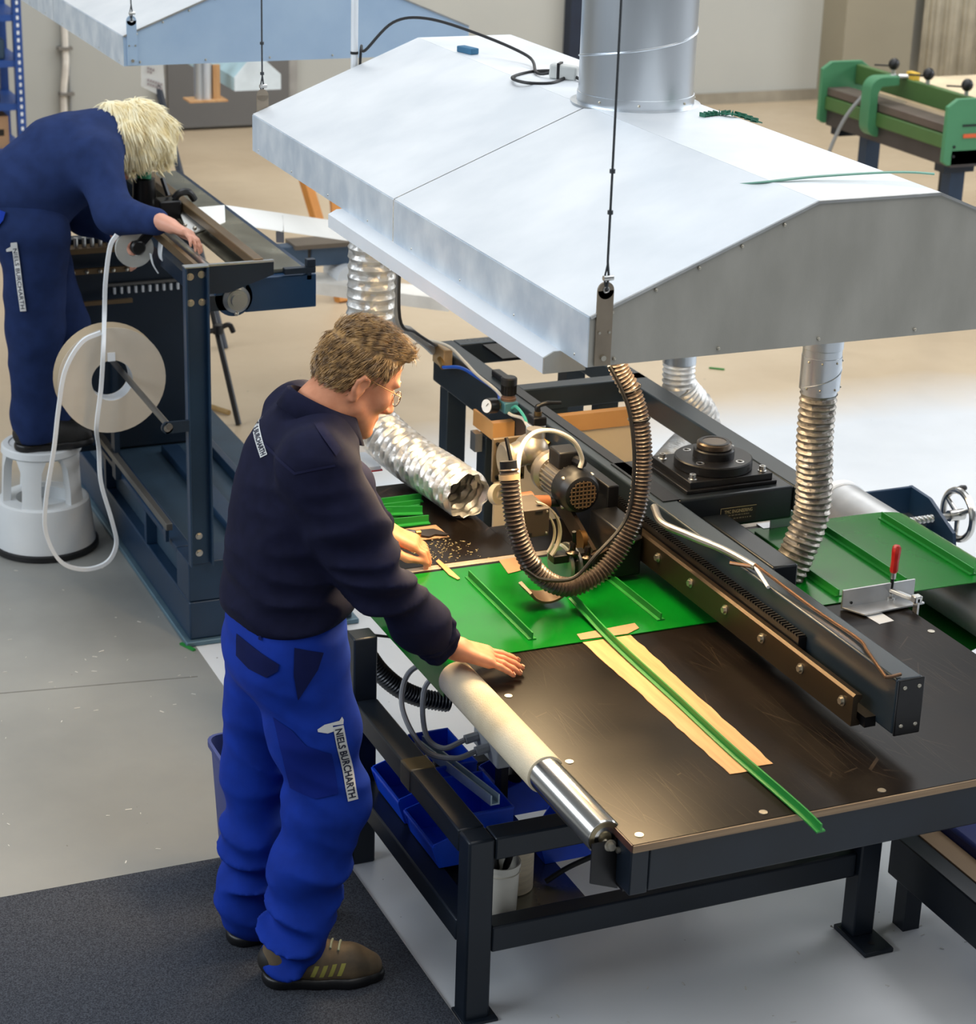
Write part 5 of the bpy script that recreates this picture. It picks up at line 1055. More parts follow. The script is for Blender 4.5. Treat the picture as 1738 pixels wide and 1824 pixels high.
MB().prism(qq, (0, 0, 0.006)).build('sheet', mat('pale_belt', (236, 232, 224), 0.5), lo)
MB().prism([qq[3], qq[2], qq[2]-Vector((0, 0, 0.05)), qq[3]-Vector((0, 0, 0.05))], (0, 0.006, 0)).build('folded_edge', mat('pale_belt', (236, 232, 224), 0.5), lo)
for t_ in (0.40, 0.52): p = qq[3].lerp(qq[2], t_); MB().box((p.x, p.y+0.02, 0), (p.x+0.04, p.y+0.06, 0.5)).build('leg', frame_m, lo)
tre = thing('orange_trestle', 'orange wooden trestle far behind the white belt', 'trestle', (4.0, 11.0, 0))
om = mat('orange_wood', (206, 136, 60), 0.6, vs=5)
for (x0_, y0_, x1_, y1_) in ((546, 328, 566, 395), (594, 330, 600, 398)):
    a, b = V3(yp(x0_, y0_, 10.6)), V3(yp(x1_, y1_, 10.5)); k = (0-b.z)/(a.z-b.z); g_ = b+(a-b)*k
    MB().bar(g_, a+(a-b)*0.6, 0.05, 0.05).build('leg', om, tre)
a, b = V3(yp(546, 328, 10.6)), V3(yp(594, 330, 10.6)); MB().bar(a+Vector((0, 0, 0.2)), b+Vector((0.1, 0, 0.2)), 0.06, 0.06).build('top_beam', om, tre)
sg = thing('notice_board', 'white notice sheet fixed to a leaning dark rod behind the hood', 'sign', (2.7, 10.0, 0))
c = [yp(252, 100, 10.0), yp(290, 108, 10.0), yp(295, 176, 10.0), yp(252, 154, 10.0)]
MB().prism(c, (0, 0.006, 0)).build('sheet', wbm, sg)
for (y_, n_) in ((124, 3), (130, 2), (145, 6), (152, 6)):
    for k in range(n_):
        p = yp(262+k*4.6, y_+k*1.6, 9.996); MB().box((p[0], p[1]-0.002, p[2]), (p[0]+0.010, p[1], p[2]+0.012)).build('mark', mat('faint_print', (190, 180, 180), 0.6), sg)
a, b = V3(yp(283, 160, 10.01)), V3(yp(320, 305, 9.9)); k = b.z/(a.z-b.z)
MB().tube([b-(a-b)*k, a+(a-b)*0.4], 0.018, 8).build('rod', mat('slate_rod', (56, 62, 74), 0.5), sg)
h3 = thing('small_canopy', 'small pale blue sheet canopy far below the bluish hood', 'canopy', (3.55, 12.2, 0.9))
pol = [(3.445, 11.5, 0.915), (3.715, 11.5, 0.915), (3.715, 11.5, 1.0), (3.63, 11.5, 1.075), (3.52, 11.5, 1.075), (3.445, 11.5, 0.99)]
MB().prism(pol, (0, 0.01, 0)).build('end_panel', mat('ice_white', (222, 232, 236), 0.5), h3)
MB().prism([(p[0], 11.51, p[2]) for p in pol], (0, 1.6, 0)).build('shell', mat('ice_blue', (176, 208, 218), 0.5), h3)
for x in (3.5, 3.64): MB().box((x, 11.6, 1.07), (x+0.01, 11.61, 4.6)).build('hanger', steel, h3)
cp = thing('bench_pipe', 'short hanging steel pipe ending on a tan board in front of the door', 'pipe', (3.29, 11.6, 0.85))
MB().box((3.18, 11.48, 0.862), (3.40, 11.62, 0.872)).build('board', wood, cp); MB().cyl((3.28, 11.56, 0.872), (3.28, 11.56, 1.1), 0.05, n=20).build('pipe', duct_steel, cp)
MB().box((3.33, 11.53, 0.872), (3.37, 11.55, 1.06)).build('wood_block', wood, cp); MB().tube([(3.28, 11.56, 1.1), (3.28, 11.56, 4.6)], 0.01, 8).build('hanger', steel, cp)
# shelf rack at far left
rkk = thing('shelf_rack', 'blue steel shelf rack against the far left wall', 'rack', (2.2, 13.4, 0))
rb = mat('rack_blue', (34, 72, 140), 0.45); zz_ = [yp(20, y, 13.2)[2] for y in (268, 187, 110, 28)]
xr = yp(42, 150, 13.2)[0]
for (yy) in (13.2, 13.7):
    for x in (xr, xr-1.6):
        p = MB().box((x-0.05, yy-0.03, 0), (x, yy+0.03, 2.2)).build('upright', rb, rkk)
        if yy == 13.2 and x == xr:
            for k in range(26): MB().box((x-0.032, yy-0.032, 0.2+k*0.045), (x-0.018, yy-0.03, 0.222+k*0.045)).build('slot', white_paint, p)
for z_ in zz_+[zz_[-1]+0.35]: MB().box((xr-1.6, 13.18, z_-0.03), (xr, 13.72, z_+0.01)).build('shelf', rb, rkk)
bx = thing('carton', 'brown cardboard carton on the low rack shelf', 'box', (xr-0.18, 13.4, zz_[0]+0.01))
MB().box((xr-0.42, 13.22, zz_[0]+0.0105), (xr-0.10, 13.6, zz_[0]+0.21)).build('box_body', card, bx); MB().box((xr-0.17, 13.218, zz_[0]+0.09), (xr-0.13, 13.22, zz_[0]+0.13)).build('dark_mark', black_pl, bx)
o = MB().box((xr-0.4, 13.25, zz_[1]+0.0105), (xr-0.14, 13.5, zz_[1]+0.06)).cyl((xr-0.3, 13.35, zz_[1]+0.06), (xr-0.3, 13.35, zz_[1]+0.16), 0.06, n=14).build('motor_part', black_steel); tag(o, 'dark machine part on the middle rack shelf', 'part')
o = MB().box((xr-0.45, 13.22, zz_[2]-0.03+0.0405-0.0), (xr-0.10, 13.6, zz_[2]+0.012+0.12)).build('storage_tub', mat('slate_tub', (48, 70, 88), 0.5), bev=0.01); tag(o, 'slate blue storage tub on the upper rack shelf', 'tub')
# green press behind the hood at right
gm = mat('machine_green', (70, 132, 92), 0.45, 0, vs=2, var=0.1); gd_ = mat('machine_green_dark', (74, 108, 56), 0.5, 0, vs=2, var=0.1)
gr = thing('green_press', 'green heating press with three black star knobs at far right', 'press', (6.72, 9.85, 0))
ya, yb = 9.23, 10.47; X = 6.70
def gplate(y, w0, w1):
    return [(X+w0, y, 0.80), (X+w0+0.03, y, 0.78), (X+w1-0.03, y, 0.78), (X+w1, y, 0.80), (X+w1, y, 1.09), (X+w1-0.06, y, 1.13), (X+w0+0.06, y, 1.13), (X+w0, y, 1.09)]
for y in (ya, yb): 
    p = MB().prism(gplate(y, -0.08, 0.24), (0, 0.03, 0)).build('end_cheek', gm, gr, bev=0.004)
    for (x, z_) in ((X-0.02, 0.83), (X-0.02, 0.88)): MB().cyl((x, y-0.001, z_), (x, y-0.006, z_), 0.008, n=8).build('bolt', black_pl, p)
MB().box((X+0.02, ya-0.004, 0.985), (X+0.24, ya-0.001, 0.995)).build('slot', black_pl, gr); MB().box((X+0.03, ya-0.006, 0.925), (X+0.2, ya-0.001, 0.945)).build('orange_label', mat('orange_label', (220, 96, 50), 0.5), gr)
MB().box((X+0.14, ya+0.03, 1.0), (X+0.18, yb, 1.11)).build('upper_beam', gd_, gr, bev=0.006)
MB().box((X-0.04, ya+0.03, 0.94), (X+0.10, yb, 0.985)).build('platen', mat('grey_platen', (104, 92, 84), 0.5, 0.4), gr, bev=0.004)
MB().box((X-0.05, ya+0.03, 0.86), (X+0.12, yb, 0.935)).build('lower_beam', gd_, gr, bev=0.006)
MB().box((X-0.03, ya, 0.77), (X+0.16, yb, 0.858)).build('bed', mat('dark_bed', (62, 56, 54), 0.5), gr)
ym = 9.93
q = []
for i in range(14):
    a = R(90)+R(180)*i/13; q.append((X-0.03+0.075*math.cos(a), ym, 0.965+(0.09 if i < 7 else -0.09)+0.075*math.sin(a)))
outer = [(p[0], p[1], p[2]) for p in q]+[(X+0.06, ym, 0.80), (X+0.06, ym, 0.845), (X-0.03, ym, 0.85), (X-0.05, ym, 0.88), (X-0.05, ym, 1.04), (X-0.03, ym, 1.075), (X+0.08, ym, 1.08), (X+0.08, ym, 1.13)]
MB().prism(outer, (0, 0.09, 0)).build('c_frame', gm, gr, bev=0.004)
for i, y in enumerate((9.42, 9.78, 10.12)):
    kb = MB().cyl((X+0.16, y, 1.11), (X+0.16, y, 1.14), 0.012, n=10).build('knob_stem', steel, gr)
    MB().sphere((X+0.16, y, 1.165), (0.032, 0.032, 0.034), 14, 9).build('knob', black_pl, kb); MB().cyl((X+0.16, y, 1.155), (X+0.07, y+0.06, 1.155), 0.005, n=6).build('tommy_bar', black_steel, kb)
MB().cyl((X+0.10, 9.98, 1.12), (X+0.16, 9.96, 1.12), 0.015, n=10).build('air_fitting', steel, gr); MB().box((X+0.15, 9.90, 1.06), (X+0.19, 9.98, 1.15)).build('yellow_block', mat('yellow_block', (222, 180, 60), 0.5), gr, bev=0.004)
for y in (9.28, 10.32): MB().box((X-0.03, y, 0.73), (X+0.16, y+0.09, 0.77)).build('foot_bar', frame_m, gr)
MB().box((X+0.03, 10.12, 0), (X+0.12, 10.2, 0.77)).build('leg', mat('mid_navy', (28, 52, 78), 0.5), gr); MB().box((X+0.03, 9.3, 0), (X+0.12, 9.38, 0.73)).build('leg', mat('mid_navy', (28, 52, 78), 0.5), gr)
MB().tube(spline([(X+0.08, 9.97, 1.13), (X+0.0, 9.99, 1.10), (X-0.08, 10.05, 1.0), (X-0.16, 10.1, 0.85), (X-0.22, 10.15, 0.6), (X-0.22, 10.2, 0.3), (X-0.1, 10.3, 0.01)], 6), 0.011, 8).build('power_cable', cable_g, gr)
ct = thing('cream_table', 'cream table top behind the green press', 'table', (7.8, 10.7, 0))
MB().box((7.25, 10.1, 0.87), (9.2, 11.1, 0.9)).build('table_top', mat('cream_laminate', (226, 206, 172), 0.5), ct)
for (x, y) in ((7.3, 10.15), (9.1, 10.15), (7.3, 11.0), (9.1, 11.0)): MB().box((x, y, 0), (x+0.05, y+0.05, 0.87)).build('leg', frame_m, ct)
# ------------------------------------------------------------------ people (implicit surfaces meshed with surface nets)
A_ = lambda *v: np.array(v, float)
class Sdf:
    def __init__(s): s.p = []
    def cap(s, a, b, ra, rb, k=0.02): s.p.append(('c', A_(*a), A_(*b), ra, rb, k)); return s
    def chain(s, pts, rs, k=0.02):
        for i in range(len(pts)-1): s.cap(pts[i], pts[i+1], rs[i], rs[i+1], k)
        return s
    def ell(s, c, r, M=None, k=0.02): s.p.append(('e', A_(*c), A_(*r), np.eye(3) if M is None else np.array(M), 0, k)); return s
    def sub(s, c, r, M=None, k=0.01): s.p.append(('s', A_(*c), A_(*r), np.eye(3) if M is None else np.array(M), 0, k)); return s
    def cut(s, c, n, k=0.002): s.p.append(('h', A_(*c), A_(*n)/np.linalg.norm(n), None, 0, k)); return s   # keep the side n points away from
    def one(s, q, P):
        t, a, b, c, d, k = q
        if t == 'c':
            ba = b-a; l2 = ba@ba; h = np.clip(((P-a)@ba)/l2, 0, 1)
            return np.linalg.norm(P-a-h[..., None]*ba, axis=-1)-(c+(d-c)*h)
        if t in 'es':
            L_ = (P-a)@c; r = b; k0 = np.linalg.norm(L_/r, axis=-1); k1 = np.linalg.norm(L_/(r*r), axis=-1)+1e-9
            return k0*(k0-1)/k1
        return (P-a)@b
    def comb(s, q, D, v):
        k = q[5]; t = q[0]
        if t in 'ce':
            h = np.clip(0.5+0.5*(D-v)/k, 0, 1); return D*(1-h)+v*h-k*h*(1-h)
        if t == 's': v = -v
        h = np.clip(0.5-0.5*(D-v)/k, 0, 1); return D*(1-h)+v*h+k*h*(1-h)
    def mesh(s, h, disp=None, B=8):
        lo = np.array([1e9]*3); hi = -lo
        for q in s.p:
            if q[0] == 'c':
                for e, r in ((q[1], q[3]), (q[2], q[4])): lo = np.minimum(lo, e-r-0.03); hi = np.maximum(hi, e+r+0.03)
            elif q[0] == 'e': r = q[2].max(); lo = np.minimum(lo, q[1]-r-0.03); hi = np.maximum(hi, q[1]+r+0.03)
        H = h*B; n = np.ceil((hi-lo)/H).astype(int)
        g = np.stack(np.meshgrid(*[np.arange(v) for v in n], indexing='ij'), -1).reshape(-1, 3)
        ctr = lo+(g+0.5)*H; D = np.full(len(g), 1e3); vals = []
        for q in s.p: v = s.one(q, ctr); vals.append(v); D = s.comb(q, D, v)
        act = np.abs(D) < H*1.15+0.02
        g = g[act]; vals = [v[act] for v in vals]; nb = len(g)
        off = np.stack(np.meshgrid(*[np.arange(B+1)]*3, indexing='ij'), -1).reshape(-1, 3)*h
        P = (lo+g*H)[:, None, :]+off[None]
        D = np.full((nb, (B+1)**3), 1e3)
        for q, v in zip(s.p, vals):
            m = (v < H*1.9+q[5]+0.03) if q[0] in 'ce' else ((v < H*1.9+q[5]) if q[0] == 's' else (v > -H*1.2-q[5]))
            if m.any(): D[m] = s.comb(q, D[m], s.one(q, P[m]))
        if disp is not None: D = D+disp(P)
        D = D.reshape(nb, B+1, B+1, B+1)
        cs = [(i, j, k) for i in (0, 1) for j in (0, 1) for k in (0, 1)]
        C = np.stack([D[:, i:i+B, j:j+B, k:k+B] for i, j, k in cs], -1)
        sg = (C < 0).sum(-1); cell = np.argwhere((sg > 0) & (sg < 8))
        cv = C[cell[:, 0], cell[:, 1], cell[:, 2], cell[:, 3]]
        gi = g[cell[:, 0]]*B+cell[:, 1:]
        acc = np.zeros((len(cell), 3)); cnt = np.zeros(len(cell)); ca = np.array(cs, float)
        for a in range(8):
            for b in range(a+1, 8):
                if np.abs(ca[a]-ca[b]).sum() != 1: continue
                va, vb = cv[:, a], cv[:, b]; m = (va < 0) != (vb < 0)
                t = np.where(m, va/np.where(m, va-vb, 1), 0)
                acc += np.where(m[:, None], ca[a]+t[:, None]*(ca[b]-ca[a]), 0); cnt += m
        V = lo+(gi+acc/cnt[:, None])*h
        N = n*B+2; key = (gi[:, 0]*N[1]+gi[:, 1])*N[2]+gi[:, 2]; o = np.argsort(key); ks = key[o]
        def find(q3):
            kk = (q3[:, 0]*N[1]+q3[:, 1])*N[2]+q3[:, 2]; i = np.clip(np.searchsorted(ks, kk), 0, len(ks)-1)
            return np.where(ks[i] == kk, o[i], -1)
        F = []
        E = np.eye(3, dtype=int)
        for ax in range(3):
            b_, c_ = E[(ax+1) % 3], E[(ax+2) % 3]; i1 = {0: 4, 1: 2, 2: 1}[ax]
            s0, s1 = cv[:, 0] < 0, cv[:, i1] < 0; m = np.where(s0 != s1)[0]
            q0 = m; q1 = find(gi[m]-b_); q2_ = find(gi[m]-b_-c_); q3 = find(gi[m]-c_)
            ok = (q1 >= 0) & (q2_ >= 0) & (q3 >= 0); fl = s0[m]
            quad = np.stack([q0, q1, q2_, q3], 1); quad[~fl] = quad[~fl][:, ::-1]
            F.append(quad[ok])
        return V, np.concatenate(F)
def person_mesh(name, sdf, h, m, parent, disp=None, relax=1, ang=180):
    V, F = sdf.mesh(h, disp)
    for _ in range(relax):   # light relaxation
        S = np.zeros_like(V); c = np.zeros(len(V))
        for a, b in ((0, 1), (1, 2), (2, 3), (3, 0)):
            np.add.at(S, F[:, a], V[F[:, b]]); np.add.at(S, F[:, b], V[F[:, a]]); np.add.at(c, F[:, a], 1); np.add.at(c, F[:, b], 1)
        V = 0.5*V+0.5*S/np.maximum(c, 1)[:, None]
    org = Vector((0, 0, 0)); p = parent
    while p is not None: org += p.location; p = p.parent
    me = bpy.data.meshes.new(name); me.from_pydata((V-np.array(org)).tolist(), [], F.tolist()); me.update(); me.materials.append(m)
    me.polygons.foreach_set('use_smooth', [True]*len(me.polygons))
    o = bpy.data.objects.new(name, me); COL.objects.link(o); o.parent = parent
    o['_bvh'] = 0; del o['_bvh']
    return o, BVHTree.FromPolygons([tuple(v) for v in V], [tuple(f) for f in F]), V
def rotm(fwd, up):
    f = A_(*fwd)/np.linalg.norm(fwd); u = A_(*up); s_ = np.cross(u, f); s_ /= np.linalg.norm(s_); u = np.cross(f, s_)
    return np.stack([f, s_, u], 1)   # columns: forward, left, up
def wrinkle(seed, amp, freq=(26, 26, 40), zones=None):
    rg = np.random.RandomState(seed); K = rg.randn(6, 3)*np.array(freq); ph = rg.rand(6)*6.28; W = rg.randn(3, 3)*7
    def f(P):
        w_ = P+0.012*np.sin(P@W+ph[:3]); d = 0
        for i in range(6): d = d+np.sin(w_@K[i]+ph[i])
        d = np.abs(d/6*2.2)-0.4
        a = amp if zones is None else amp*zones(P)
        return a*d
    return f
def hand(S, wrist, d, up, side, curl, spread=0.0, thumb=None, k=0.006, sc=1.0, flat=False):
    """palm + five fingers; d points along the fingers, up = back of the hand, side = +1 thumb towards left(up x d)"""
    M = rotm(d, up); O = A_(*wrist)
    T_ = lambda x, y, z: O+M@(A_(x, y*side, z)*sc)
    S.cap(T_(-0.03, 0, 0), T_(0.02, 0, 0), 0.026*sc, 0.027*sc, 0.015)
    for (y0, y1) in ((0.022, 0.030), (0.008, 0.010), (-0.006, -0.010), (-0.018, -0.028)):
        S.cap(T_(0.012, y0*0.8, 0.0), T_(0.085, y1, 0.002), 0.0165*sc, 0.0135*sc, 0.012)
    tips = []
    for i, (y, l, r) in enumerate(((0.030, 0.072, 0.0088), (0.010, 0.080, 0.009), (-0.010, 0.074, 0.0086), (-0.028, 0.058, 0.0076))):
        p = T_(0.085, y, 0.002); a = -curl[0]-(0.04*i if flat else 0.0); yaw = spread*(1.5-i)
        for j, (fr, rr_) in enumerate(((0.42, 1.0), (0.32, 0.93), (0.26, 0.8))):
            dl = A_(math.cos(a)*math.cos(yaw), math.sin(yaw)*side, math.sin(a))
            q = p+M@dl*l*fr*sc*1.05
            S.cap(p, q, r*rr_*sc*1.04, r*rr_*0.92*sc, 0.004); p = q; a -= curl[1+min(j, 1)]
        tips.append((p, M))
    th = thumb or ((0.018, 0.030, -0.006), (0.052, 0.055, -0.012), (0.082, 0.062, -0.016), (0.108, 0.062, -0.020))
    S.chain([T_(*t) for t in th], [0.0165*sc, 0.0125*sc, 0.0105*sc, 0.008*sc], 0.008)
    return tips
def head(S, O, M, sc=1.0, female=False):
    T_ = lambda x, y, z: O+M@(A_(x, y, z)*sc)
    E_ = lambda c, r, k=0.02, R_=None: S.ell(T_(*c), A_(*r)*sc, M if R_ is None else M@R_, k)
    E_((0.008, 0, 0.055), (0.098, 0.074, 0.088)); E_((0.045, 0, 0.015), (0.060, 0.064, 0.085), 0.03)
    E_((0.055, 0, -0.055), (0.045, 0.052, 0.05), 0.03)
    S.cap(T_(0.02, 0.052, -0.05), T_(0.085, 0.016, -0.098), 0.018*sc, 0.017*sc, 0.03); S.cap(T_(0.02, -0.052, -0.05), T_(0.085, -0.016, -0.098), 0.018*sc, 0.017*sc, 0.03)
    E_((0.092, 0, -0.098), (0.02, 0.024, 0.018), 0.015)
    for s_ in (1, -1):
        E_((0.075, s_*0.042, -0.012), (0.024, 0.024, 0.022), 0.025)        # cheekbone
        E_((0.092, s_*0.030, 0.036), (0.016, 0.03, 0.010), 0.014)          # brow
        S.sub(T_(0.110, s_*0.033, 0.014), A_(0.016, 0.019, 0.013)*sc, M, 0.014)
        E_((0.088, s_*0.033, 0.012), (0.0145, 0.0155, 0.0135), 0.003)      # eye bulge
        # ear: rim, lobe and hollow
        ex = [(-0.006, 0.075, -0.028), (-0.020, 0.081, -0.006), (-0.022, 0.085, 0.014), (-0.010, 0.084, 0.028), (0.006, 0.079, 0.024), (0.012, 0.074, 0.010)]
        S.chain([T_(x, s_*y, z) for x, y, z in ex], [0.0075*sc, 0.0058*sc, 0.0056*sc, 0.0056*sc, 0.0052*sc, 0.004*sc], 0.004)
        E_((-0.006, s_*0.076, 0.0), (0.016, 0.006, 0.024), 0.006)
        S.sub(T_(-0.004, s_*0.086, 0.004), A_(0.009, 0.008, 0.013)*sc, M, 0.003)
        E_((0.115, s_*0.012, -0.034), (0.013, 0.010, 0.009), 0.006)        # nostril wing
    S.chain([T_(0.098, 0, 0.028), T_(0.118, 0, -0.008), T_(0.132, 0, -0.030)], [0.010*sc, 0.0105*sc, 0.0118*sc], 0.012)
    S.cap(T_(0.128, 0, -0.034), T_(0.100, 0, -0.044), 0.008*sc, 0.010*sc, 0.008)
    S.cap(T_(0.098, 0.018, -0.060), T_(0.098, -0.018, -0.060), 0.0085*sc, 0.0085*sc, 0.010)
    S.cap(T_(0.096, 0.015, -0.074), T_(0.096, -0.015, -0.074), 0.0085*sc, 0.0085*sc, 0.008)
    S.sub(T_(0.111, 0, -0.0665), A_(0.012, 0.024, 0.0022)*sc, M, 0.004)
    return T_
def drape(name, polyverts, faces, bvh, origin, ux, uy, dirn, m, parent, lift, maxlen=0.012):
    """lay a flat outline on a garment: points pushed along dirn onto its surface"""
    bm = bmesh.new(); vs = [bm.verts.new((p[0], p[1], 0)) for p in polyverts]
    for f in faces:
        try: bm.faces.new([vs[i] for i in f])
        except ValueError: pass
    bmesh.ops.triangulate(bm, faces=bm.faces)
    for _ in range(6):
        es = [e for e in bm.edges if e.calc_length() > maxlen]
        if not es: break
        bmesh.ops.subdivide_edges(bm, edges=es, cuts=1); bmesh.ops.triangulate(bm, faces=bm.faces)
    ux, uy, o, d = V3(ux).normalized(), V3(uy).normalized(), V3(origin), V3(dirn).normalized(); last = None
    bm.verts.ensure_lookup_table(); P = []
    for v in bm.verts:
        p = o+ux*v.co.x+uy*v.co.y; hit = bvh.ray_cast(p-d*0.3, d, 1.2)
        if hit[0] is None: loc, idx, nn, _ = bvh.find_nearest(p); hit = (loc, nn)
        P.append(hit[0]-d*lift)
    F = [tuple(v.index for v in f.verts) for f in bm.faces]; bm.free()
    return MB().add(P, F).build(name, m, parent, ang=60)
VIEW = tuple(MC[2])

skin = mat('skin', (206, 138, 104), 0.5, 0, vs=40, col2=(216, 150, 116), sss=0.12, spec=0.35, bump=0.05, bs=500)
lipm = mat('lip_skin', (186, 100, 88), 0.45)
nail_m = mat('finger_nail', (226, 168, 142), 0.3)
navy_shirt = mat('navy_work_shirt', (22, 24, 48), 0.85, 0, vs=30, var=0.12, bump=0.15, bs=900, spec=0.15)
royal = mat('royal_blue_twill', (14, 50, 150), 0.8, 0, vs=20, var=0.10, bump=0.12, bs=900, spec=0.2)
navy_patch = mat('navy_twill_patch', (18, 26, 72), 0.85, 0, vs=20, var=0.1, spec=0.15)
logo_m = mat('pale_logo_print', (204, 206, 206), 0.6); logo_d = mat('dark_logo_print', (20, 26, 52), 0.6)
hair_m = mat('greying_brown_hair', (104, 78, 50), 0.4, 0, vs=60, col2=(186, 146, 92), spec=0.5)
lens_m = mat('spectacle_lens', (200, 210, 206), 0.05, 0, trans=0.9, alpha=0.45); wire_m = mat('thin_spectacle_wire', (120, 96, 70), 0.3, 0.9)

man = thing('person', 'man in navy shirt and blue work trousers leaning on the black table', 'person', (1.46, 4.45, 0.009))
# joints
SHR, ELR, WRR = A_(1.465, 4.262, 1.375), A_(1.585, 4.205, 1.11), A_(1.792, 4.315, 0.872)
SHL, ELL, WRL = A_(1.545, 4.655, 1.375), A_(1.73, 4.84, 1.10), A_(1.905, 5.055, 0.880)
HD = A_(1.604, 4.462, 1.512); HM = rotm((math.cos(R(27)), 0.06, -math.sin(R(27))), (0.3, 0, 1))
PEL = A_(1.44, 4.455, 0.90); NECK = A_(1.535, 4.458, 1.445)
HPR, KNR, ANR = A_(1.445, 4.375, 0.86), A_(1.500, 4.335, 0.49), A_(1.415, 4.315, 0.10)
HPL, KNL, ANL = A_(1.435, 4.535, 0.86), A_(1.405, 4.555, 0.49), A_(1.372, 4.535, 0.10)
body = Sdf()
HT = head(body, HD, HM)
body.chain([HD+HM@A_(-0.02, 0, -0.03), NECK, A_(1.51, 4.456, 1.37)], [0.058, 0.062, 0.07], 0.03)
body.cap(A_(1.49, 4.456, 1.32), PEL, 0.08, 0.10, 0.05)
for (a, b, c) in ((SHR, ELR, WRR), (SHL, ELL, WRL)): body.chain([a*0.9+NECK*0.1, a, b, c], [0.06, 0.055, 0.042, 0.029], 0.02)
for (a, b, c) in ((HPR, KNR, ANR), (HPL, KNL, ANL)): body.chain([PEL, a, b, c, c-A_(-0.02, 0, 0.04)], [0.08, 0.075, 0.05, 0.035, 0.03], 0.03)
tipsR = hand(body, WRR+A_(0.022, -0.006, -0.010), (0.93, -0.30, -0.33), (0.26, -0.10, 0.95), 1, (-0.07, 0.15, 0.12), 0.06, flat=True, sc=1.13)
tipsL = hand(body, WRL+A_(0.012, 0.0, -0.006), (0.80, -0.42, -0.35), (0.35, -0.15, 0.92), -1, (0.22, 0.62, 0.5), 0.02, sc=1.1, thumb=((0.018, 0.030, -0.010), (0.050, 0.048, -0.024), (0.084, 0.046, -0.026), (0.118, 0.036, -0.022)))
bo, bbvh, bV = person_mesh('body', body, 0.0042, skin, man, None, 1)
# finger nails of the right hand
for (p, M) in tipsR:
    f = V3(M[:, 0]); u = V3(M[:, 2]); c = V3(p)
    hit = bbvh.ray_cast(c+u*0.03-f*0.001, -u, 0.06)
    if hit[0] is not None:
        n_ = hit[1]; s_ = n_.cross(f).normalized(); f2_ = s_.cross(n_)
        q = [hit[0]+n_*0.0006+f2_*(0.0055*math.cos(t))+s_*(0.0046*math.sin(t)) for t in np.linspace(0, 6.283, 11)[:-1]]
        MB().prism(q, n_*0.0006).build('nail', nail_m, bo)
# shirt
sh = Sdf()
sh.ell((1.475, 4.456, 1.27), (0.135, 0.205, 0.20), rotm((1, 0, -0.28), (0.28, 0, 1)), 0.05)
sh.ell((1.455, 4.456, 1.08), (0.150, 0.195, 0.20), None, 0.06)
sh.ell((1.445, 4.456, 0.985), (0.150, 0.188, 0.10), None, 0.05)
sh.cap(NECK+A_(-0.02, 0.06, -0.055), SHL+A_(-0.01, -0.03, 0.0), 0.068, 0.075, 0.05); sh.cap(NECK+A_(-0.02, -0.06, -0.055), SHR+A_(0.0, 0.03, 0.0), 0.068, 0.075, 0.05)
sh.chain([SHR+A_(0, 0.02, -0.01), SHR*0.45+ELR*0.55, ELR+A_(0.0, 0, 0.0), ELR*0.35+WRR*0.65, WRR*0.9+ELR*0.1], [0.086, 0.076, 0.067, 0.061, 0.057], 0.05)
sh.chain([SHL+A_(0, -0.02, -0.01), ELL, WRL*0.92+ELL*0.08], [0.085, 0.066, 0.046], 0.05)
sh.cut((1.45, 4.45, 0.925), (-0.22, 0, -1))
dR = (WRR-ELR)/np.linalg.norm(WRR-ELR); dL = (WRL-ELL)/np.linalg.norm(WRL-ELL)
def cuffcut(P): return P
def zsh(P):
    d1 = np.exp(-((P-ELR)**2).sum(-1)/0.018); d2 = np.exp(-((P-A_(1.45, 4.3, 1.0))**2).sum(-1)/0.03); d3 = np.exp(-((P-SHR-A_(0.03, 0, -0.12))**2).sum(-1)/0.02)
    return 0.35+1.0*d1+0.8*d2+0.7*d3
so, sbvh, sV = person_mesh('shirt', sh, 0.007, navy_shirt, man, wrinkle(5, 0.013, (17, 17, 24), zsh), 1)
# rolled cuffs, collar, shoulder strap, yoke seam
def ringtube(c, ax, ru, rv, r, n=36, wob=0.0, seed=0, tilt=None):
    u, v, a = frame_of(ax); g = random.Random(seed); ph = g.uniform(0, 6); c = V3(c)
    pts = [c+u*(ru*math.cos(t)*(1+wob*math.sin(3*t+ph)))+v*(rv*math.sin(t)*(1+wob*math.sin(2*t+ph)))+a*(wob*0.1*math.sin(2*t+ph)) for t in np.linspace(0, 2*math.pi, n+1)[:-1]]
    return pts
cf = Sdf()
c0 = WRR-dR*0.052; pts = ringtube(c0-dR*0.008, dR, 0.055, 0.052, 0, 18, 0.09, 1); pts2 = ringtube(c0+dR*0.028, dR, 0.052, 0.048, 0, 18, 0.11, 2)
for i in range(18):
    cf.cap(pts[i], pts[(i+1) % 18], 0.014, 0.014, 0.008); cf.cap(pts2[i], pts2[(i+1) % 18], 0.0115, 0.0115, 0.008)
    cf.cap(pts[i], pts2[i], 0.010, 0.009, 0.006)
person_mesh('cuff', cf, 0.005, navy_shirt, man, wrinkle(9, 0.004, (50, 50, 50)), 1)
cf = Sdf(); pts = ringtube(WRL-dL*0.03, dL, 0.04, 0.038, 0, 14, 0.08, 3)
for i in range(14): cf.cap(pts[i], pts[(i+1) % 14], 0.012, 0.012, 0.008)
person_mesh('cuff', cf, 0.006, navy_shirt, man, None, 1)
col = []; nk = (V3(HD)-V3(NECK)).normalized(); q = []; f = []; n = 30
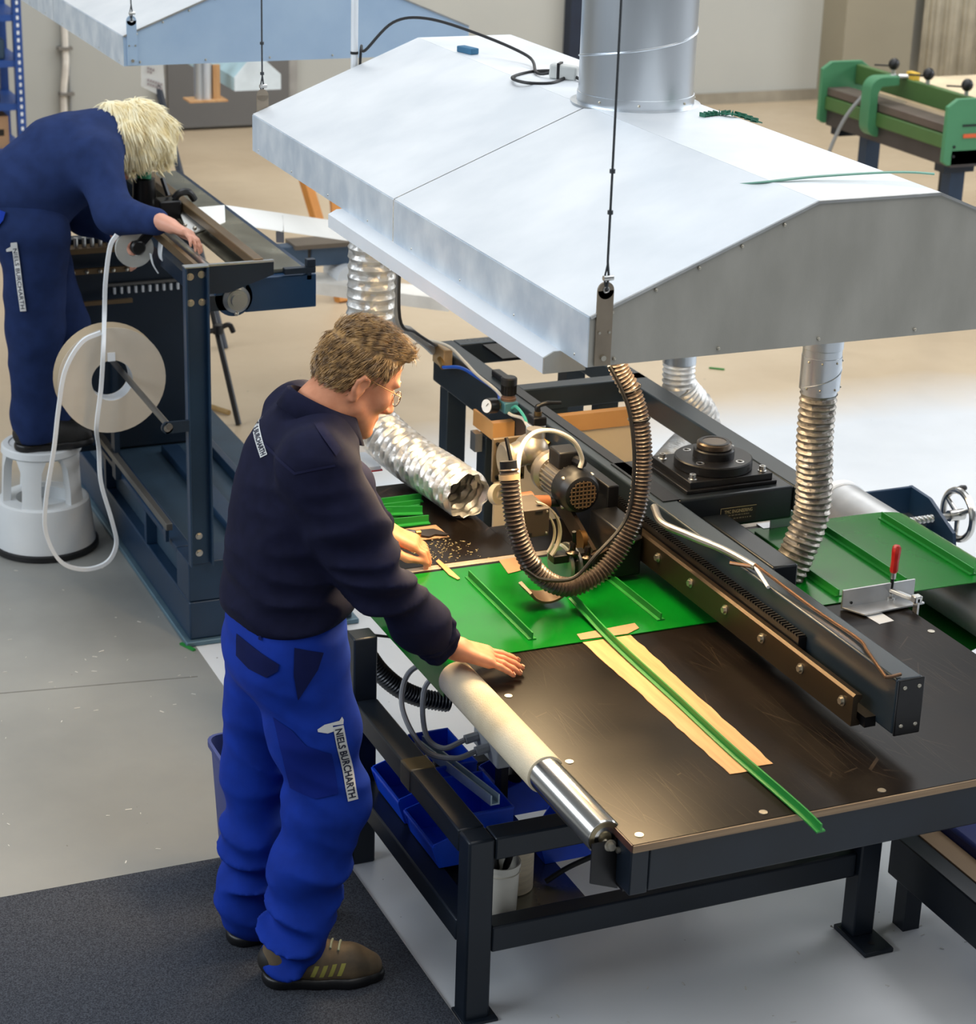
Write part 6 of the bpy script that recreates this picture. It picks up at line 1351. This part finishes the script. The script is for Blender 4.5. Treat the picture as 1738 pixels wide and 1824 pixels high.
for i in range(n+1):
    a = R(42)+R(276)*i/n     # open at the throat (front is +x)
    cx_, sy_ = math.cos(a), math.sin(a); back = 0.5-0.5*cx_
    bx_, by_ = 0.080*cx_, 0.082*sy_; tx_, ty_ = 0.076*cx_, 0.076*sy_
    base = V3((NECK[0]+bx_-0.004, NECK[1]+by_, NECK[2]-0.03+0.030*back-0.03*(1-back)))
    top = V3((NECK[0]+tx_+0.004, NECK[1]+ty_, NECK[2]+0.012+0.046*back-0.03*(1-back)))
    out = V3((cx_*0.026-0.004*back, sy_*0.028, -0.040-0.030*(1-back)))
    q += [base, top, top+V3((cx_*0.006, sy_*0.006, -0.002)), top+out]
for i in range(n): f += [(i*4+k, (i+1)*4+k, (i+1)*4+k+1, i*4+k+1) for k in range(3)]
co = MB().add(q, f).build('collar', navy_shirt, man, ang=70); md = co.modifiers.new('thick', 'SOLIDIFY'); md.thickness = 0.003
# shoulder strap on the near shoulder
def lay(name, p0, p1, w_, m, bvh, dirn, lift=0.003, taper=1.0, par=man):
    p0, p1 = V3(p0), V3(p1); ux = (p1-p0).normalized(); d = V3(dirn).normalized(); uy = d.cross(ux).normalized(); l = (p1-p0).length
    return drape(name, [(0, -w_/2), (l, -w_/2*taper), (l, w_/2*taper), (0, w_/2)], [(0, 1, 2, 3)], bvh, p0, ux, uy, d, m, par, lift)
strap_m = mat('navy_shirt_trim', (30, 32, 60), 0.85, spec=0.15)
pc = lambda x, y, d_=5.0: V3(C0+ray(x, y)*d_)
def lay_px(name, poly, m, bvh, lift, par=man, d_=5.0):
    c = [pc(x, y, d_) for x, y in poly]; o = c[0]; d = V3(VIEW); ux = V3(MC[0]); uy = V3(MC[1])
    pts = [((p-o).dot(ux), (p-o).dot(uy)) for p in c]
    return drape(name, pts, [tuple(range(len(pts)))], bvh, o, ux, uy, d, m, par, lift)
st1 = lay_px('shoulder_strap', [(573, 762), (586, 757), (622, 805), (614, 818)], strap_m, sbvh, 0.004)
lay_px('yoke_seam', [(470, 790), (474, 786), (545, 845), (612, 832), (613, 836), (543, 850)], strap_m, sbvh, 0.002)
# printed logos
def logo(name, p0, p1, w_px, bvh, par, tool_side=1, lift=0.003):
    """strip with lettering between two image points, plus a small caliper mark at its start"""
    a, b = pc(*p0), pc(*p1); ux = (b-a).normalized(); d = V3(VIEW); uy = d.cross(ux).normalized(); l = (b-a).length; w_ = w_px/756.0*1.0
    wv = w_
    s_ = drape(name, [(0, -wv/2), (l, -wv/2), (l, wv/2), (0, wv/2)], [(0, 1, 2, 3)], bvh, a, ux, uy, d, logo_m, par, lift, 0.02)
    v, f = text_mesh('NIELS BURCHARTH', wv*1.05, wv*0.022)
    xs = [p[0] for p in v]; k = (l*0.93)/(max(xs)-min(xs)); ys = [p[1] for p in v]; ky = wv*0.70/(max(ys)-min(ys)); my = (max(ys)+min(ys))/2
    v = [(l/2+(p[0]-(max(xs)+min(xs))/2)*k, -(p[1]-my)*ky if uy.dot(V3(MC[1])) > 0 else (p[1]-my)*ky) for p in v]
    drape('lettering', v, f, bvh, a, ux, uy, d, logo_d, par, lift+0.002, 0.02)
    t = tool_side*wv
    cal = [(-0.004, -t*0.5), (0.010, -t*0.5), (0.012, -t*1.1), (0.004, -t*2.0), (-0.002, -t*2.0), (0.0, -t*1.3), (-0.010, -t*1.25), (-0.012, t*0.2), (-0.020, t*0.5), (-0.012, t*0.6), (-0.002, t*0.5)]
    drape('caliper_mark', cal, [tuple(range(len(cal)))], bvh, a, ux, uy, d, logo_m, par, lift+0.0005, 0.02)
logo('back_logo', (450, 742), (480, 815), 15, sbvh, man, -1)
# trousers
tr_ = Sdf()
tr_.ell(PEL+A_(0.005, 0, 0.03), (0.138, 0.180, 0.13), None, 0.05); tr_.ell(PEL+A_(0.0, 0, -0.06), (0.142, 0.182, 0.12), None, 0.05)
tr_.chain([HPR+A_(0, 0.0, 0), HPR*0.5+KNR*0.5+A_(0.01, 0, 0), KNR+A_(0.01, 0, 0), KNR*0.55+ANR*0.45+A_(0.0, 0, 0), ANR+A_(0.0, 0, 0.03), ANR+A_(0.01, 0, -0.02)], [0.118, 0.106, 0.098, 0.092, 0.082, 0.082], 0.04)
tr_.chain([HPL, HPL*0.5+KNL*0.5, KNL, KNL*0.5+ANL*0.5, ANL+A_(0, 0, 0.03), ANL+A_(0.01, 0, -0.01)], [0.112, 0.098, 0.090, 0.085, 0.078, 0.078], 0.03)
tr_.cut((1.45, 4.45, 0.055), (0.35, -0.1, -1))
tr_.cut((1.45, 4.45, 0.985), (0, 0, 1))
def ztr(P):
    z = P[..., 2]; return 0.35+1.5*np.exp(-((z-0.17)/0.16)**2)+0.6*np.exp(-((z-0.52)/0.10)**2)
to, tbvh, tV = person_mesh('trousers', tr_, 0.0075, royal, man, wrinkle(21, 0.013, (15, 15, 30), ztr), 1)
logo('thigh_logo', (602, 1294), (625, 1434), 18, tbvh, man, -1)
lay_px('pocket_flap', [(421, 1128), (432, 1135), (470, 1160), (503, 1180), (500, 1192), (478, 1204), (445, 1190), (419, 1168)], navy_patch, tbvh, 0.004)
lay_px('side_insert', [(530, 1150), (580, 1160), (570, 1190), (534, 1245), (528, 1200)], navy_patch, tbvh, 0.003)
lay_px('tool_pocket', [(485, 1278), (520, 1300), (545, 1328), (590, 1345), (600, 1420), (560, 1428), (510, 1412), (500, 1350)], mat('dark_blue_twill', (15, 36, 120), 0.85, spec=0.15), tbvh, 0.003)
lay_px('belt_loop', [(466, 1122), (471, 1124), (470, 1138), (465, 1136)], navy_patch, tbvh, 0.006)
# shoes
def shoe(label_, heel, fwd, parent, sc=1.0, dark=False):
    M = rotm((fwd[0], fwd[1], 0), (0, 0, 1)); O = A_(*heel); T_ = lambda x, y, z: O+M@(A_(x, y, z)*sc)
    up = Sdf(); up.ell(T_(0.055, 0, 0.062), A_(0.062, 0.042, 0.055)*sc, M, 0.03); up.chain([T_(0.06, 0, 0.065), T_(0.14, 0, 0.055), T_(0.215, 0.004, 0.042), T_(0.262, 0.004, 0.036)], [0.046*sc, 0.048*sc, 0.046*sc, 0.034*sc], 0.03)
    up.cap(T_(0.05, 0, 0.07), T_(0.045, 0, 0.115), 0.044*sc, 0.040*sc, 0.02); up.cut(T_(0, 0, 0.024), (0, 0, -1))
    o1, bv, _ = person_mesh('shoe', up, 0.006, mat('dark_boot_leather', (30, 28, 26), 0.6, vs=20) if dark else mat('boot_leather', (70, 60, 46), 0.6, vs=15, col2=(104, 88, 66)), parent, None, 1)
    so_ = Sdf(); so_.chain([T_(0.045, 0, 0.014), T_(0.14, 0, 0.012), T_(0.215, 0.004, 0.012), T_(0.268, 0.004, 0.016)], [0.050*sc, 0.046*sc, 0.052*sc, 0.034*sc], 0.03); so_.cut(T_(0, 0, 0.030), (0, 0, 1)); so_.cut(T_(0, 0, 0.0), (0, 0, -1))
    person_mesh('sole', so_, 0.006, black_pl, o1, None, 1)
    if not dark:
        side = V3(M[:, 1])*-1
        hc = Sdf(); hc.ell(T_(0.045, 0, 0.062), A_(0.060, 0.046, 0.05)*sc, M, 0.03); hc.cut(T_(0.085, 0, 0), M@A_(1, 0, 0.4)); hc.cut(T_(0, 0, 0.026), (0, 0, -1))
        person_mesh('heel_counter', hc, 0.006, mat('dark_boot_leather', (30, 28, 26), 0.6, vs=20), o1, None, 1)
        for k in range(4):
            p = V3(T_(0.115+k*0.022, -0.06, 0.040)); fx = V3(M[:, 0]); uz = Vector((0, 0, 1))
            drape('side_stripe', [(0, 0), (0.011, 0), (0.023, 0.032), (0.012, 0.032)], [(0, 1, 2, 3)], bv, p-side*0.02, fx, uz, -side, mat('olive_stripe', (150, 146, 70), 0.6), o1, 0.001)
        for k in range(5):
            p0, p1 = V3(T_(0.105+k*0.02, -0.022, 0.13)), V3(T_(0.112+k*0.02, 0.022, 0.13)); pts = []
            for t in np.linspace(0, 1, 7):
                h = bv.ray_cast(p0.lerp(p1, t), Vector((0, 0, -1)), 0.3)
                if h[0] is not None: pts.append(h[0]+Vector((0, 0, 0.003)))
            if len(pts) > 2: MB().tube(pts, 0.0032, 6).build('lace', mat('pale_lace', (150, 160, 140), 0.7), o1)
    return o1
shoe('', (1.345, 4.338, 0.009), (0.95, -0.31), man)
shoe('', (1.315, 4.535, 0.009), (0.99, 0.10), man, 1.0, True)
# hair: cap plus combed strands
hc = Sdf(); hl = lambda x, y, z: HD+HM@A_(x, y, z)
hc.ell(hl(0.008, 0, 0.060), (0.101, 0.079, 0.092), HM, 0.02); hc.ell(hl(-0.030, 0, 0.02), (0.062, 0.070, 0.070), HM, 0.02)
hc.ell(hl(0.074, 0.0, 0.108), (0.030, 0.052, 0.024), HM, 0.03)
hc.sub(hl(0.125, 0, 0.0), (0.085, 0.2, 0.088), HM, 0.015); hc.sub(hl(0.055, 0, -0.040), (0.070, 0.2, 0.066), HM, 0.015)
hc.cut(hl(-0.06, 0, -0.062), HM@A_(-0.15, 0, -1))
ho, hbvh, hV = person_mesh('hair', hc, 0.006, hair_m, bo, wrinkle(31, 0.002, (60, 60, 60)), 1)
def strands(name, V, bvh, HDc, HMm, comb, length, count, rad, m, parent, seed=3, jt=0.6):
    rg = np.random.RandomState(seed); mb = MB(); Vv = []; Ff = []
    for i in rg.choice(len(V), count):
        p = V3(V[i]); loc, nn, _, _ = bvh.find_nearest(p)
        if loc is None: continue
        loc_l = HMm.T@(np.array(p)-HDc); c = V3(HMm@comb(loc_l, rg)); c = (c-nn*c.dot(nn)); c = c.normalized() if c.length > 1e-5 else nn
        l = length(loc_l)*rg.uniform(0.6, 1.3); jit = V3(rg.randn(3)*0.18); d = (c+jit*jt).normalized(); s_ = nn.cross(d).normalized()
        base = len(Vv)
        pts = [p-nn*0.002, p+d*l*0.4+nn*(0.0045), p+d*l*0.75+nn*0.006, p+d*l+nn*rg.uniform(0.002, 0.008)]
        for j, (q, r_) in enumerate(zip(pts, (rad, rad, rad*0.7, rad*0.15))):
            Vv += [q-s_*r_, q+s_*r_, q+nn*r_*0.9]
        for j in range(3): Ff += [(base+j*3+k, base+j*3+(k+1) % 3, base+j*3+3+(k+1) % 3, base+j*3+3+k) for k in range(3)]
    mb.v = [tuple(v) for v in Vv]; mb.f = Ff
    return mb.build(name, m, parent, ang=80)
def comb_m(l, rg):
    if l[2] > 0.09: return A_(0.75, -0.55+0.3*rg.rand(), 0.35)      # top: swept forward and over
    return A_(-0.55 if l[0] < 0.03 else -0.2, 0, -0.8)
strands('hair_strands', hV, hbvh, HD, HM, comb_m, lambda l: 0.030 if l[2] > 0.06 else 0.022, 5200, 0.0011, hair_m, bo)
# eyebrow, eyes, spectacles
for s_ in (1, -1):
    MB().sphere(HT(0.0905, s_*0.033, 0.012), 0.0125, 14, 10).build('eye', white_paint, bo); MB().sphere(HT(0.0985, s_*0.034, 0.009), 0.0058, 10, 8).build('iris', mat('dark_iris', (50, 62, 70), 0.2), bo)
    q = Sdf(); q.chain([HT(0.108, s_*0.014, 0.036), HT(0.106, s_*0.034, 0.042), HT(0.094, s_*0.052, 0.036)], [0.0035, 0.004, 0.002], 0.004); person_mesh('eyebrow', q, 0.0025, hair_m, bo, None, 1)
    lid = Sdf(); lid.ell(HT(0.0905, s_*0.033, 0.014), (0.0138, 0.0148, 0.0125), HM, 0.002); lid.cut(HT(0.09, s_*0.033, 0.011), HM@A_(0.25, 0, -1)); person_mesh('eyelid', lid, 0.0025, skin, bo, None, 1)
gl = thing('spectacles', 'thin wire-rimmed spectacles worn by the leaning man', 'glasses', HT(0.13, 0, 0))
for s_ in (1, -1):
    ring = [V3(HT(0.126-0.012*abs(math.cos(t)*0.026+0.034)/0.06, s_*(0.034+0.025*math.cos(t)), 0.004+0.0185*math.sin(t))) for t in np.linspace(0, 2*math.pi, 25)[:-1]]
    MB().tube(ring, 0.0009, 6, closed=True).build('rim', wire_m, gl)
    c = sum(ring, Vector())/len(ring); mb = MB(); mb.add(ring+[c], [(i, (i+1) % 24, 24) for i in range(24)]); mb.build('lens', lens_m, gl)
    MB().tube([HT(0.112, s_*0.058, 0.008), HT(0.108, s_*0.066, 0.016), HT(0.03, s_*0.079, 0.024), HT(-0.008, s_*0.080, 0.028), HT(-0.03, s_*0.078, 0.010)], 0.0011, 6).build('temple', wire_m, gl)
MB().tube([HT(0.128, 0.009, 0.008), HT(0.134, 0, 0.012), HT(0.128, -0.009, 0.008)], 0.001, 6).build('bridge', wire_m, gl)

# ------------------------------------------------------------------ second worker on the stool
wo = thing('person', 'blond worker in navy overalls bending over the navy machine on a step stool', 'person', (1.45, 7.40, 0.409))
navy_w = mat('navy_overall', (34, 50, 92), 0.85, 0, vs=20, var=0.12, spec=0.15); navy_w2 = mat('navy_overall_trousers', (28, 44, 84), 0.85, 0, vs=20, var=0.12, spec=0.15)
WY = 7.40
def wp(x, y, dy=0.0): return A_(*yp(x, y, WY+dy))
WH = wp(232, 247, 0.0); WM = rotm((0.62, 0.05, -0.80), (0.75, 0, 0.62))
wS = Sdf(); WT = head(wS, WH, WM, 0.95, True)
wSR, wER, wWR = wp(170, 285, -0.17), wp(205, 382, -0.36), wp(284, 396, -0.56)
wSL, wEL, wWL = wp(160, 275, 0.15), wp(150, 385, 0.10), wp(205, 415, -0.02)
wNK = wp(195, 240, 0.0); wPE = wp(40, 385, 0.0)
wS.chain([WH, wNK, wp(150, 270)], [0.055, 0.06, 0.09], 0.03); wS.cap(wp(150, 270), wPE, 0.10, 0.10, 0.05)
for (a, b, c) in ((wSR, wER, wWR), (wSL, wEL, wWL)): wS.chain([a, b, c], [0.05, 0.04, 0.028], 0.02)
fdW = (wWR-wER)/np.linalg.norm(wWR-wER)
hand(wS, wWR+fdW*0.03, tuple(fdW+A_(0.35, 0.0, -0.40)), (0.45, 0, 0.85), 1, (0.25, 0.45, 0.35), 0.05)
hand(wS, wWL+A_(0.0, -0.02, 0.0), (0.5, -0.3, -0.5), (0.5, 0, 0.7), -1, (0.5, 0.7, 0.5), 0.03)
wKR, wAR = wp(62, 590, -0.08), wp(62, 752, -0.07); wKL, wAL = wp(105, 580, 0.10), wp(80, 748, 0.10)
wHR, wHL = wPE+A_(0.02, -0.09, -0.05), wPE+A_(0.03, 0.09, -0.05)
for (a, b, c) in ((wHR, wKR, wAR), (wHL, wKL, wAL)): wS.chain([wPE, a, b, c], [0.09, 0.08, 0.05, 0.04], 0.03)
wbo, _, _ = person_mesh('body', wS, 0.006, mat('fair_skin', (216, 158, 134), 0.5, sss=0.1), wo, None, 1)
g = Sdf()
def w2(x, y, dy=0.0): return wp(x, y, dy)
g.chain([wp(165, 262), wp(110, 290), wp(55, 340), wp(45, 385)], [0.125, 0.150, 0.155, 0.135], 0.06)
g.ell(wp(130, 285), (0.17, 0.21, 0.14), rotm((0.9, 0, 0.25), (-0.25, 0, 0.9)), 0.06)
g.chain([wSR, wER, wWR*0.92+wER*0.08], [0.085, 0.066, 0.046], 0.05); g.chain([wSL, wEL, wWL*0.9+wEL*0.1], [0.085, 0.066, 0.046], 0.05)
g.chain([wNK+A_(-0.03, 0.03, 0), wSL], [0.07, 0.08], 0.05); g.chain([wNK+A_(-0.03, -0.03, 0), wSR], [0.07, 0.08], 0.05)
person_mesh('jacket', g, 0.010, navy_w, wo, wrinkle(41, 0.006, (18, 18, 22)), 1)
g = Sdf(); g.ell(wPE+A_(0, 0, -0.02), (0.15, 0.18, 0.15), None, 0.05)
g.chain([wHR, wKR, wAR+A_(0, 0, 0.02), wAR+A_(0.01, 0, -0.025)], [0.125, 0.10, 0.082, 0.085], 0.04); g.chain([wHL, wKL, wAL+A_(0, 0, 0.02), wAL+A_(0.01, 0, -0.02)], [0.125, 0.105, 0.085, 0.085], 0.04)
g.cut((1.45, WY, 0.445), (0.1, 0, -1))
wto, wtb, _ = person_mesh('trousers', g, 0.010, navy_w2, wo, wrinkle(43, 0.006, (14, 14, 26)), 1)
def lay_w(name, poly, m, lift): return lay_px(name, poly, m, wtb, lift, wo, 7.6)
def pcw(x, y): return pc(x, y, 7.6)
lay_w('side_insert', [(12, 385), (42, 398), (38, 412), (16, 434), (12, 420)], royal, 0.012)
def logo_far(p0, p1, w_px):
    a, b = pcw(*p0), pcw(*p1); ux = (b-a).normalized(); d = V3(VIEW); uy = d.cross(ux).normalized(); l = (b-a).length; wv = w_px/497.0
    drape('thigh_logo', [(0, -wv/2), (l, -wv/2), (l, wv/2), (0, wv/2)], [(0, 1, 2, 3)], wtb, a, ux, uy, d, logo_m, wo, 0.010, 0.02)
    v, f = text_mesh('NIELS BURCHARTH', wv, 0.0); xs = [p[0] for p in v]; ys = [p[1] for p in v]; k = l*0.93/(max(xs)-min(xs)); ky = wv*0.68/(max(ys)-min(ys)); my = (max(ys)+min(ys))/2
    sg_ = -1 if uy.dot(V3(MC[1])) > 0 else 1
    drape('lettering', [(l/2+(p[0]-(max(xs)+min(xs))/2)*k, sg_*(p[1]-my)*ky) for p in v], f, wtb, a, ux, uy, d, logo_d, wo, 0.0115, 0.02)
    drape('caliper_mark', [(-0.012, -0.012), (0.0, -0.012), (0.014, 0.010), (0.014, 0.034), (0.006, 0.034), (0.0, 0.014), (-0.012, 0.012)], [(0, 1, 2, 3, 4, 5, 6)], wtb, a, ux, uy, d, logo_m, wo, 0.0105, 0.02)
logo_far((56, 456), (61, 563), 11)
def shoe_w(heel, fwd):
    shoe('', heel, fwd, wo, 0.95, True)
shoe_w((wAR[0]-0.075, wAR[1], 0.408), (1, -0.05)); shoe_w((wAL[0]-0.07, wAL[1]+0.03, 0.408), (1, 0.08))
blond = mat('pale_blond_hair', (244, 228, 180), 0.45, 0, vs=30, col2=(254, 246, 216), spec=0.4)
g = Sdf(); wl = lambda x, y, z: WH+WM@(A_(x, y, z)*0.95)
g.ell(wl(0.0, 0, 0.058), A_(0.108, 0.090, 0.098), WM, 0.03); g.ell(wl(-0.045, 0, 0.01), (0.078, 0.088, 0.088), WM, 0.04)
for s_ in (-1, 1): g.chain([wl(0.03, s_*0.085, 0.06), wl(0.045, s_*0.092, 0.0), wl(0.045, s_*0.085, -0.07)], [0.045, 0.036, 0.022], 0.03); g.chain([wl(-0.04, s_*0.08, 0.0), wl(-0.02, s_*0.085, -0.07), wl(0.0, s_*0.07, -0.11)], [0.05, 0.04, 0.02], 0.03)
g.chain([wl(0.06, 0, 0.12), wl(0.11, -0.03, 0.07), wl(0.115, -0.05, 0.02)], [0.045, 0.035, 0.018], 0.03)
g.chain([wl(-0.09, 0, 0.0), wl(-0.12, 0.01, 0.0), wl(-0.14, 0.01, 0.01)], [0.05, 0.032, 0.022], 0.03)
g.sub(wl(0.125, 0, -0.03), (0.055, 0.052, 0.075), WM, 0.01)
whr, whb, whV = person_mesh('hair', g, 0.009, blond, wbo, wrinkle(51, 0.006, (50, 50, 14)), 1)
strands('hair_strands', whV, whb, WH, WM, lambda l, rg: WM.T@A_(0.22, -0.05, -1.0), lambda l: 0.05, 3200, 0.0018, blond, wbo, 5, 0.15)
